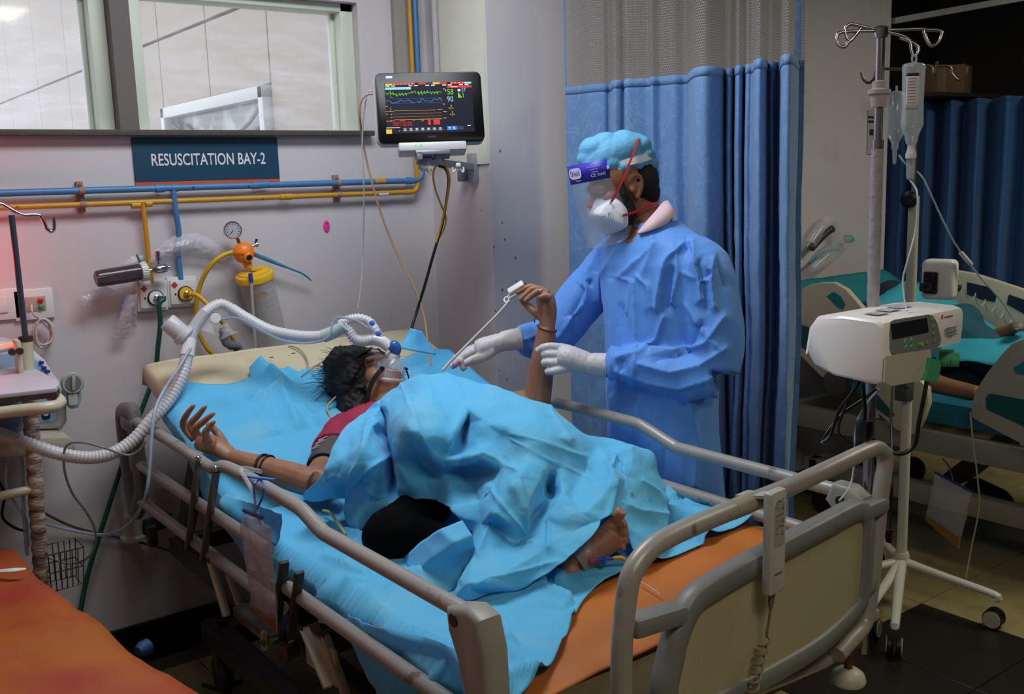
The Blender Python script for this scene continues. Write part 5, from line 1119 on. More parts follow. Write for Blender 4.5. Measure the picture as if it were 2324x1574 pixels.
MB().box((.30, yv+.05, .42), (.16, .10, .80), bevel=.02).build('pedestal', mat('pedestal_grey', (96, 94, 92), .5), ven)
MB().box((.30, yv+.03, .05), (.5, .16, .06), bevel=.02).build('base', mat('pedestal_grey'), ven)
# red alarm lamp strip on top of the ventilator, plus an added unseen dome
al = thing('alarm_lamp', 'glowing red alarm light strip at the left edge', 'lamp', P(20, 782, y=3.16))
MB().tube([P(x, y, y=3.16) for x, y in ((-160, 792), (-60, 790), (0, 785), (20, 781), (37, 779))], .0038, 10, 4).build('glow_strip', mat('red_glow', (255, 66, 48), .4, emit=6, var=0), al)
MB().tube([P(x, y, y=3.165) for x, y in ((-160, 800), (-60, 798), (0, 793), (20, 789), (38, 787))], .009, 10, 4).build('housing', vwh, al)
MB().blob(P(-120, 600, y=3.28), .03, n=16).build('added_glow_dome', mat('red_dome_glow', (255, 24, 22), .4, emit=46, var=0), al)  # unseen dome added to throw red on the wall
MB().lathe([(.0, 0), (.034, 0), (.034, .02), (0, .02)], P(-120, 600, y=3.28)-V(0, 0, .05), (0, 0, 1), 18).build('added_dome_base', vwh, al)
MB().tube([P(-120, 600, y=3.28)-V(0, 0, .05), V(P(-120, 600, y=3.28).x, 3.28, P(-120, 790, y=3.2).z)], .012, 10).build('added_dome_stem', vwh, al)
# hoses and lines around the ventilator
whh = mat('white_hose', (214, 214, 220), .35, var=.04, alpha=.93); cth = mat('cuff_white', (226, 226, 230), .3)
hz = thing('breathing_hose', 'white corrugated breathing hose curving from the ventilator up to the mask', 'breathing hose', P(0, 985, d=2.84))
hose('corrugated_tube', [P(x, y, d=d) for x, y, d in ((-60, 960, 2.86), (0, 984, 2.84), (60, 1005, 2.84), (130, 1028, 2.86), (195, 1038, 2.88), (250, 1030, 2.9), (300, 1000, 2.93), (345, 950, 2.96), (385, 905, 3.0), (412, 855, 3.03), (424, 808, 3.06))], .0195, whh, hz, pitch=.0085, depth=.13)
hose('corrugated_tube', [P(x, y, d=d) for x, y, d in ((462, 712, 3.12), (480, 698, 3.14), (502, 690, 3.16), (525, 700, 3.17))], .0175, whh, hz, pitch=.008)
hose('corrugated_tube', [P(x, y, d=d) for x, y, d in ((525, 700, 3.17), (560, 722, 3.17), (610, 748, 3.17), (660, 760, 3.16), (705, 764, 3.15), (735, 762, 3.14))], .0185, whh, hz, pitch=.0065, depth=.08)
MB().tube([P(424, 808, d=3.06), P(430, 770, d=3.08)], .0215, 18).build('cuff', cth, hz)
MB().tube([P(430, 772, d=3.08), P(440, 745, d=3.1), P(466, 708, d=3.12)], [.017, .019, .019], 18, 4).build('connector', mat('clear_connector', (206, 208, 214), .15, alpha=.75), hz)
MB().tube([P(735, 762, d=3.14), P(760, 752, d=3.13), P(782, 738, d=3.12)], [.021, .020, .017], 16, 4).build('wye_piece', mat('pale_teal_connector', (190, 216, 212), .25, alpha=.85), hz)
hose('corrugated_tube', [P(x, y, d=d) for x, y, d in ((778, 742, 3.14), (792, 752, 3.14), (805, 768, 3.14), (825, 774, 3.14), (848, 770, 3.145))], .0165, whh, hz, pitch=.008, depth=.2)
hose('corrugated_tube', [P(x, y, d=d) for x, y, d in ((770, 738, 3.15), (790, 726, 3.16), (815, 722, 3.16), (838, 730, 3.16), (852, 748, 3.15), (862, 766, 3.15))], .0155, whh, hz, pitch=.008, depth=.2)
MB().tube([P(845, 770, d=3.145), P(868, 775, d=3.15), P(884, 788, d=3.15)], [.017, .019, .018], 16, 4).build('swivel_cuff', cth, hz)
cu_ = mat('clear_tubing', (170, 182, 206), .15, alpha=.6)
MB().tube([P(x, y, d=d) for x, y, d in ((500, 725, 3.15), (540, 722, 3.14), (580, 742, 3.13), (640, 772, 3.12), (700, 778, 3.12), (745, 765, 3.11), (757, 728, 3.12), (775, 720, 3.12), (810, 728, 3.11), (842, 748, 3.10), (858, 756, 3.10))], .0042, 8, 6).build('sense_line', cu_, hz)
for x, y in ((845, 733), (860, 757)): MB().lathe([(0, 0), (.0085, 0), (.0085, .008), (.004, .010), (0, .010)], P(x, y, d=3.10), (-.6, -.75, .2), 12).build('blue_cap', mat('mask_blue_cap', (70, 110, 220), .35), hz)
tp_ = thing('filter_canister', 'frosted white filter canister on the breathing hose connector', 'filter', P(400, 755, d=3.08))
a, b = P(378, 728, d=3.06), P(418, 762, d=3.08); ax_ = (b-a).normalized(); L_ = (b-a).length
fr = mat('frosted_canister', (216, 214, 220), .35, alpha=.85)
MB().lathe([(0, 0), (.025, 0), (.029, .005), (.029, L_*.8), (.034, L_*.82), (.036, L_*1.05), (.030, L_*1.12), (.017, L_*1.2), (0, L_*1.2)], a, ax_, 26).build('canister', fr, tp_)
gb = thing('hose_elbow', 'grey bent hose elbow with clear flared piece behind the mattress', 'hose elbow', P(540, 800, y=3.34))
hose('flex_tube', [P(508, 745, y=3.30), P(510, 770, y=3.31), P(522, 782, y=3.31), P(538, 785, y=3.32), P(541, 800, y=3.33), P(538, 820, y=3.34)], .017, mat('grey_flex', (122, 122, 136), .4), gb, pitch=.02, depth=.18)
MB().lathe([(.014, 0), (.016, .02), (.022, .035), (.036, .045)], P(508, 735, y=3.3), (.25, -.3, -1), 18).build('flared_piece', clear, gb)
MB().lathe([(.0, 0), (.016, 0), (.016, .02), (0, .02)], P(489, 722, d=3.15), (-.3, -.9, .2), 14).build('white_cap', cth, gb)
MB().lathe([(.012, 0), (.02, .02), (.034, .04)], P(478, 736, y=3.28), (-.5, -.3, -.8), 16).build('flared_piece', clear, gb)
tag(tube('clear_line', [P(x, y, d=d) for x, y, d in ((432, 790, 3.05), (405, 835, 3.0), (372, 885, 2.95), (352, 930, 2.9), (344, 990, 2.86), (340, 1060, 2.84), (330, 1125, 2.84), (305, 1175, 2.9), (270, 1205, 2.98), (225, 1213, 3.05), (150, 1200, 3.1), (90, 1184, 3.12))], .0052, cu_), 'clear bluish line dropping from the hose connector past the bed corner', 'tube')
tag(tube('clear_line', [P(x, y, d=d) for x, y, d in ((330, 1000, 2.9), (318, 1020, 2.9), (295, 1032, 2.9), (270, 1028, 2.88), (235, 1015, 2.85), (190, 1004, 2.84), (158, 1006, 2.84), (145, 1028, 2.85), (148, 1075, 2.88), (165, 1120, 2.92), (195, 1160, 2.96), (215, 1200, 3.0), (215, 1240, 3.02), (195, 1268, 3.02), (155, 1278, 3.03), (105, 1262, 3.03))], .0036, mat('grey_tubing', (140, 142, 146), .2, alpha=.8)), 'thin grey line looping down the wall beside the bandaged post', 'tube')
for k, pts in enumerate((((12, 985), (16, 1040), (14, 1100), (40, 1150), (60, 1180), (64, 1240)), ((38, 990), (50, 1050), (52, 1110), (55, 1180), (62, 1260)))):
    tag(tube('clear_line', [P(x, y, y=3.17) for x, y in pts], .0055 if k else .0045, cu_), ('clear line hanging from the ventilator left of the post', 'thick clear line hanging closest to the bandaged post')[k], 'tube')
tag(tube('electric_cable', [PW(90, 1158, .05), PW(150, 1188, .03), PW(200, 1204, .02), PW(285, 1222, .02), (PW(340, 1236, .02)), PW(400, 1252, .02), PW(440, 1250, .02), PW(500, 1232, .02)], .0045, mat('brown_cord', (84, 70, 54), .6)), 'brown cord sagging across the wall behind the bed', 'cord')
tag(tube('electric_cable', [P(-10, 1080, y=3.2), P(10, 1120, y=3.2), P(5, 1170, y=3.2), P(30, 1195, y=3.2), P(60, 1205, y=3.2)], .0045, blk), 'black cord behind the ventilator at the left edge', 'cord')
tag(tube('electric_cable', [P(460, 1552, z=.008), P(495, 1562, z=.008), P(512, 1566, z=.008), P(530, 1550, z=.008), P(560, 1540, z=.008), P(640, 1530, z=.008)], .006, blk), 'black cord lying on the floor below the grey bed', 'cord')
# orange couch in the near left corner
oc = thing('examination_couch', 'couch with red and orange cover at the lower left corner', 'couch', (.2, 2.2, 0))
org = mat('orange_cover', (176, 92, 28), .55, var=.08, scale=5, c2=(160, 54, 34), c2lo=.45, c2hi=.6, c2scale=2.2, bump=.08, bscale=12)
E3 = [P(-60, 1228, z=.63), P(30, 1248, z=.63), P(90, 1300, z=.63), P(165, 1345, z=.63), P(235, 1400, z=.63), P(290, 1452, z=.63), P(390, 1512, z=.63), P(490, 1574, z=.63), P(600, 1640, z=.63)]
def edge3(y):
    for a, b in zip(E3[:-1], E3[1:]):
        if b.y <= y <= a.y: return a.x+(b.x-a.x)*(a.y-y)/(a.y-b.y)
    return E3[0].x if y > E3[0].y else E3[-1].x
def cov(u, v):
    y = 3.02-1.75*u; e = edge3(y); s_ = v*1.25
    w_ = e+.85; x = -.85+min(s_, 1)*w_
    z = .63-.35*max(0, s_-1)/.25*1.0
    if s_ > .9: z -= .02*min(1, (s_-.9)/.1)**2
    if s_ > 1: x += .006*math.sin(y*40)
    z += .012*ns((x, y, 0), 5)-.010*abs(ns((x*1.4, y, 3), 7))+.03*math.exp(-((y-2.9)/.14)**2)*sstep(.6, .95, s_)
    if u < .03: z -= .25*(1-u/.03)
    return V(x, y, z)
solid(grid_obj('cover', 60, 60, cov, org, oc), .003)
MB().box((-.16, 2.1, .52), (1.1, 1.55, .16), bevel=.04).build('padding', mat('couch_padding', (70, 50, 36), .7), oc)
b = MB()
for x in (-.6, .28):
    for y in (1.4, 2.75): b.box((x, y, .22), (.05, .05, .44), bevel=.006)
for q_, (x, y) in enumerate(((-.6, 1.4), (-.6, 2.75), (.28, 1.4), (.28, 2.75))): MB().box((x, y, .22), (.05, .05, .44), bevel=.006).build('leg', frm, oc)
MB().tube([P(312, 1478, z=.40), P(322, 1472, z=.40), P(336, 1465, z=.40), P(342, 1462, z=.40)], [.012, .02, .021, .010], 16).build('blue_bumper', mat('blue_rubber', (32, 70, 130), .6), oc)
MB().tube([P(-10, 1296, z=.66), P(30, 1293, z=.66), P(58, 1290, z=.655)], [.006, .010, .005], 10, 4, flat=.5).build('white_strap', whitep, oc)
# urine bag on the near rail
def C5(x, y, xx=.845): return P(260+x/2.407, 920+y/2.407, x=xx)
ub = thing('urine_bag', 'crumpled clear urine bag with amber fluid hung on the near bed rail', 'urine bag', C5(890, 1245))
rows = [((712, 585), (800, 615)), ((690, 650), (850, 670)), ((700, 750), (858, 800)), ((722, 860), (870, 900)), ((735, 950), (884, 1000)), ((740, 1060), (888, 1110)), ((745, 1100), (890, 1180)), ((770, 1130), (892, 1245))]
def ubag(u, v):
    k = v*(len(rows)-1); i = min(int(k), len(rows)-2); t_ = k-i
    a = C5(*rows[i][0]).lerp(C5(*rows[i+1][0]), t_); b = C5(*rows[i][1]).lerp(C5(*rows[i+1][1]), t_); q = a.lerp(b, u)
    return q+V(-.022*math.sin(math.pi*u)*math.sin(math.pi*min(1, .1+v))+.005*ns(q, 35), 0, .003*ns(q, 40, 3))
bagm = mat('bag_film', (190, 186, 190), .2, var=.08, alpha=.48, spec=.7, bump=.5, bscale=45)
solid(grid_obj('bag', 14, 30, ubag, bagm, ub), .0016)
def ufl(u, v): return ubag(.04+.92*u, .82+.17*v if u > .5 else .80+.19*v)+V(-.004, 0, 0)
solid(grid_obj('fluid', 10, 8, ufl, mat('amber_fluid_near', (140, 84, 30), .3, alpha=.85), ub), .003)
MB().tube([C5(708, 572), C5(806, 612)], .005, 8).build('hanger_bar', mat('blue_hanger'), ub)
MB().tube([C5(768, 590), C5(770, 540), C5(762, 470), C5(766, 425), C5(790, 405, .862)], .003, 8, 4).build('tie', mat('blue_tie', (50, 120, 210), .4), ub)
MB().tube([C5(770, 590), C5(790, 540), C5(812, 490), C5(815, 440), C5(800, 408, .862)], .003, 8, 4).build('tie', mat('blue_tie'), ub)
MB().bar(C5(690, 382, .86), C5(872, 405, .86), .004, .010, (1, 0, 0)).build('tie', mat('blue_tie'), ub)
MB().tube([C5(800, 360, .90), C5(720, 342, .88), C5(690, 345, .86), C5(705, 380), C5(735, 430), C5(758, 480), C5(775, 540), C5(780, 590)], .0055, 10, 5).build('drain_tube', clear, ub)
# ------------------------------------------------------------------ sheets on bed one
nw = mat('nonwoven_blue', (98, 203, 253), .72, var=.05, scale=120, transl=.22, bump=.08, bscale=160, sheen=.15, c2=(126, 206, 242), c2lo=.5, c2hi=.75, c2scale=7)
def crum(x, y, s=1.0, seed=0.0):
    a = abs(ns((x, y, seed), 3.2)); b = abs(ns((x+.3*y, y, seed+2), 6.5)); c = abs(ns((x, y, seed+5), 13))
    return s*(.030*(a)-.014*b+.006*c-.004)
def bedsheet(name, lab, x0, x1, y0, y1, edge=None, over=.0, seed=0., lift=.010, m=None, nu=70, nv=70, amp=1., far_over=0., hang=None, cs=()):
    """sheet laid over the mattress; overhang drops down at the near (low x) side"""
    m = m or nw
    def fn(u, v):
        y = y0+(y1-y0)*v
        W_ = (x1-x0)+over+far_over; s_ = u*W_; ov = over*(hang(y) if hang else 1)
        s_ = u*((x1-x0)+ov+far_over)
        if edge: y = y+edge(u, v)
        if s_ < ov: x = x0-.012-.02*(ov-s_)*0; drop = ov-s_; z = mz(y)-drop-.0
        elif s_ > ov+(x1-x0): x = x1+.012; z = mz(y)-(s_-ov-(x1-x0))
        else: x = x0+(s_-ov); z = mz(y)
        q = V(x, y, z); c = crum(x+ (0 if s_ > ov else (ov-s_)*.7), y, amp, seed)+crease_h(cs, x, y)
        ed = min(1, abs(s_-ov)/.05)
        if s_ < ov: q += V(-.012-abs(c)*1.2-.012*math.sin(y*19+seed)*min(1, drop*6), 0, 0)
        else: q += V(0, 0, lift+max(-.004, c))
        return q
    o_ = solid(grid_obj(name, nu, nv, fn, m), .0016); return tag(o_, lab, 'bed sheet', None)
def on_m(px, py):
    v = ray(px, py); k = (1.05-MZ0)/.89
    t = (MZ0-k*2.36-CAM_Z)/(v.z-k*v.y); p = CAM+t*v
    if p.y < 2.4: p = P(px, py, z=MZ0)
    return p
def creases(lst, conv):
    out = []
    for pts, amp, wd in lst:
        q = [conv(*p) for p in pts]
        for a, b in zip(q[:-1], q[1:]): out.append((a.x, a.y, b.x, b.y, amp, wd))
    return out
def crease_h(cs, x, y):
    h = 0
    for ax, ay, bx, by, amp, wd in cs:
        dx, dy = bx-ax, by-ay; L2 = dx*dx+dy*dy; t = max(0, min(1, ((x-ax)*dx+(y-ay)*dy)/L2)); d = math.hypot(x-ax-t*dx, y-ay-t*dy)
        if d < wd*5: 
            e = amp*math.exp(-d/wd)*(.35+.65*math.sin(math.pi*min(1, max(0, .12+.76*t))))
            e *= 1.35; h = e if abs(e) > abs(h) else h
    if x < 1.3 and 2.2 < y < 2.75: h *= .25
    return h
def C4(x, y): return on_m(340+x/3.52, 720+y/3.52)
def C6m(x, y): return on_m(660+x/2.582, 820+y/2.582)
HC = creases([([(520, 742), (820, 748)], .022, .03), ([(820, 748), (940, 650), (1075, 600)], .030, .03), ([(760, 410), (960, 480), (1040, 575), (1085, 620)], .045, .035), ([(1045, 590), (1120, 760), (1200, 950), (1225, 1120)], .028, .035),
              ([(1130, 752), (1300, 850), (1480, 930)], .026, .025), ([(1150, 965), (1400, 955)], .020, .025), ([(1080, 480), (1180, 530), (1330, 510), (1480, 480)], .030, .025), ([(850, 760), (950, 900), (1050, 1080)], .016, .05), ([(250, 720), (330, 640), (240, 600)], .02, .04), ([(700, 900), (1000, 880)], .012, .05)], C4)
random.seed(11); LC = []
for k in range(80):
    x, y = random.uniform(.95, 1.98), random.uniform(1.25, 2.4); a = random.uniform(0, 3.14); l = random.uniform(.08, .28); LC.append((x, y, x+l*math.cos(a), y+l*math.sin(a), random.choice((-.018, .024, .032, .018, .026)), random.uniform(.012, .035)))
def edge_head(u, v): return (.018*math.sin(u*9)+.012*math.sin(u*23))*v+(.03*v if .28 < u < .40 else 0)
bedsheet('bed_sheet', 'sky blue disposable sheet under the patient head and near arm', MX0-.004, MX1+.004, 2.33, 3.05, edge_head, .10, 1.5, .010, nu=150, nv=110, amp=.5, far_over=.05, hang=lambda y: .3+.7*sstep(3.05, 2.6, y), cs=HC)
def foot_edge(u, v):
    x = MX0+(MX1-MX0)*u; yb = 1.27+.28*sstep(.97, 1.42, x)+.03*sstep(1.5, 1.9, x); return (yb-1.27)*(1-v)
bedsheet('bed_sheet', 'sky blue disposable sheet under the patient legs reaching the foot end', MX0-.004, MX1+.004, 1.27, 2.42, foot_edge, .055, 4.2, .022, nu=150, nv=150, amp=.6, far_over=.04, hang=lambda y: .8+.4*math.sin(y*17)+.5*sstep(2.1, 2.3, y), cs=LC)
orc = mat('orange_sheet', (186, 106, 34), .6, var=.07, scale=6, bump=.08, bscale=14)
bedsheet('bed_sheet', 'orange sheet covering the foot end of the grey bed', MX0-.002, MX1-.07, 1.235, 1.75, lambda u, v: (.09*u)*(1-v), .20, 7.7, .008, orc, 60, 50, .35, 0)
# loose blue corner behind the head
def flap(u, v):
    a, b, c, d_ = P(906, 790, d=3.30), P(990, 805, d=3.36), P(958, 752, d=3.36), P(932, 744, d=3.34)
    q = a.lerp(b, u).lerp(d_.lerp(c, u), v); return q+_f*(-.025*math.sin(math.pi*u)+.01*ns(q, 20))
tag(solid(grid_obj('bed_sheet', 14, 14, flap, nw), .0016), 'upright blue sheet corner standing behind the breathing mask', 'bed sheet')
def hang2(u, v):
    a, b = P(790, 1392, x=.905), P(1075, 1490, x=.905); q = a.lerp(b, u); zb = q.z-.03-(.30*u)*v if v else q.z
    return V(.905-.012*math.sin(u*7)-.008*ns((u*4, v*2, 0), 3), q.y, q.z-(.05+.34*u)*v)
tag(solid(grid_obj('bed_sheet', 24, 16, hang2, nw), .0016), 'sky blue sheet end hanging low inside the near rail by the foot', 'bed sheet')
def hang3(u, v):
    a, b, c, d_ = P(505, 1118, x=.925), P(640, 1165, x=.925), P(625, 1240, x=.915), P(520, 1165, x=.91)
    q = a.lerp(b, u).lerp(d_.lerp(c, u), v); return q+V(-.02*math.sin(math.pi*v)*math.sin(u*5+1)+.006*ns(q, 25), 0, 0)
tag(solid(grid_obj('bed_sheet', 24, 16, hang3, nw), .0016), 'short blue sheet flap hanging beside the urine bag', 'bed sheet')
for k, (px, py, r_) in enumerate(((665, 803, .010), (672, 811, .007), (616, 812, .009), (588, 815, .006), (640, 840, .005), (656, 808, .006))):
    c = on_m(px, py); MB().blob(c+V(0, 0, .002), (r_, r_*.7, .0022), None, 8).build('stain', mat('dark_stain', (40, 32, 26), .8), mt)
# ------------------------------------------------------------------ the patient on bed one
from mathutils.geometry import delaunay_2d_cdt
skin = mat('skin_brown', (158, 113, 88), .48, var=.10, scale=16, bump=.05, bscale=120, sss=.12, c2=(134, 90, 68), c2lo=.5, c2hi=.75, c2scale=11)
pt = thing('person', 'patient lying on her back under a blue sheet, one arm raised, wearing a clear mask', 'person', (1.5, 2.3, MZ0))
hc = P(850, 872, x=1.53)
crown = V(-.04, .93, .36).normalized(); face = V(.22, -.36, .92); face = (face-crown*face.dot(crown)).normalized(); side = crown.cross(face).normalized()
if side.x > 0: side = -side
HR = Matrix((side, crown, face)).transposed()
def HP(s, c, f): return hc+side*s+crown*c+face*f
sk = MB()
sk.blob(HP(0, .022, -.012), (.074, .098, .088), HR, 24)
sk.blob(HP(0, -.045, .012), (.060, .070, .070), HR, 20)
sk.blob(HP(0, -.085, .030), (.036, .034, .042), HR, 16)
for s_ in (-1, 1): sk.blob(HP(.038*s_, -.030, .045), (.028, .035, .030), HR, 12)
sk.tube([HP(0, .03, .075), HP(0, -.005, .092), HP(0, -.024, .098)], [.010, .012, .017], 10, 3)
sk.tube([HP(-.04, .028, .066), HP(0, .034, .078), HP(.04, .028, .066)], .013, 10, 3)
er = HP(.076, -.012, -.02)
sk.tube([er+crown*.022+face*.004, er+crown*.026-face*.012, er-face*.022+crown*.010, er-face*.016-crown*.012, er-crown*.026+face*.002], [.006, .007, .007, .007, .009], 8, 4); sk.blob(er+side*-.002, (.008, .02, .014), HR, 10)
nk = V(1.53, 2.63, .885)
sk.tube([HP(0, -.05, -.02), nk, V(1.53, 2.55, .865)], [.050, .052, .07], 16, 4)
shR, shL = V(1.335, 2.615, .868), V(1.70, 2.57, .862)
sk.tube([shR, V(1.53, 2.585, .868), shL], [.062, .085, .062], 16, 4)
sk.tube([V(1.53, 2.56, .865), V(1.51, 2.42, .845), V(1.50, 2.28, .825), V(1.49, 2.18, .82)], [.10, .105, .10, .115], 18, 4)
elR, wrR = P(716, 1098, d=2.63), P(530, 1038, d=2.77)
sk.tube([shR, shR.lerp(elR, .5), elR], [.055, .047, .040], 14, 4)
sk.tube([elR, elR.lerp(wrR, .3), elR.lerp(wrR, .7), wrR], [.039, .039, .030, .0235], 14, 4)
sk.blob(elR+V(.03, -.005, .0), (.046, .042, .040), None, 14)
elL, wrL = P(1218, 912, d=3.05), P(1241, 745, d=3.03)
sk.tube([shL, shL.lerp(elL, .55), elL], [.056, .050, .043], 14, 4)
sk.tube([elL, elL.lerp(wrL, .35), elL.lerp(wrL, .75), wrL], [.043, .040, .033, .029], 14, 4)
# near (right) hand, fingers curling up
def H4(x, y, d=2.8): return P(340+x/3.52, 720+y/3.52, d=d)
DR = 2.80
sk.tube([wrR, H4(560, 1045, 2.79), H4(470, 1010, 2.80), H4(400, 970, 2.80)], [.024, .032, .036, .033], 14, 4, flat=.72)
sk.tube([H4(520, 1010, 2.78), H4(430, 1000, 2.77), H4(380, 985, 2.77)], [.024, .026, .022], 12, 3)
FR = [[(355, 975), (268, 868), (292, 780), (350, 704)], [(385, 965), (322, 862), (384, 785), (442, 712)], [(420, 975), (362, 895), (428, 832), (508, 768)], [(470, 990), (442, 925), (474, 880), (512, 832)]]
FD_ = [(2.82, 2.83, 2.81, 2.80), (2.79, 2.79, 2.78, 2.77), (2.77, 2.76, 2.75, 2.74), (2.75, 2.735, 2.73, 2.72)]
for ch, dd in zip(FR, FD_): sk.tube([H4(x, y, d) for (x, y), d in zip(ch, dd)], [.0112, .0104, .0094, .0068], 12, 4)
sk.tube([H4(590, 1030, 2.83), H4(560, 950, 2.86), H4(500, 880, 2.86), H4(455, 850, 2.85)], [.018, .0125, .0105, .008], 12, 4)
# far (left) hand held up
DL = 3.03
sk.tube([wrL, P(1243, 712, d=3.03), P(1240, 688, d=3.03), P(1236, 668, d=3.03)], [.029, .034, .036, .032], 14, 4, flat=.7)
FL = [([(1228, 662), (1208, 650), (1190, 655), (1170, 666)], 3.05), ([(1238, 660), (1212, 654), (1193, 668), (1178, 682)], 3.02), ([(1246, 664), (1224, 660), (1202, 674), (1190, 685)], 2.995), ([(1252, 674), (1238, 671), (1228, 674), (1221, 677)], 2.975)]
for ch, d in FL: sk.tube([P(x, y, d=d) for x, y in ch], [.0115, .0108, .0098, .0072], 12, 4)
sk.tube([P(1236, 722, d=3.05), P(1212, 706, d=3.07), P(1196, 692, d=3.08), P(1184, 682, d=3.08)], [.018, .014, .0115, .009], 12, 4)
# legs: far knee raised, near knee fallen outwards
hipL, knL, anL = V(1.57, 2.20, .81), V(1.475, 2.375, 1.00), V(1.70, 2.03, .775)
sk.tube([hipL, hipL.lerp(knL, .5), knL], [.085, .07, .055], 14, 4); sk.tube([knL, knL.lerp(anL, .35), anL], [.053, .052, .034], 14, 4)
sk.tube([anL, anL+V(.03, -.10, -.02), anL+V(.05, -.17, -.035)], [.034, .034, .022], 12, 4)
hipR, knR, anR = V(1.42, 2.22, .765), P(893, 1207, z=.775), P(1318, 1268, z=.75)
mR = knR.lerp(anR, .4)+V(.02, .03, -.03)
sk.tube([hipR, hipR.lerp(knR, .5), knR], [.06, .055, .050], 14, 4); sk.tube([knR, mR, anR.lerp(knR, .2)+V(0, 0, -.006), anR], [.046, .036, .032, .031], 14, 4)
ball = P(1392, 1212, z=.795)
fd = (ball-anR).normalized()
sk.tube([anR, anR.lerp(ball, .5), ball], [.033, .034, .036], 14, 4); sk.blob(anR-fd*.03+V(0, 0, -.012), .031, n=12)
dT = (ball-CAM).dot(_f)
for (x0, y0, x1, y1, r_) in ((1392, 1182, 1412, 1158, .0145), (1400, 1196, 1421, 1186, .0098), (1402, 1210, 1424, 1206, .0092), (1402, 1224, 1424, 1224, .0088), (1398, 1238, 1419, 1242, .0085)):
    sk.tube([P(x0, y0, d=dT), P((x0+x1)/2, (y0+y1)/2, d=dT-.02), P(x1, y1, d=dT-.028)], [r_*1.15, r_*.95, r_], 10, 3)
    sk.tube([anR.lerp(ball, .5), P(x0, y0, d=dT)], [.022, r_*1.25], 10, 2)
sk.remesh('body', .0034, skin, pt, 5, .5)
# nails
nl = mat('fingernails', (196, 150, 132), .25)
for ch, dd in zip(FR, FD_):
    tip, pr_ = H4(*ch[3], dd[3]), H4(*ch[2], dd[2]); dr = (tip-pr_).normalized(); MB().blob(tip-dr*.002-_f*.0045+_r*.003, (.0045, .0022, .0075), frame(dr, -_f), 8).build('nail', nl, pt)
# hair: bushy mass with loose strands
hairm = mat('hair_black', (7, 6, 6), .7, var=.2, scale=60, bump=.5, bscale=90, stretch=(1, .3, 1))
hb = MB(); hb.blob(HP(0, .05, -.028), (.098, .115, .095), HR, 24); hb.blob(HP(.05, .06, -.02), (.07, .11, .085), HR, 16); hb.blob(HP(.03, .115, .0), (.085, .080, .075), HR, 16); hb.blob(HP(.07, -.02, -.065), (.045, .08, .05), HR, 14); hb.blob(HP(.07, -.09, -.08), (.040, .06, .034), HR, 12); hb.blob(HP(-.03, .10, .0), (.08, .075, .07), HR, 14); hb.blob(HP(.0, .075, .055), (.072, .055, .034), HR, 14); hb.blob(HP(.085, .05, .02), (.035, .07, .055), HR, 12)
hb.remesh('hair', .005, hairm, pt, 3, .5, disp=lambda c, n: c+n*(.010*ns(c, 22)+.007*ns((c.x*3, c.y*.8, c.z*3), 30, 2)))
random.seed(5); sb = MB()
for k in range(620):
    a = random.uniform(0, 6.28); th = random.uniform(.15, 1.45); dv = (crown*math.cos(th)+(side*math.cos(a)*1.1+face*math.sin(a)*.7)*math.sin(th)).normalized()
    if dv.dot(face) > .62: continue
    r0 = hc+crown*.03-face*.02+Vector((dv.x*.105, dv.y*.15, dv.z*.10)); l = random.uniform(.03, .11); w_ = Vector((random.uniform(-1, 1), random.uniform(-1, 1), random.uniform(-1, .4)))
    p1 = r0+dv*l*.5+w_*.014; p2 = r0+dv*l*.8+w_*.035+V(0, 0, -.012); sb.tube([r0-dv*.02, r0, p1, p2], [.0010, .0010, .0007, .0003], 4, 2, cap=False)
hs_ = sb.build('hair_strands', hairm, pt); hs_['kind'] = 'stuff'
# eyebrow and closed eye on the visible side
MB().tube([HP(.055, .040, .062), HP(.040, .046, .077), HP(.018, .042, .084)], [.002, .0035, .003], 8, 3, flat=.6).build('eyebrow', hairm, pt)
MB().tube([HP(.052, .018, .064), HP(.040, .014, .074), HP(.024, .018, .080)], [.0012, .0018, .0012], 6, 3).build('eyelashes', hairm, pt)
# clothing
crim = mat('crimson_cloth', (150, 18, 62), .7, var=.10, scale=25, bump=.2, bscale=30)
bl = MB(); bl.tube([shR+V(.0, -.01, 0), V(1.53, 2.56, .872), shL], [.074, .096, .074], 16, 4); bl.tube([V(1.53, 2.55, .868), V(1.51, 2.42, .85), V(1.50, 2.26, .83)], [.112, .116, .116], 18, 4)
bl.tube([shR, shR.lerp(elR, .46)], [.072, .070], 16); bl.tube([shL, shL.lerp(elL, .42)], [.072, .064], 16)
bl.remesh('blouse', .006, crim, pt, 3, .5, disp=lambda c, n: c+n*(.008*ns(c, 22)-.010*abs(ns(c, 16, 3))+.004))
blkc = mat('black_leggings', (5, 5, 6), .95, var=.2, scale=60, spec=.1)
lg = MB()
lg.tube([hipL, hipL.lerp(knL, .5), knL], [.092, .078, .062], 16, 4); lg.tube([knL, knL.lerp(anL, .4), knL.lerp(anL, .72)], [.060, .056, .044], 16, 4)
lg.tube([hipR, hipR.lerp(knR, .5), knR], [.066, .063, .066], 16, 4); lg.tube([knR, mR, mR.lerp(anR, .3)], [.060, .044, .040], 16, 4)
lg.blob(V(1.49, 2.18, .80), (.15, .10, .09), None, 18)
lg.blob(knR+V(-.01, -.02, .0), (.078, .078, .070), None, 16)
lg.remesh('leggings', .006, blkc, pt, 4, .5, disp=lambda c, n: c+n*(.005*ns(c, 14)-.004*abs(ns(c, 26, 4))))
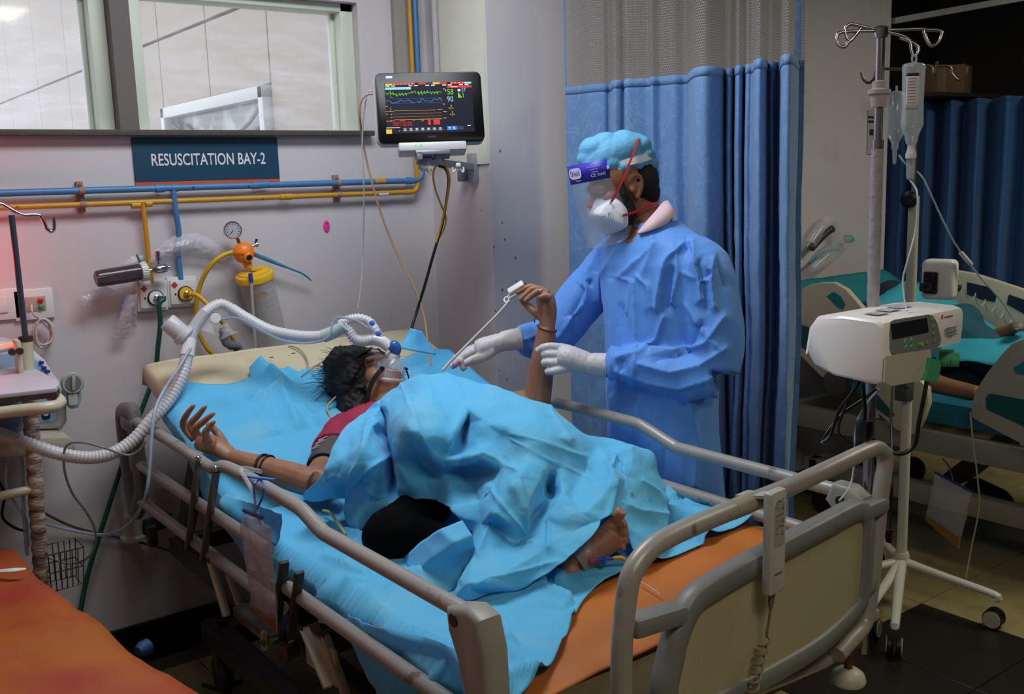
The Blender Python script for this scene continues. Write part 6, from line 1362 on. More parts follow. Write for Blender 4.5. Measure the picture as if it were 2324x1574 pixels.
# bracelets, ring, wrist thread
def band_at(a, b, t_, r_, th, m, name, tilt=.2):
    c = a.lerp(b, t_); ax_ = (b-a).normalized(); Rb = frame(ax_, (.1, tilt, 1)); pts = [c+Rb@V(r_*math.cos(q*.3927), r_*math.sin(q*.3927), .006*math.sin(q*.3927)) for q in range(16)]
    return MB().tube(pts, th, 8, 2, closed=True).build(name, m, pt)
band_at(elR, wrR, .62, .0335, .0042, blackp, 'bracelet'); band_at(elR, wrR, .56, .036, .0028, mat('dark_bangle', (40, 24, 20), .3), 'bracelet', .5)
band_at(elL, wrL, 1.0, .0305, .0018, mat('olive_thread', (74, 62, 30), .8), 'wrist_thread', .6)
MB().tube([P(1218, 716, d=3.0), P(1213, 724, d=2.995), P(1214, 732, d=2.995)], .0016, 6, 3).build('thread_end', mat('olive_thread'), pt)
cr = P(1226, 661, d=2.995); rx_ = (P(1202, 674, d=2.995)-P(1246, 664, d=2.995)).normalized(); Rr = frame(rx_, (0, 0, 1))
rg = MB().tube([cr+Rr@V(.0118*math.cos(q*.52), .0118*math.sin(q*.52), 0) for q in range(12)], .0016, 8, 2, closed=True).build('ring', chrome, pt); MB().blob(cr-_f*.012+V(0, 0, .003), .0035, n=8).build('ring_stone', mat('ring_stone', (220, 220, 226), .1), rg)
# pressure cuff
cuffm = mat('cuff_grey', (72, 68, 66), .75, var=.08, scale=60); ca, cb = shR.lerp(elR, .40), shR.lerp(elR, .74)
cf = thing('blood_pressure_cuff', 'dark grey blood pressure cuff with white print on the near upper arm', 'blood pressure cuff', ca)
MB().tube([ca, ca.lerp(cb, .1), ca.lerp(cb, .9), cb], [.058, .062, .056, .052], 22, 0).build('band', cuffm, cf, sharp=50)
Rc = frame((cb-ca), (0, 0, 1)); m0 = ca.lerp(cb, .5)
for k, (t_, an, wd, ht) in enumerate(((.28, 2.0, .03, .004), (.40, 2.1, .022, .004), (.52, 2.0, .034, .003), (.66, 2.2, .02, .004), (.78, 2.05, .026, .003))):
    q = ca.lerp(cb, t_)+Rc@V(.0625*math.cos(an), .0625*math.sin(an), 0)
    MB().box(q, (wd, .0012, ht), Rc@Matrix.Rotation(an-math.pi/2, 3, 'Z')).build('print_mark', white_print, cf)
MB().tube([cb+Rc@V(.05*math.cos(1.2+.25*q), .05*math.sin(1.2+.25*q), .002) for q in range(9)], .003, 8).build('blue_piping', mat('cuff_blue', (40, 60, 110), .6), cf)
tag(tube('lead_cable', [P(683, 856, d=3.22), P(700, 842, d=3.23), P(724, 825, d=3.24), P(745, 812, d=3.25)], .0022, mat('cream_cable', (176, 160, 126), .5)), 'short cream lead lying by the hair on the mattress', 'cable')
tag(tube('lead_cable', [P(655, 785, d=3.5), P(672, 788, d=3.48), P(690, 802, d=3.44), P(698, 822, d=3.4), P(695, 838, d=3.35)], .003, mat('cream_cable')), 'cream lead curving over the head end of the mattress', 'cable')
tag(tube('lead_cable', [P(762, 900, d=3.18), P(745, 918, d=3.15), P(744, 932, d=3.13), P(756, 955, d=3.1), P(776, 974, d=3.07)], .0032, mat('tan_lead', (186, 148, 112), .5)), 'tan lead coming out of the hair over the blue sheet', 'cable')
# mask
msk = thing('oxygen_mask', 'clear oxygen mask with blue elbow and black straps on the patient face', 'mask', HP(0, -.045, .10))
mclear = mat('mask_clear', (214, 214, 222), .1, var=.02, alpha=.22, spec=.9)
mc_ = HP(.0, -.044, .080)
def mfn(u, v):
    a = 2*math.pi*u; r_ = math.cos(v*1.35); wdt = .046*(1+.22*(-math.sin(a))); s_ = wdt*math.cos(a)*r_; c_ = .058*math.sin(a)*r_; f_ = .052*math.sin(v*1.35)**.9-.012*math.cos(a)**2*r_-.010*(1-v)
    return mc_+side*s_+crown*c_+face*f_
sh = solid(grid_obj('shell', 28, 10, mfn, mclear, msk, True), .0016)
MB().tube([mfn(k/24, 0)-face*.002 for k in range(24)], .0085, 10, 2, closed=True).build('cushion', mat('mask_cushion', (206, 200, 206), .2, alpha=.5), msk)
MB().tube([mfn(k/24, .35)+face*.001 for k in range(24)], .003, 8, 2, closed=True).build('shell_rib', mclear, msk)
ap = mc_+face*.045
MB().lathe([(.018, -.01), (.019, .006), (.016, .012), (.0, .012)], ap, face, 18).build('port_ring', mat('cuff_white'), msk)
be = mat('mask_blue_elbow', (40, 110, 200), .15, alpha=.85)
e0 = P(884, 788, d=3.15); 
MB().tube([ap+face*.008, ap+face*.026, (ap+face*.045)*.55+e0*.45, e0.lerp(ap+face*.045, .2), e0], [.0145, .0155, .0165, .016, .0165], 16, 5).build('elbow', be, msk)
MB().bar(mc_+crown*.05+face*.02, mc_+crown*.105+face*.004, .012, .006, face, .002).build('forehead_bar', mclear, msk)
MB().box(mc_+crown*.11+face*.006, (.05, .02, .01), HR, .004).build('forehead_pad', mat('mask_cushion'), msk)
for s_ in (1, -1): MB().box(mc_+side*.046*s_-crown*.02+face*.014, (.014, .012, .006), HR, .002).build('strap_clip', blackp, msk)
strap = mat('strap_black', (12, 12, 14), .8)
def belt(name, pts, wd, th, m, par, out):
    p, _ = resample([Vector(q) for q in pts], [1]*len(pts), 6); v, f = [], []
    for i, q in enumerate(p):
        d_ = (p[min(i+1, len(p)-1)]-p[max(i-1, 0)]).normalized(); n_ = (q-out).normalized() if isinstance(out, Vector) else out(q); w_ = d_.cross(n_).normalized()
        for a, b in ((-1, 0), (1, 0), (1, 1), (-1, 1)): v.append(q+w_*a*wd/2+n_*b*th)
    for i in range(len(p)-1):
        for k in range(4): f.append((i*4+k, i*4+(k+1) % 4, i*4+4+(k+1) % 4, i*4+4+k))
    f += [(3, 2, 1, 0), tuple(len(v)-4+k for k in range(4))]; return obj(name, v, f, m, par, True, 40)
cin = HP(0, -.02, 0)
belt('strap', [HP(.046, -.066, .090), HP(.064, -.070, .065), HP(.075, -.075, .03), HP(.079, -.085, -.01), HP(.07, -.095, -.05)], .015, .003, strap, msk, cin)
belt('strap', [HP(.012, .066, .092), HP(.05, .060, .075), HP(.080, .055, .035), HP(.098, .05, -.01)], .017, .004, strap, msk, HP(0, .03, 0))
belt('strap', [HP(-.046, -.066, .090), HP(-.064, -.07, .065), HP(-.075, -.075, .03), HP(-.079, -.085, -.01)], .015, .003, strap, msk, cin)
# pulse oximeter clip with cord
ox = thing('pulse_oximeter', 'white pulse oximeter clip on the raised index finger', 'oximeter', P(1165, 665, d=3.05))
oa, ob_ = P(1152, 672, d=3.06), P(1190, 648, d=3.05); od = (ob_-oa).normalized(); Ro = frame(od, V(-.3, -.5, .8))
MB().box(oa.lerp(ob_, .5)+V(0, 0, .010), (.024, .013, .055), Ro, .005, 3).build('top_shell', whitep, ox)
MB().box(oa.lerp(ob_, .46)+V(0, 0, -.006), (.022, .011, .050), Ro, .004, 3).build('bottom_shell', mat('shell_pale', (196, 196, 200), .4), ox)
MB().tube([oa+V(0, 0, -.008)+Ro@V(.010*math.cos(q*.7), 0, -.004+.008*math.sin(q*.7)) for q in range(9)], .003, 8, 2, closed=True).build('cord_loop', whitep, ox)
MB().tube([P(1184, 648, d=3.055), P(1194, 642, d=3.055)], .006, 8).build('hinge_tab', mat('grey_tab', (70, 76, 84), .5), ox)
tag(tube('lead_cable', [P(1156, 682, d=3.055), P(1130, 712, d=3.05), P(1090, 752, d=3.05), P(1050, 792, d=3.04), P(1020, 822, d=3.03), P(1005, 840, d=3.02)], .0040, mat('pale_cord', (206, 194, 194), .5)), 'pale pink cord running from the oximeter clip down to the sheet', 'cable')
# foot drip: dressing and connectors
fdv = thing('cannula_dressing', 'taped cannula with blue, red and yellow connectors on the bare ankle', 'dressing', anR)
MB().tube([anR.lerp(ball, -.12), anR.lerp(ball, .35)], [.0345, .0365], 18).build('clear_tape', mat('tape_film', (186, 170, 160), .3, alpha=.55, bump=.6, bscale=40), fdv)
def K6(x, y, dz=2.2): return P(660+x/2.582, 820+y/2.582, d=dz)
dk = (anR.lerp(ball, .5)-CAM).dot(_f)-.05
MB().tube([K6(1755, 1165, dk), K6(1785, 1160, dk)], .0065, 10).build('red_cap', mat('red_cap', (206, 60, 66), .35), fdv)
MB().tube([K6(1785, 1160, dk), K6(1890, 1152, dk)], .004, 10).build('tap_body', mat('tap_blue', (40, 80, 200), .35), fdv); MB().tube([K6(1836, 1140, dk), K6(1834, 1192, dk)], .0045, 10).build('tap_handle', mat('tap_blue'), fdv)
MB().tube([K6(1890, 1152, dk), K6(1930, 1148, dk), K6(1955, 1160, dk), K6(1970, 1185, dk+.02)], .0042, 10, 4).build('yellow_line', yho, fdv)
tag(tube('iv_line', [P(1452, 1318, z=MZ0+.02), P(1480, 1335, z=MZ0+.02), P(1500, 1350, z=MZ0+.02)], .0016, ivt), 'thin clear line lying on the orange sheet by the footboard', 'tube')
tag(tube('drain_line', [P(733, 1158, z=.765), P(748, 1162, z=.765), P(762, 1180, z=.765), P(775, 1198, z=.76), P(784, 1212, z=.75)], .004, mat('amber_line', (176, 180, 110), .3, alpha=.8)), 'yellowish drain line emerging from under the blue blanket', 'tube')

# ------------------------------------------------------------------ the blue blanket: fold lines laid out as a net of points (photo crop x, y, height)
def K(z): return z+.115*(1.09-z)/.47
BP = {}
def bp(n, x, y, z): BP[n] = (x, y, K(z))
out = [('a0', 600, 160, .99), ('a1', 520, 215, .975), ('a2', 440, 290, .96), ('a3', 330, 370, .935), ('a4', 270, 450, .905), ('a5', 230, 540, .875), ('a6', 200, 640, .835), ('a7', 130, 720, .79), ('a8', 40, 795, .735), ('a9', 130, 832, .70), ('a10', 240, 800, .71), ('a11', 312, 805, .70), ('a12', 318, 880, .67), ('a13', 320, 960, .645), ('a14', 400, 1010, .635),
       ('a15', 470, 930, .66), ('a16', 560, 832, 0.720), ('a17', 760, 800, 0.745), ('a18', 850, 808, 0.745), ('a19', 930, 858, .745), ('a20', 1000, 925, .735), ('a21', 1060, 1000, .70), ('a22', 1070, 1080, .68), ('a23', 1010, 1230, .66), ('a24', 970, 1310, .64), ('a25', 962, 1370, .63), ('a26', 1050, 1422, .615), ('a27', 1160, 1338, .63), ('a28', 1340, 1350, .625), ('a29', 1420, 1290, .65), ('a30', 1560, 1215, .685), ('a31', 1700, 1090, .72), ('a32', 1800, 1000, .755), ('a33', 1820, 930, .77),
       ('a34', 1900, 890, .76), ('a35', 1985, 960, .72), ('a36', 1985, 1090, .67), ('a37', 2040, 1160, .64), ('a38', 2170, 1120, .635), ('a39', 2205, 1000, .655), ('a40', 2212, 880, .69), ('a41', 2195, 740, .75), ('a42', 2140, 650, .80), ('a43', 2146, 520, .86), ('a44', 2060, 490, .875), ('a45', 1990, 470, .885), ('a46', 1850, 425, .90), ('a47', 1745, 415, .915), ('a48', 1690, 385, .94), ('a49', 1600, 300, .975), ('a50', 1500, 222, 1.01), ('a51', 1390, 182, 1.04), ('a52', 1270, 138, 1.06), ('a53', 1130, 90, 1.075), ('a54', 980, 45, 1.088), ('a55', 900, 30, 1.09), ('a56', 800, 38, 1.085), ('a57', 700, 65, 1.06), ('a58', 640, 110, 1.02)]
for o_ in out: bp(*o_)
inn = [('b1', 575, 300, .985), ('b2', 580, 430, .945), ('b3', 622, 580, .865), ('b4', 640, 720, 0.780), ('b4b', 620, 790, 0.740), ('b5', 660, 330, 1.02), ('b6', 700, 470, .955), ('b7', 740, 420, .985), ('b8', 800, 510, .925), ('b9', 880, 585, .88), ('b10', 1000, 578, .885), ('b11', 1100, 545, .91), ('b12', 1030, 275, 1.005), ('b13', 945, 440, .955), ('b14', 905, 528, .905), ('b15', 1010, 400, 0.930), ('b16', 1010, 520, 0.885),
       ('b17', 880, 200, 1.045), ('b18', 760, 220, 1.045), ('b19', 1150, 190, 1.045), ('b20', 1330, 300, 1.01), ('b21', 1120, 330, 1.0), ('b78', 1060, 420, .955), ('b79', 1075, 515, .915), ('b22', 1250, 470, .94), ('b23', 1180, 470, .94), ('b24', 1330, 410, .98), ('b25', 1450, 330, 1.0), ('b26', 1560, 440, .955), ('b27', 1400, 540, .925), ('b28', 1550, 620, .875), ('b29', 1690, 690, .825), ('b30', 1770, 590, .86), ('b31', 1660, 470, .93), ('b32', 1640, 790, .80), ('b33', 1600, 775, .82), ('b34', 1495, 840, .775), ('b35', 1470, 690, .86), ('b36', 1330, 660, .885), ('b37', 1240, 640, .865), ('b38', 1120, 650, .82), ('b39', 1200, 735, .835), ('b40', 1300, 720, .875), ('b41', 1180, 745, .84),
       ('b42', 1060, 800, .765), ('b43', 960, 770, 0.785), ('b44', 800, 690, 0.805), ('b45', 720, 740, 0.785), ('b46', 900, 700, 0.815), ('b47', 1190, 882, .80), ('b48', 1130, 950, .745), ('b49', 1370, 880, .80), ('b50', 1375, 1020, .735), ('b51', 1300, 960, .775), ('b52', 1480, 930, .76), ('b53', 1090, 1130, .70), ('b54', 1040, 1300, .665), ('b55', 1240, 1255, .675), ('b56', 1300, 1120, .70), ('b57', 1510, 1080, .725), ('b58', 1640, 990, .755), ('b59', 1750, 870, .795), ('b60', 1860, 760, .815), ('b61', 1900, 640, .85), ('b62', 1840, 540, .875), ('b63', 1780, 480, .885), ('b64', 1960, 590, .865), ('b65', 2090, 700, .80), ('b66', 2030, 800, .77), ('b67', 1940, 760, .79), ('b68', 2100, 900, .715), ('b69', 2080, 1040, .665), ('b70', 1900, 520, .86), ('b71', 1960, 680, .83), ('b72', 1000, 920, .745), ('b73', 1110, 830, .79), ('b74', 1420, 760, .84), ('b75', 1180, 1320, .65), ('b76', 1700, 900, .79), ('b77', 1570, 900, .79),
       ('d1', 556, 300, 0.920), ('d2', 560, 430, 0.880), ('d3', 598, 588, .795), ('d4', 616, 712, .72), ('e1', 860, 640, 0.830), ('e2', 1000, 622, 0.835), ('e3', 1110, 596, 0.860), ('e4', 1498, 720, .80), ('e5', 1500, 790, .765), ('e6', 790, 560, 0.875), ('e7', 1010, 330, 0.975), ('e8', 1400, 900, .745), ('e9', 1210, 940, .745), ('c1', 440, 460, .935), ('c2', 345, 690, .815), ('c3', 420, 610, .865), ('c4', 540, 560, .885), ('c5', 540, 330, .97), ('c6', 420, 720, .78), ('c7', 500, 700, .81), ('c8', 330, 560, .885), ('c9', 260, 690, .80), ('c10', 450, 830, .735), ('c11', 380, 900, .70), ('c12', 330, 715, .77), ('c13', 560, 700, .775), ('c14', 560, 780, .735), ('c15', 470, 380, .94), ('c16', 360, 440, .915), ('c17', 230, 760, .75)]
for o_ in inn: bp(*o_)
for n_ in [q[0] for q in inn]:
    x, y, z = BP[n_]; nb = sorted(((BP[m][0]-x)**2+(BP[m][1]-y)**2, BP[m][2]) for m in BP if m != n_)[:7]; av = sum(q[1] for q in nb)/7
    BP[n_] = (x, y, max(av+1.2*(z-av), .775))
names = list(BP); ix = {n: i for i, n in enumerate(names)}
lines = [(['d1', 'd2', 'd3', 'd4'], .5), (['e6', 'e1', 'e2', 'e3'], .4), (['e4', 'e5'], .4), (['a0', 'b1', 'b2', 'b3', 'b4', 'b4b'], .5), (['b12', 'b13', 'b14'], .9), (['b12', 'b15', 'b16'], .6), (['b7', 'b8', 'b9', 'b10', 'b11', 'b37'], .7), (['b12', 'b21', 'b22', 'b24'], .6), (['a55', 'b17', 'b12'], .0), (['b24', 'b25', 'b26', 'b31'], .5), (['b24', 'b26', 'b30'], .6), (['b30', 'b29', 'b33', 'b34'], .7), (['b36', 'b35', 'b34'], .8), (['b36', 'b40', 'b39', 'b73', 'a19'], .7), (['b39', 'b47', 'b48'], .8), (['b40', 'b49', 'b50'], .8), (['b47', 'b51', 'b50', 'b56'], .5), (['a21', 'b53', 'b54'], .7), (['b54', 'b55', 'b57', 'b58', 'a33'], .8), (['a25', 'b54'], .6), (['b62', 'b61', 'b60', 'b59', 'a33'], .7), (['b63', 'b70', 'b71', 'b67'], .8), (['a44', 'b64', 'b65', 'b68'], .6), (['c5', 'c15', 'c1', 'c3', 'c2'], .7), (['a3', 'c16', 'c8', 'c9'], .5), (['c12', 'c6', 'c10'], .8), (['a11', 'c12', 'c2'], .8), (['b43', 'b46', 'b9'], .4), (['c4', 'c7', 'c6'], .6), (['b33', 'b76', 'b59'], .6), (['b35', 'b74', 'b49'], .5)]
co2 = [Vector((BP[n][0], BP[n][1])) for n in names]; ed = []; crv = {}
no_ = len(out)
for ch, cr_ in lines:
    for a, b in zip(ch[:-1], ch[1:]): ed.append((ix[a], ix[b])); crv[frozenset((ix[a], ix[b]))] = min(1, cr_*1.3) if cr_ else 0
r_ = delaunay_2d_cdt(co2, ed, [list(range(no_))], 1, 1e-4)
V2, F2, OV = r_[0], r_[2], r_[3]
bm = bmesh.new(); vs = []
for p, ov in zip(V2, OV):
    if ov: z = BP[names[ov[0]]][2]
    else:
        ds = sorted(((p-q).length, i) for i, q in enumerate(co2))[:3]; ww = [1/(d+1e-3) for d, _ in ds]; z = sum(w_*BP[names[i]][2] for w_, (_, i) in zip(ww, ds))/sum(ww)
    vs.append(bm.verts.new(P(660+p.x/2.582, 820+p.y/2.582, z=z)))
o2n = {}
for k, ov in enumerate(OV):
    for i in ov: o2n[i] = k
for fc in F2:
    try: bm.faces.new([vs[i] for i in fc])
    except ValueError: pass
cl_ = bm.edges.layers.float.new('crease_edge')
for key, c in crv.items():
    a, b = tuple(key); e = bm.edges.get((vs[o2n[a]], vs[o2n[b]]))
    if e: e[cl_] = c
# the far side falls to the mattress behind the silhouette
sil = ['a41', 'a42', 'a43', 'a44', 'a45', 'a46', 'a47', 'a48', 'a49', 'a50', 'a51', 'a52', 'a53', 'a54', 'a55', 'a56', 'a57', 'a58', 'a0']
prev = None
for n in sil:
    v0 = vs[o2n[ix[n]]]; h = Vector((v0.co.x, v0.co.y, 0)).normalized(); dz = max(.0, v0.co.z-max(mz(v0.co.y+.1)+.10, .78))
    v1 = bm.verts.new(v0.co+h*.06-V(0, 0, dz*.25)); v2_ = bm.verts.new(v0.co+h*.13-V(0, 0, dz*.9)); 
    for v_ in (v1, v2_): v_.co.x = min(v_.co.x, 1.88)
    if prev: bm.faces.new((prev[0], v0, v1, prev[1])); bm.faces.new((prev[1], v1, v2_, prev[2]))
    prev = (v0, v1, v2_)
bmesh.ops.recalc_face_normals(bm, faces=bm.faces)
if sum(f.normal.z for f in bm.faces) < 0: bmesh.ops.reverse_faces(bm, faces=bm.faces)
me = bpy.data.meshes.new('blanket'); bm.to_mesh(me); bm.free()
tmp = bpy.data.objects.new('tmp', me); COL.objects.link(tmp); subsurf(tmp, 2); t2_ = tmp.modifiers.new('s2', 'SUBSURF'); t2_.subdivision_type = 'SIMPLE'; t2_.levels = 2; t2_.render_levels = 2; sm_ = tmp.modifiers.new('s', 'SMOOTH'); sm_.iterations = 5; sm_.factor = .5; dg = bpy.context.evaluated_depsgraph_get(); nm = bpy.data.meshes.new_from_object(tmp.evaluated_get(dg)); bpy.data.objects.remove(tmp)
BC = [([(1030, 275), (940, 440), (905, 530)], .010, 7), ([(740, 410), (850, 560), (900, 590), (1000, 580), (1130, 545), (1330, 650)], .010, 8), ([(1290, 455), (1500, 570), (1760, 690)], .004, 3), ([(1300, 425), (1520, 490), (1740, 570)], .006, 6), ([(640, 110), (690, 250), (760, 420)], .007, 9), ([(440, 460), (390, 600), (340, 690)], .009, 6), ([(560, 560), (450, 640), (350, 720)], .009, 7), ([(540, 260), (440, 380), (430, 470)], .008, 6), ([(1170, 745), (1270, 880), (1370, 1010)], .008, 6), ([(1200, 890), (1120, 1080), (1010, 1290)], .010, 7), ([(1330, 680), (1370, 870), (1375, 1000)], .009, 6), ([(1600, 775), (1520, 940), (1510, 1090)], .010, 7), ([(1850, 590), (1900, 700), (1860, 900)], .010, 8), ([(2000, 520), (1900, 560), (1870, 640)], .010, 6), ([(1960, 590), (1950, 680), (1990, 780)], .009, 7), ([(1180, 200), (1350, 260), (1520, 330)], .005, 8), ([(900, 60), (1000, 180), (1030, 275)], .006, 9), ([(1080, 1310), (1300, 1240), (1560, 1180)], .008, 6), ([(1000, 620), (1060, 720), (1090, 800)], -.008, 9), ([(700, 480), (760, 600), (860, 680)], -.008, 9), ([(1500, 230), (1540, 330), (1640, 460)], .008, 8), ([(2060, 700), (2150, 760), (2200, 820)], .008, 7), ([(1930, 830), (2050, 880), (2200, 900)], .009, 8), ([(180, 700), (260, 660), (330, 690)], .008, 6), ([(430, 720), (500, 800), (560, 820)], .008, 6), ([(330, 715), (400, 860), (390, 980)], .008, 6), ([(1230, 1000), (1300, 1060), (1420, 1060)], .008, 7), ([(640, 200), (800, 240), (900, 330)], .005, 9), ([(760, 80), (820, 160), (830, 260)], .005, 8)]
BS = []
for pl_, am, wd in BC:
    for a, b in zip(pl_[:-1], pl_[1:]): BS.append((a[0], a[1], b[0], b[1], am, wd))
def bcrease(c):
    v_ = c-CAM; z_ = v_.dot(_f); x = (1162+F_PX*v_.dot(_r)/z_-660)*2.582; y = (787-F_PX*v_.dot(_u)/z_-820)*2.582; best = 0
    for ax_, ay_, bx_, by_, am, wd in BS:
        if min(ax_, bx_)-60 < x < max(ax_, bx_)+60 and min(ay_, by_)-60 < y < max(ay_, by_)+60:
            dx, dy = bx_-ax_, by_-ay_; t_ = max(0, min(1, ((x-ax_)*dx+(y-ay_)*dy)/(dx*dx+dy*dy))); d = math.hypot(x-ax_-t_*dx, y-ay_-t_*dy); e = am*math.exp(-d/(wd*2.2))
            if abs(e) > abs(best): best = e
    return best
nm.update(); nn = [v.normal.copy() for v in nm.vertices]
for v, n_ in zip(nm.vertices, nn):
    c = v.co; a = ns((c.x*1.0, c.y, c.z), 9, 1); b = ns((c.x+.5*c.z, c.y, c.z*.6), 17, 2); d_ = ns(c, 38, 3)
    v.co = c+n_*(.006*(.4-abs(a))-.004*abs(b)+.0015*(.5-abs(d_))+bcrease(c))
nm.materials.clear(); blo = link_mesh('blanket', nm, nw); solid(blo, .0016); tag(blo, 'crumpled sky blue disposable sheet draped over the patient and her raised knee', 'blanket')
# flap lying over the near shin
def flp(u, v):
    rows_ = [((640, 1168), (770, 1050), (870, 985), (1005, 930)), ((720, 1240), (850, 1130), (960, 1060), (1065, 1020)), ((830, 1300), (930, 1235), (1000, 1180), (1080, 1110)), ((900, 1360), (1000, 1310), (1080, 1260), (1140, 1220))]
    zs_ = [(.725, .80, .845, .86), (.735, .80, .835, .84), (.725, .755, .775, .79), (.722, .73, .735, .74)]
    def lerp_row(i, u):
        k = u*3; j = min(int(k), 2); t_ = k-j; a, b = rows_[i][j], rows_[i][j+1]; return (a[0]+(b[0]-a[0])*t_, a[1]+(b[1]-a[1])*t_, zs_[i][j]+(zs_[i][j+1]-zs_[i][j])*t_)
    k = v*3; i = min(int(k), 2); t_ = k-i; a, b = lerp_row(i, u), lerp_row(i+1, u); x, y, z = [a[q]+(b[q]-a[q])*t_ for q in range(3)]
    p = P(660+x/2.582, 820+y/2.582, z=z); return p+V(0, 0, .004*ns(p, 18))
tag(solid(grid_obj('blanket_flap', 24, 24, flp, nw), .0016), 'pale blue sheet flap lying over the near shin below the black knee', 'blanket')
# ------------------------------------------------------------------ the gowned person
doc = thing('person', 'person in blue gown, cap, white mask and face shield reaching over the bed', 'person', (2.14, 2.08, 0))
skind = mat('skin_warm', (150, 100, 72), .5, var=.10, scale=16, sss=.1, bump=.04, bscale=140)
hair2 = mat('short_black_hair', (9, 8, 8), .8, var=.3, scale=120, bump=.8, bscale=220)
dH = 2.98; dc = P(1412, 425, d=dH)
hf = (-_r*.95-_f*.20+V(0, 0, -.34)).normalized(); hu = V(0, 0, 1)-_r*.22; hu = (hu-hf*hu.dot(hf)).normalized(); hl = hf.cross(hu).normalized()
if hl.dot(-_f) < 0: hl = -hl
HD = Matrix((hf, hl, hu)).transposed()
def D(a, b, c): return dc+hf*a+hl*b+hu*c
def px_of(p): v = p-CAM; z = v.dot(_f); return (1162+F_PX*v.dot(_r)/z, 787-F_PX*v.dot(_u)/z)
bd = MB()
bd.blob(D(-.008, 0, .035), (.100, .078, .092), HD, 26)
bd.blob(D(.020, 0, -.045), (.070, .060, .070), HD, 22)
bd.blob(D(.052, 0, -.088), (.030, .030, .026), HD, 14)
bd.tube([D(.082, -.03, .022), D(.094, 0, .026), D(.082, .03, .022), D(.066, .052, .018)], [.012, .013, .013, .010], 10, 3)
bd.tube([D(.086, 0, .012), D(.104, 0, -.014), D(.112, 0, -.028)], [.010, .012, .015], 10, 3)
for s_ in (-1, 1): bd.blob(D(.052, .045*s_, -.016), (.030, .022, .024), HD, 12)
ea = D(-.016, .074, -.008)
bd.tube([ea+hu*.020+hf*.012, ea+hu*.034-hf*.004, ea+hu*.024-hf*.022, ea-hf*.020, ea-hu*.018-hf*.008, ea-hu*.032+hf*.008], [.005, .007, .0075, .007, .007, .009], 10, 4); bd.blob(ea-hl*.004, (.020, .008, .026), HD, 12); bd.blob(ea+hf*.012-hu*.006+hl*.004, (.006, .006, .009), HD, 8)
nkb = P(1492, 528, d=2.99)
bd.tube([D(-.02, 0, -.03), D(-.03, 0, -.09).lerp(nkb, .35), nkb], [.058, .056, .066], 18, 4)
TS = [V(2.145, 2.14, 1.40), V(2.135, 2.13, 1.22), V(2.13, 2.10, 1.0), V(2.125, 2.08, .88)]
bd.tube([nkb]+TS, [.06, .11, .125, .12, .125], 18, 4)
sL, sR = P(1588, 592, d=2.87), P(1392, 590, d=3.16)
eL, wL = P(1612, 842, d=2.84), P(1372, 822, d=2.93)
eR, wR = P(1262, 760, d=3.20), P(1172, 772, d=3.14)
bd.tube([sL, TS[0], sR], [.05, .07, .05], 14, 4)
bd.tube([sL, sL.lerp(eL, .5), eL], [.05, .044, .038], 12, 4); bd.tube([eL, eL.lerp(wL, .4), wL], [.038, .036, .024], 12, 4)
bd.tube([sR, sR.lerp(eR, .5), eR], [.05, .044, .038], 12, 4); bd.tube([eR, eR.lerp(wR, .4), wR], [.038, .036, .024], 12, 4)
for s_ in (-1, 1):
    y = 2.08+.09*s_; bd.tube([V(2.125, 2.08+.06*s_, .88), V(2.13, y, .50), V(2.16, y, .09)], [.10, .06, .042], 14, 4); bd.tube([V(2.17, y, .05), V(2.05, y, .042), V(1.97, y, .035)], [.045, .045, .03], 12, 3)
bd.remesh('body', .0038, skind, doc, 5, .5)
# hair, beard, brow, eye
hb = MB(); hb.blob(D(-.045, 0, .01), (.070, .080, .085), HD, 20); hb.blob(D(-.060, .0, -.035), (.046, .068, .05), HD, 16)
hb.remesh('hair', .0045, hair2, doc, 2, .5, disp=lambda c, n: c+n*.002*ns(c, 90))
be = MB(); pts = [D(.020, .0765, .022), D(.020, .0745, -.012), D(.016, .0675, -.050), D(.022, .060, -.080), D(.045, .042, -.100), D(.066, .018, -.108), D(.070, 0, -.108)]
be.tube(pts, [.007, .010, .017, .024, .022, .020, .020], 12, 4); be.blob(D(.034, .050, -.074), (.028, .014, .024), HD, 12); be.blob(D(.062, 0, -.098), (.022, .035, .020), HD, 12)
be.remesh('beard', .0035, hair2, doc, 3, .5, disp=lambda c, n: c+n*(.0015*ns(c, 150)-.001))
MB().tube([D(.062, .060, .034), D(.080, .045, .041), D(.092, .024, .036)], [.002, .0042, .003], 8, 3, flat=.7).build('eyebrow', hair2, doc)
MB().tube([D(.068, .054, .004), D(.080, .042, -.001), D(.088, .028, .003)], [.0014, .0026, .0014], 8, 3).build('eyelashes', hair2, doc)
MB().blob(D(.068, .040, .008), (.016, .014, .012), HD, 14).build('eyelid', skind, doc)
# cap
capm = mat('bouffant_blue', (110, 188, 232), .75, var=.08, scale=60, transl=.2, bump=.35, bscale=50)
cp = MB(); Rcap = Matrix((hf, hl, (hu+hf*-.05).normalized())).transposed()
cp.blob(P(1394, 350, d=2.98), (.110, .092, .062), Rcap, 28)
for px, py, r_, d_ in ((1345, 338, .050, 2.97), (1372, 324, .046, 2.97), (1412, 322, .05, 2.97), (1446, 334, .046, 2.97), (1458, 354, .042, 2.97), (1336, 357, .042, 2.975), (1466, 374, .040, 2.975), (1474, 394, .030, 2.985), (1440, 372, .046, 2.955), (1412, 380, .034, 2.93), (1385, 372, .05, 2.95)): cp.blob(P(px, py, d=d_), (r_*.9, r_*1.25, r_*.72), HD, 16)
def capfold(c, n_):
    a = math.atan2((c-dc).dot(hl), (c-dc).dot(hf)); return c+n_*(.0022*math.sin(a*26+6*ns(c, 9))*sstep(.09, .03, (c-dc).dot(hu))+.004*ns(c, 17))
cp.remesh('cap', .0036, capm, doc, 8, .5, disp=capfold)
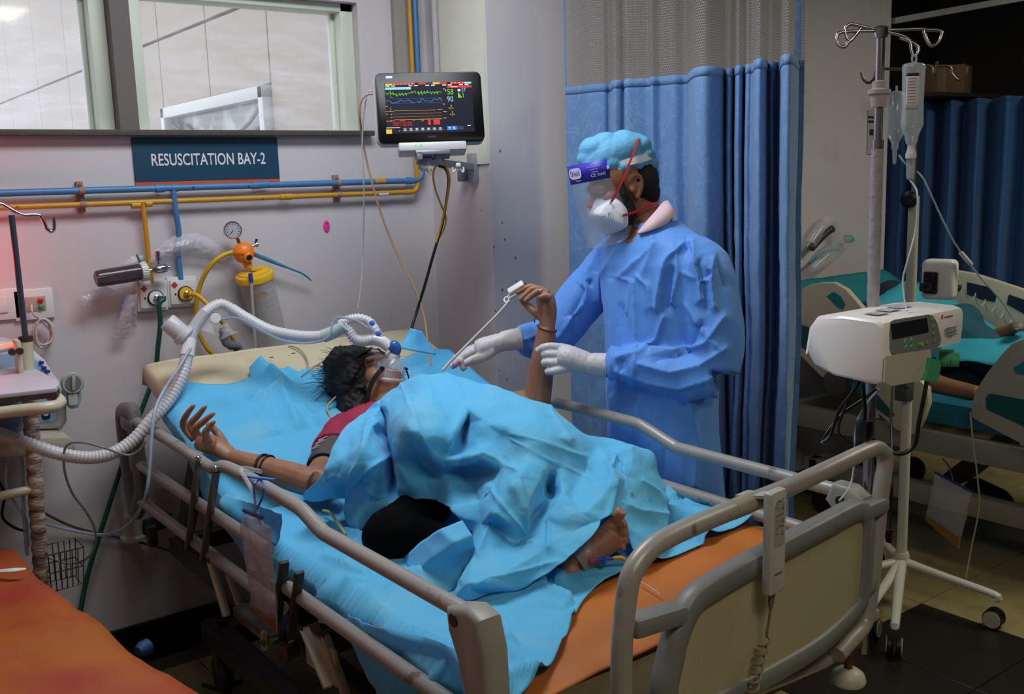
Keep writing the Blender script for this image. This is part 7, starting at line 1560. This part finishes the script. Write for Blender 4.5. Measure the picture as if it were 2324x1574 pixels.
# face shield
sh = thing('face_shield', 'clear face shield with purple printed band worn over the cap', 'face shield', P(1345, 395, d=2.94))
purp = mat('shield_purple', (52, 38, 178), .45, var=.04)
bt_ = [(1398, 381, 2.92), (1380, 381, 2.90), (1355, 385, 2.90), (1325, 391, 2.925), (1300, 396, 2.96), (1291, 398, 3.0), (1300, 396, 3.05), (1325, 392, 3.08)]
cen = [P(x, y, d=d) for x, y, d in bt_]; cr_, _ = resample(cen, [1]*len(cen), 6)
bu = (hu*.9+_u*.3).normalized()
def bandm(name, lo, hi, m, par, off=0.0, i0=0, i1=None, th=.0014):
    pts = cr_[i0:i1]; c0 = D(0, 0, .05); v, f = [], []
    for q in pts:
        n_ = (q-c0); n_ = (n_-bu*n_.dot(bu)).normalized(); v += [q+bu*lo+n_*off, q+bu*hi+n_*off]
    for i in range(len(pts)-1): f.append((2*i, 2*i+2, 2*i+3, 2*i+1))
    return solid(obj(name, v, f, m, par), th)
bn = bandm('band', -.029, .026, purp, sh)
bandm('foam', -.012, .024, mat('shield_foam', (206, 210, 220), .9), sh, -.008, 2, 40, .010)
vis = mat('shield_clear', (206, 214, 226), .06, var=.01, alpha=.16, spec=.9)
v, f = [], []; c0 = D(0, 0, .05); n_r = 12
for i, q in enumerate(cr_):
    n_ = (q-c0); n_ = (n_-bu*n_.dot(bu)).normalized(); dwn = (V(0, 0, -1)*.86+_r*.26+n_*.05).normalized(); L_ = .205*(1-.32*abs(2*i/(len(cr_)-1)-1)**4)
    for k in range(n_r): v.append(q-bu*.02+dwn*L_*k/(n_r-1))
for i in range(len(cr_)-1):
    for k in range(n_r-1): f.append((i*n_r+k, (i+1)*n_r+k, (i+1)*n_r+k+1, i*n_r+k+1))
solid(obj('visor', v, f, vis, sh), .0006)
# print on the band
def onband(px, py, lift=.002):
    best = min(cr_[:len(cr_)*5//8], key=lambda q: abs(px_of(q)[0]-px)); i = cr_.index(best); t_ = (cr_[max(i-1, 0)]-cr_[i+1]).normalized(); n_ = (best-c0); n_ = (n_-bu*n_.dot(bu)).normalized()
    q = best; dy = (px_of(q)[1]-py)/F_PX*2.92; return q+bu*dy+n_*lift, t_, n_
pr_ = mat('white_shield_print', (226, 226, 236), .5)
def btext(s, px, py, h_, m=None, lift=.0024, sx=1.): 
    q, t_, n_ = onband(px, py, lift); ax_ = t_ if t_.dot(_r) > 0 else -t_; text('print', s, q, ax_, n_.cross(ax_), h_, m or pr_, bn, sx=sx, off=0)
q, t_, n_ = onband(1308, 394); ax_ = t_ if t_.dot(_r) > 0 else -t_
MB().prism(rrect(.052, .032, .014), q, ax_, n_.cross(ax_), .0006, 0).build('print_pill', pr_, bn)
btext('Shield', 1308, 394, .0165, purp, .0032, .72); btext('Protection', 1310, 410, .0045, sx=.8)
btext('CE', 1343, 398, .0095); btext('RoHS', 1366, 394, .0085, sx=.85)
for k, (s, py) in enumerate((('www.', 371), ('Note: Please gently remove', 377), ('protective film', 383), ('before using', 389))): btext(s, 1350, py, .0036, sx=.75)
q, t_, n_ = onband(1381, 379, .0026); MB().lathe([(0, 0), (.0052, 0), (.0052, .0006), (0, .0006)], q, n_, 14).build('print_dot', pr_, bn)
elas = mat('white_elastic', (206, 208, 212), .8, var=.05, scale=80)
belt('elastic', [P(1392, 380, d=2.912), P(1405, 377, d=2.898), P(1425, 368, d=2.893), P(1450, 362, d=2.90), P(1470, 356, d=2.92), P(1480, 352, d=2.95), P(1484, 350, d=3.0)], .021, .002, elas, sh, D(0, 0, .05))
# respirator
rs = thing('respirator_mask', 'white folded respirator mask with red straps on the gowned person', 'mask', P(1380, 490, d=2.92))
rw = mat('respirator_white', (216, 220, 232), .7, var=.03, scale=60, bump=.08, bscale=120)
rims = [(1338, 446, 3.0), (1336, 472, 2.985), (1336, 490, 2.985), (1352, 512, 2.98), (1372, 530, 2.965), (1398, 526, 2.93), (1420, 515, 2.905), (1425, 500, 2.90), (1421, 474, 2.90), (1404, 455, 2.908), (1385, 446, 2.92), (1360, 443, 2.96)]
mid = P(1362, 487, d=2.91)
rp, _ = resample([P(x, y, d=d) for x, y, d in rims], [1]*len(rims), 3, True); v, f = [], []; n = len(rp); K_ = 6
for k in range(K_):
    t_ = k/K_
    for q in rp:
        p = q.lerp(mid, t_); bul = math.sin(t_*math.pi/2)*.012; v.append(p-_f*bul*(1-t_)*1.4-_r*bul*.2)
v.append(mid-_f*.004)
for k in range(K_-1):
    for i in range(n): f.append((k*n+i, k*n+(i+1) % n, (k+1)*n+(i+1) % n, (k+1)*n+i))
for i in range(n): f.append(((K_-1)*n+i, (K_-1)*n+(i+1) % n, K_*n))
o_ = obj('shell', v, f, rw, rs); solid(o_, .0015)
# far half
v2 = [q+(-hl)*0 for q in rp]; fm = []
for q in rp:
    off = (q-dc).dot(hl); fm.append(q-hl*max(0, (off)*1.9))
MB().add([q-hl*.001 for q in rp]+fm, [(i, (i+1) % n, n+(i+1) % n, n+i) for i in range(n)]).build('far_half', rw, rs)
MB().tube([q-_f*.001 for q in rp], .0012, 6, 1, closed=True).build('weld_seam', mat('seam_white', (196, 200, 214), .6), rs)
for k in range(8):
    p = P(1408+.9*k if k < 4 else 1412+1.6*(k-4)*1.5, 452+6*k, d=2.896)
for k, (x, y, w_, h_) in enumerate(((1372, 494, .007, .013), (1381, 490, .004, .022), (1386, 490, .003, .022))):
    MB().box(P(x, y, d=2.893), (w_, .0008, h_), Matrix((_r, _f, _u)).transposed()@Matrix.Rotation(.15, 3, 'Y')).build('print', mat('faint_grey_print', (150, 154, 172), .6), rs)
redst = mat('red_strap', (196, 24, 38), .6)
belt('strap', [P(1386, 460, d=2.90), P(1398, 440, d=2.888), P(1412, 410, d=2.882), P(1428, 372, d=2.88), P(1440, 340, d=2.885), P(1447, 322, d=2.90), P(1452, 314, d=2.93), P(1462, 316, d=2.97)], .0062, .002, redst, rs, D(-.02, 0, .03))
belt('strap', [P(1448, 318, d=2.92), P(1460, 314, d=2.93), P(1470, 322, d=2.95), P(1474, 340, d=2.96), P(1473, 358, d=2.965)], .0062, .002, redst, rs, D(-.02, 0, .03))
belt('strap', [P(1411, 489, d=2.897), P(1435, 483, d=2.892), P(1460, 472, d=2.895), P(1480, 464, d=2.905), P(1495, 457, d=2.93)], .0062, .002, redst, rs, D(-.02, 0, -.06))
for x, y, d in ((1386, 461, 2.894), (1411, 489, 2.892)): MB().lathe([(0, 0), (.004, 0), (.004, .001), (0, .001)], P(x, y, d=d), -_f, 10).build('strap_weld', mat('weld_grey', (170, 172, 186), .5), rs)
# collar
colm = mat('pink_collar', (226, 196, 208), .75, var=.04, scale=40)
cl = [(1448, 526, 2.905), (1470, 500, 2.895), (1490, 478, 2.90), (1505, 460, 2.92), (1515, 455, 2.95), (1512, 458, 3.0)]; cb_ = [(1448, 530, 2.89), (1478, 522, 2.875), (1508, 510, 2.88), (1528, 492, 2.895), (1535, 486, 2.93), (1528, 488, 3.0)]
ct, _ = resample([P(*q[:2], d=q[2]) for q in cl], [1]*6, 5); cb2, _ = resample([P(*q[:2], d=q[2]) for q in cb_], [1]*6, 5); v = ct+cb2; n = len(ct)
solid(obj('collar', v, [(i, i+1, n+i+1, n+i) for i in range(n-1)], colm, doc), .004)
solid(obj('collar_stand', [q-_f*-.004+V(0, 0, .002) for q in ct]+[q+V(0, 0, -.03)+(V(2.15, 2.13, 0)-V(q.x, q.y, 0))*.1 for q in ct], [(i, i+1, n+i+1, n+i) for i in range(n-1)], colm, doc), .003)
# gown
gm = mat('gown_blue', (98, 162, 251), .62, var=.05, scale=40, transl=.12, bump=.06, bscale=120, sheen=.15)
g = MB()
secs = [(1.462, .0, .070, .078), (1.445, .0, .082, .100), (1.425, .0, .096, .135), (1.395, .0, .112, .175), (1.34, .0, .125, .205), (1.24, .0, .135, .20), (1.12, -.005, .138, .185), (1.0, -.01, .14, .18), (.86, -.01, .145, .185), (.70, -.005, .15, .195), (.52, 0, .16, .205), (.36, 0, .165, .215)]
v, f = [], []; n = 40; top_c = V(2.145, 2.135, 0)
for z, dx, ra, rb in secs:
    cy = 2.135-.05*(1.425-z); cx_ = 2.142-.012*(1.425-z)+dx
    for k in range(n): a = 2*math.pi*k/n; v.append(V(cx_+ra*math.cos(a), cy+rb*math.sin(a), z))
for i in range(len(secs)-1):
    for k in range(n): f.append((i*n+k, i*n+(k+1) % n, (i+1)*n+(k+1) % n, (i+1)*n+k))
f.append(tuple(range(n))); f.append(tuple((len(secs)-1)*n+k for k in range(n))[::-1]); g.add(v, f)
g.tube([sL+V(0, .05, .0), sL+V(.0, -.005, -.02), sL.lerp(eL, .35)+_r*.018, sL.lerp(eL, .75)+_r*.024, eL+_r*.01], [.072, .084, .084, .080, .072], 20, 5)
g.tube([eL+_r*.004, eL.lerp(wL, .25)+V(0, 0, -.012), eL.lerp(wL, .6), eL.lerp(wL, .9), wL.lerp(eL, .02)], [.072, .072, .060, .046, .034], 20, 5)
g.tube([sR+V(0, -.05, 0), sR+V(0, .0, -.015), sR.lerp(eR, .5), eR], [.072, .080, .072, .066], 20, 5)
g.tube([eR, eR.lerp(wR, .5)+V(0, 0, -.006), eR.lerp(wR, .85), wR], [.066, .060, .048, .034], 20, 5)
def E7(l): return [(1240+x/3.66, 270+y/3.66) for x, y in l]
GC = [(E7([(650, 950), (590, 1090), (500, 1250), (440, 1340), (430, 1500)]), .013, 7), (E7([(570, 960), (450, 1100), (340, 1280), (325, 1500)]), .013, 7), (E7([(600, 1310), (790, 1150), (900, 1030)]), .010, 6), (E7([(600, 1310), (710, 1350), (690, 1480), (670, 1600)]), .008, 5), (E7([(880, 900), (880, 1050), (790, 1150)]), .009, 6),
      (E7([(1215, 1030), (1230, 1180), (1275, 1340), (1290, 1500)]), .014, 7), (E7([(1130, 1050), (1010, 1150), (975, 1210), (940, 1400), (915, 1570)]), .016, 7), (E7([(770, 1310), (850, 1390), (880, 1560)]), .013, 7), (E7([(1080, 1250), (1250, 1330), (1390, 1350)]), .008, 5), (E7([(1380, 1170), (1365, 1350), (1395, 1560)]), .013, 7), (E7([(330, 1290), (480, 1285), (600, 1310)]), .005, 3), (E7([(1040, 1260), (1020, 1420), (1010, 1560)]), -.014, 8), (E7([(1350, 1300), (1420, 1180), (1480, 1380)]), -.010, 9),
      ([(1390, 640), (1392, 760), (1385, 900)], .010, 6), ([(1440, 640), (1445, 760), (1436, 880)], .011, 6), ([(1412, 700), (1418, 780), (1405, 860)], -.008, 7), ([(1505, 720), (1490, 770), (1450, 800), (1400, 812)], .013, 6), ([(1640, 720), (1600, 780), (1530, 800), (1480, 792)], .014, 7), ([(1645, 790), (1590, 830), (1520, 845), (1450, 826)], .012, 6), ([(1610, 860), (1540, 880), (1470, 866), (1400, 840)], .012, 6), ([(1590, 740), (1560, 800), (1490, 815)], -.012, 8), ([(1560, 690), (1600, 760), (1640, 800)], .010, 6),
      ([(1300, 620), (1260, 680), (1235, 740)], .010, 6), ([(1335, 640), (1300, 720), (1290, 790)], -.010, 8), ([(1320, 690), (1270, 760), (1215, 790)], .010, 6), ([(1250, 700), (1220, 760), (1190, 770)], .009, 5), ([(1390, 900), (1400, 1000), (1396, 1100)], .012, 8), ([(1450, 900), (1440, 1000), (1452, 1110)], .012, 9), ([(1560, 900), (1580, 1000), (1575, 1100)], .014, 9), ([(1620, 880), (1640, 1000), (1650, 1120)], .012, 9), ([(1500, 920), (1510, 1020), (1500, 1110)], -.010, 10), ([(1560, 560), (1590, 620), (1600, 700)], -.010, 9), ([(1480, 560), (1460, 620), (1470, 700)], .008, 8), ([(1530, 560), (1540, 620), (1520, 690)], .009, 8)]
GS = []
for pl_, am, wd in GC:
    for a, b in zip(pl_[:-1], pl_[1:]): GS.append((a[0], a[1], b[0], b[1], am, wd))
def fold(c, n_):
    s1 = ns((c.x, c.y, c.z*.12), 9, 1); s2 = ns((c.x*.9+c.z*.4, c.y, c.z*.35), 15, 4); h = .010*(.3-abs(s1))+.005*(.3-abs(s2))
    if n_.dot(_f) < .15:
        x, y = px_of(c); best = 0
        for ax_, ay_, bx_, by_, am, wd in GS:
            if abs(x-(ax_+bx_)/2) > 120 or abs(y-(ay_+by_)/2) > 160: continue
            dx, dy = bx_-ax_, by_-ay_; t_ = max(0, min(1, ((x-ax_)*dx+(y-ay_)*dy)/(dx*dx+dy*dy))); d_ = math.hypot(x-ax_-t_*dx, y-ay_-t_*dy); e = am*math.exp(-d_/wd)
            if abs(e) > abs(best): best = e
        h += best
    if c.z > 1.425: h *= .3
    return c+n_*h
gw = g.remesh('gown', .0055, gm, doc, 6, .5, disp=fold)
# gloves
glm = mat('latex_glove', (206, 202, 206), .5, var=.03, scale=30, transl=.05, bump=.10, bscale=90)
def G8(x, y, d): return P(980+x/4.648, 600+y/4.648, d=d)
gl = MB(); 
gl.tube([G8(1850, 1060, 2.925), G8(1760, 1055, 2.93), G8(1650, 1050, 2.935)], [.0355, .035, .033], 20, 3)
gl.tube([G8(1660, 1050, 2.935), G8(1560, 1020, 2.94), G8(1440, 985, 2.945), G8(1340, 975, 2.95)], [.032, .036, .038, .032], 18, 4, flat=1.0)
for ch, d0, r_ in (([(1460, 900), (1310, 868), (1190, 872), (1105, 918)], 2.95, .0125), ([(1420, 950), (1310, 948), (1220, 945), (1165, 958)], 2.945, .0125), ([(1420, 1020), (1310, 1035), (1220, 1035), (1165, 1042)], 2.94, .0125), ([(1420, 1090), (1320, 1120), (1250, 1128), (1205, 1130)], 2.935, .0115)):
    p = [G8(x, y, d0-.004*(k == 1)+.010*(k == 3)) for k, (x, y) in enumerate(ch)]; gl.tube(p, [r_*1.25, r_*1.05, r_, r_*.85], 12, 4)
gl.tube([G8(1560, 960, 2.97), G8(1430, 920, 3.0), G8(1330, 930, 3.02), G8(1270, 960, 3.02)], [.018, .015, .0125, .010], 12, 4)
gl.remesh('glove', .0030, glm, doc, 4, .5, disp=lambda c, n_: c+n_*.0012*ns((c.x, c.y, c.z*.4), 110))
cfL = MB().tube([G8(1845, 990+60*math.cos(q*.5236)*2.1+70, 2.925-.03*math.sin(q*.5236)) for q in range(12)], .0022, 8, 2, closed=True)
def cuff_ring(c, ax_, r_, th, n_=18):
    R_ = frame(ax_, (0, 0, 1)); return MB().tube([c+R_@V(r_*math.cos(2*math.pi*k/n_), r_*math.sin(2*math.pi*k/n_), 0) for k in range(n_)], th, 8, 1, closed=True)
cuff_ring(G8(1846, 1060, 2.925), G8(1650, 1050, 2.935)-G8(1850, 1060, 2.925), .0362, .002).build('glove_cuff_bead', glm, doc)
gl = MB()
gl.tube([G8(935, 780, 3.13), G8(840, 795, 3.125), G8(730, 810, 3.12)], [.034, .034, .030], 20, 3)
gl.tube([G8(740, 815, 3.12), G8(640, 850, 3.115), G8(540, 885, 3.11), G8(470, 905, 3.11)], [.029, .032, .034, .028], 18, 4)
for ch, d0, r_ in (([(520, 870), (420, 890), (320, 950), (260, 985)], 3.125, .0125), ([(500, 900), (400, 930), (300, 1000), (235, 1060)], 3.115, .0125), ([(490, 910), (380, 960), (270, 1030), (200, 1085)], 3.135, .012), ([(470, 920), (370, 1000), (330, 1070), (350, 1115)], 3.12, .0115)):
    gl.tube([G8(x, y, d0) for x, y in ch], [r_*1.25, r_*1.05, r_, r_*.85], 12, 4)
gl.tube([G8(640, 905, 3.10), G8(530, 975, 3.09), G8(430, 1010, 3.085), G8(340, 1048, 3.085)], [.020, .017, .0145, .011], 12, 4)
gl.remesh('glove', .0030, glm, doc, 4, .5, disp=lambda c, n_: c+n_*.0012*ns((c.x, c.y, c.z*.4), 110))
cuff_ring(G8(932, 780, 3.13), G8(730, 810, 3.12)-G8(935, 780, 3.13), .0352, .002).build('glove_cuff_bead', glm, doc)
cn = thing('line_connector', 'small clear line connector held in the far gloved hand', 'connector', G8(290, 1000, 3.08))
MB().tube([G8(225, 968, 3.085), G8(330, 1012, 3.075)], .006, 10).build('barrel', clear, cn); MB().tube([G8(300, 1000, 3.078), G8(318, 1008, 3.076)], .0075, 10).build('collar_nut', clear, cn)
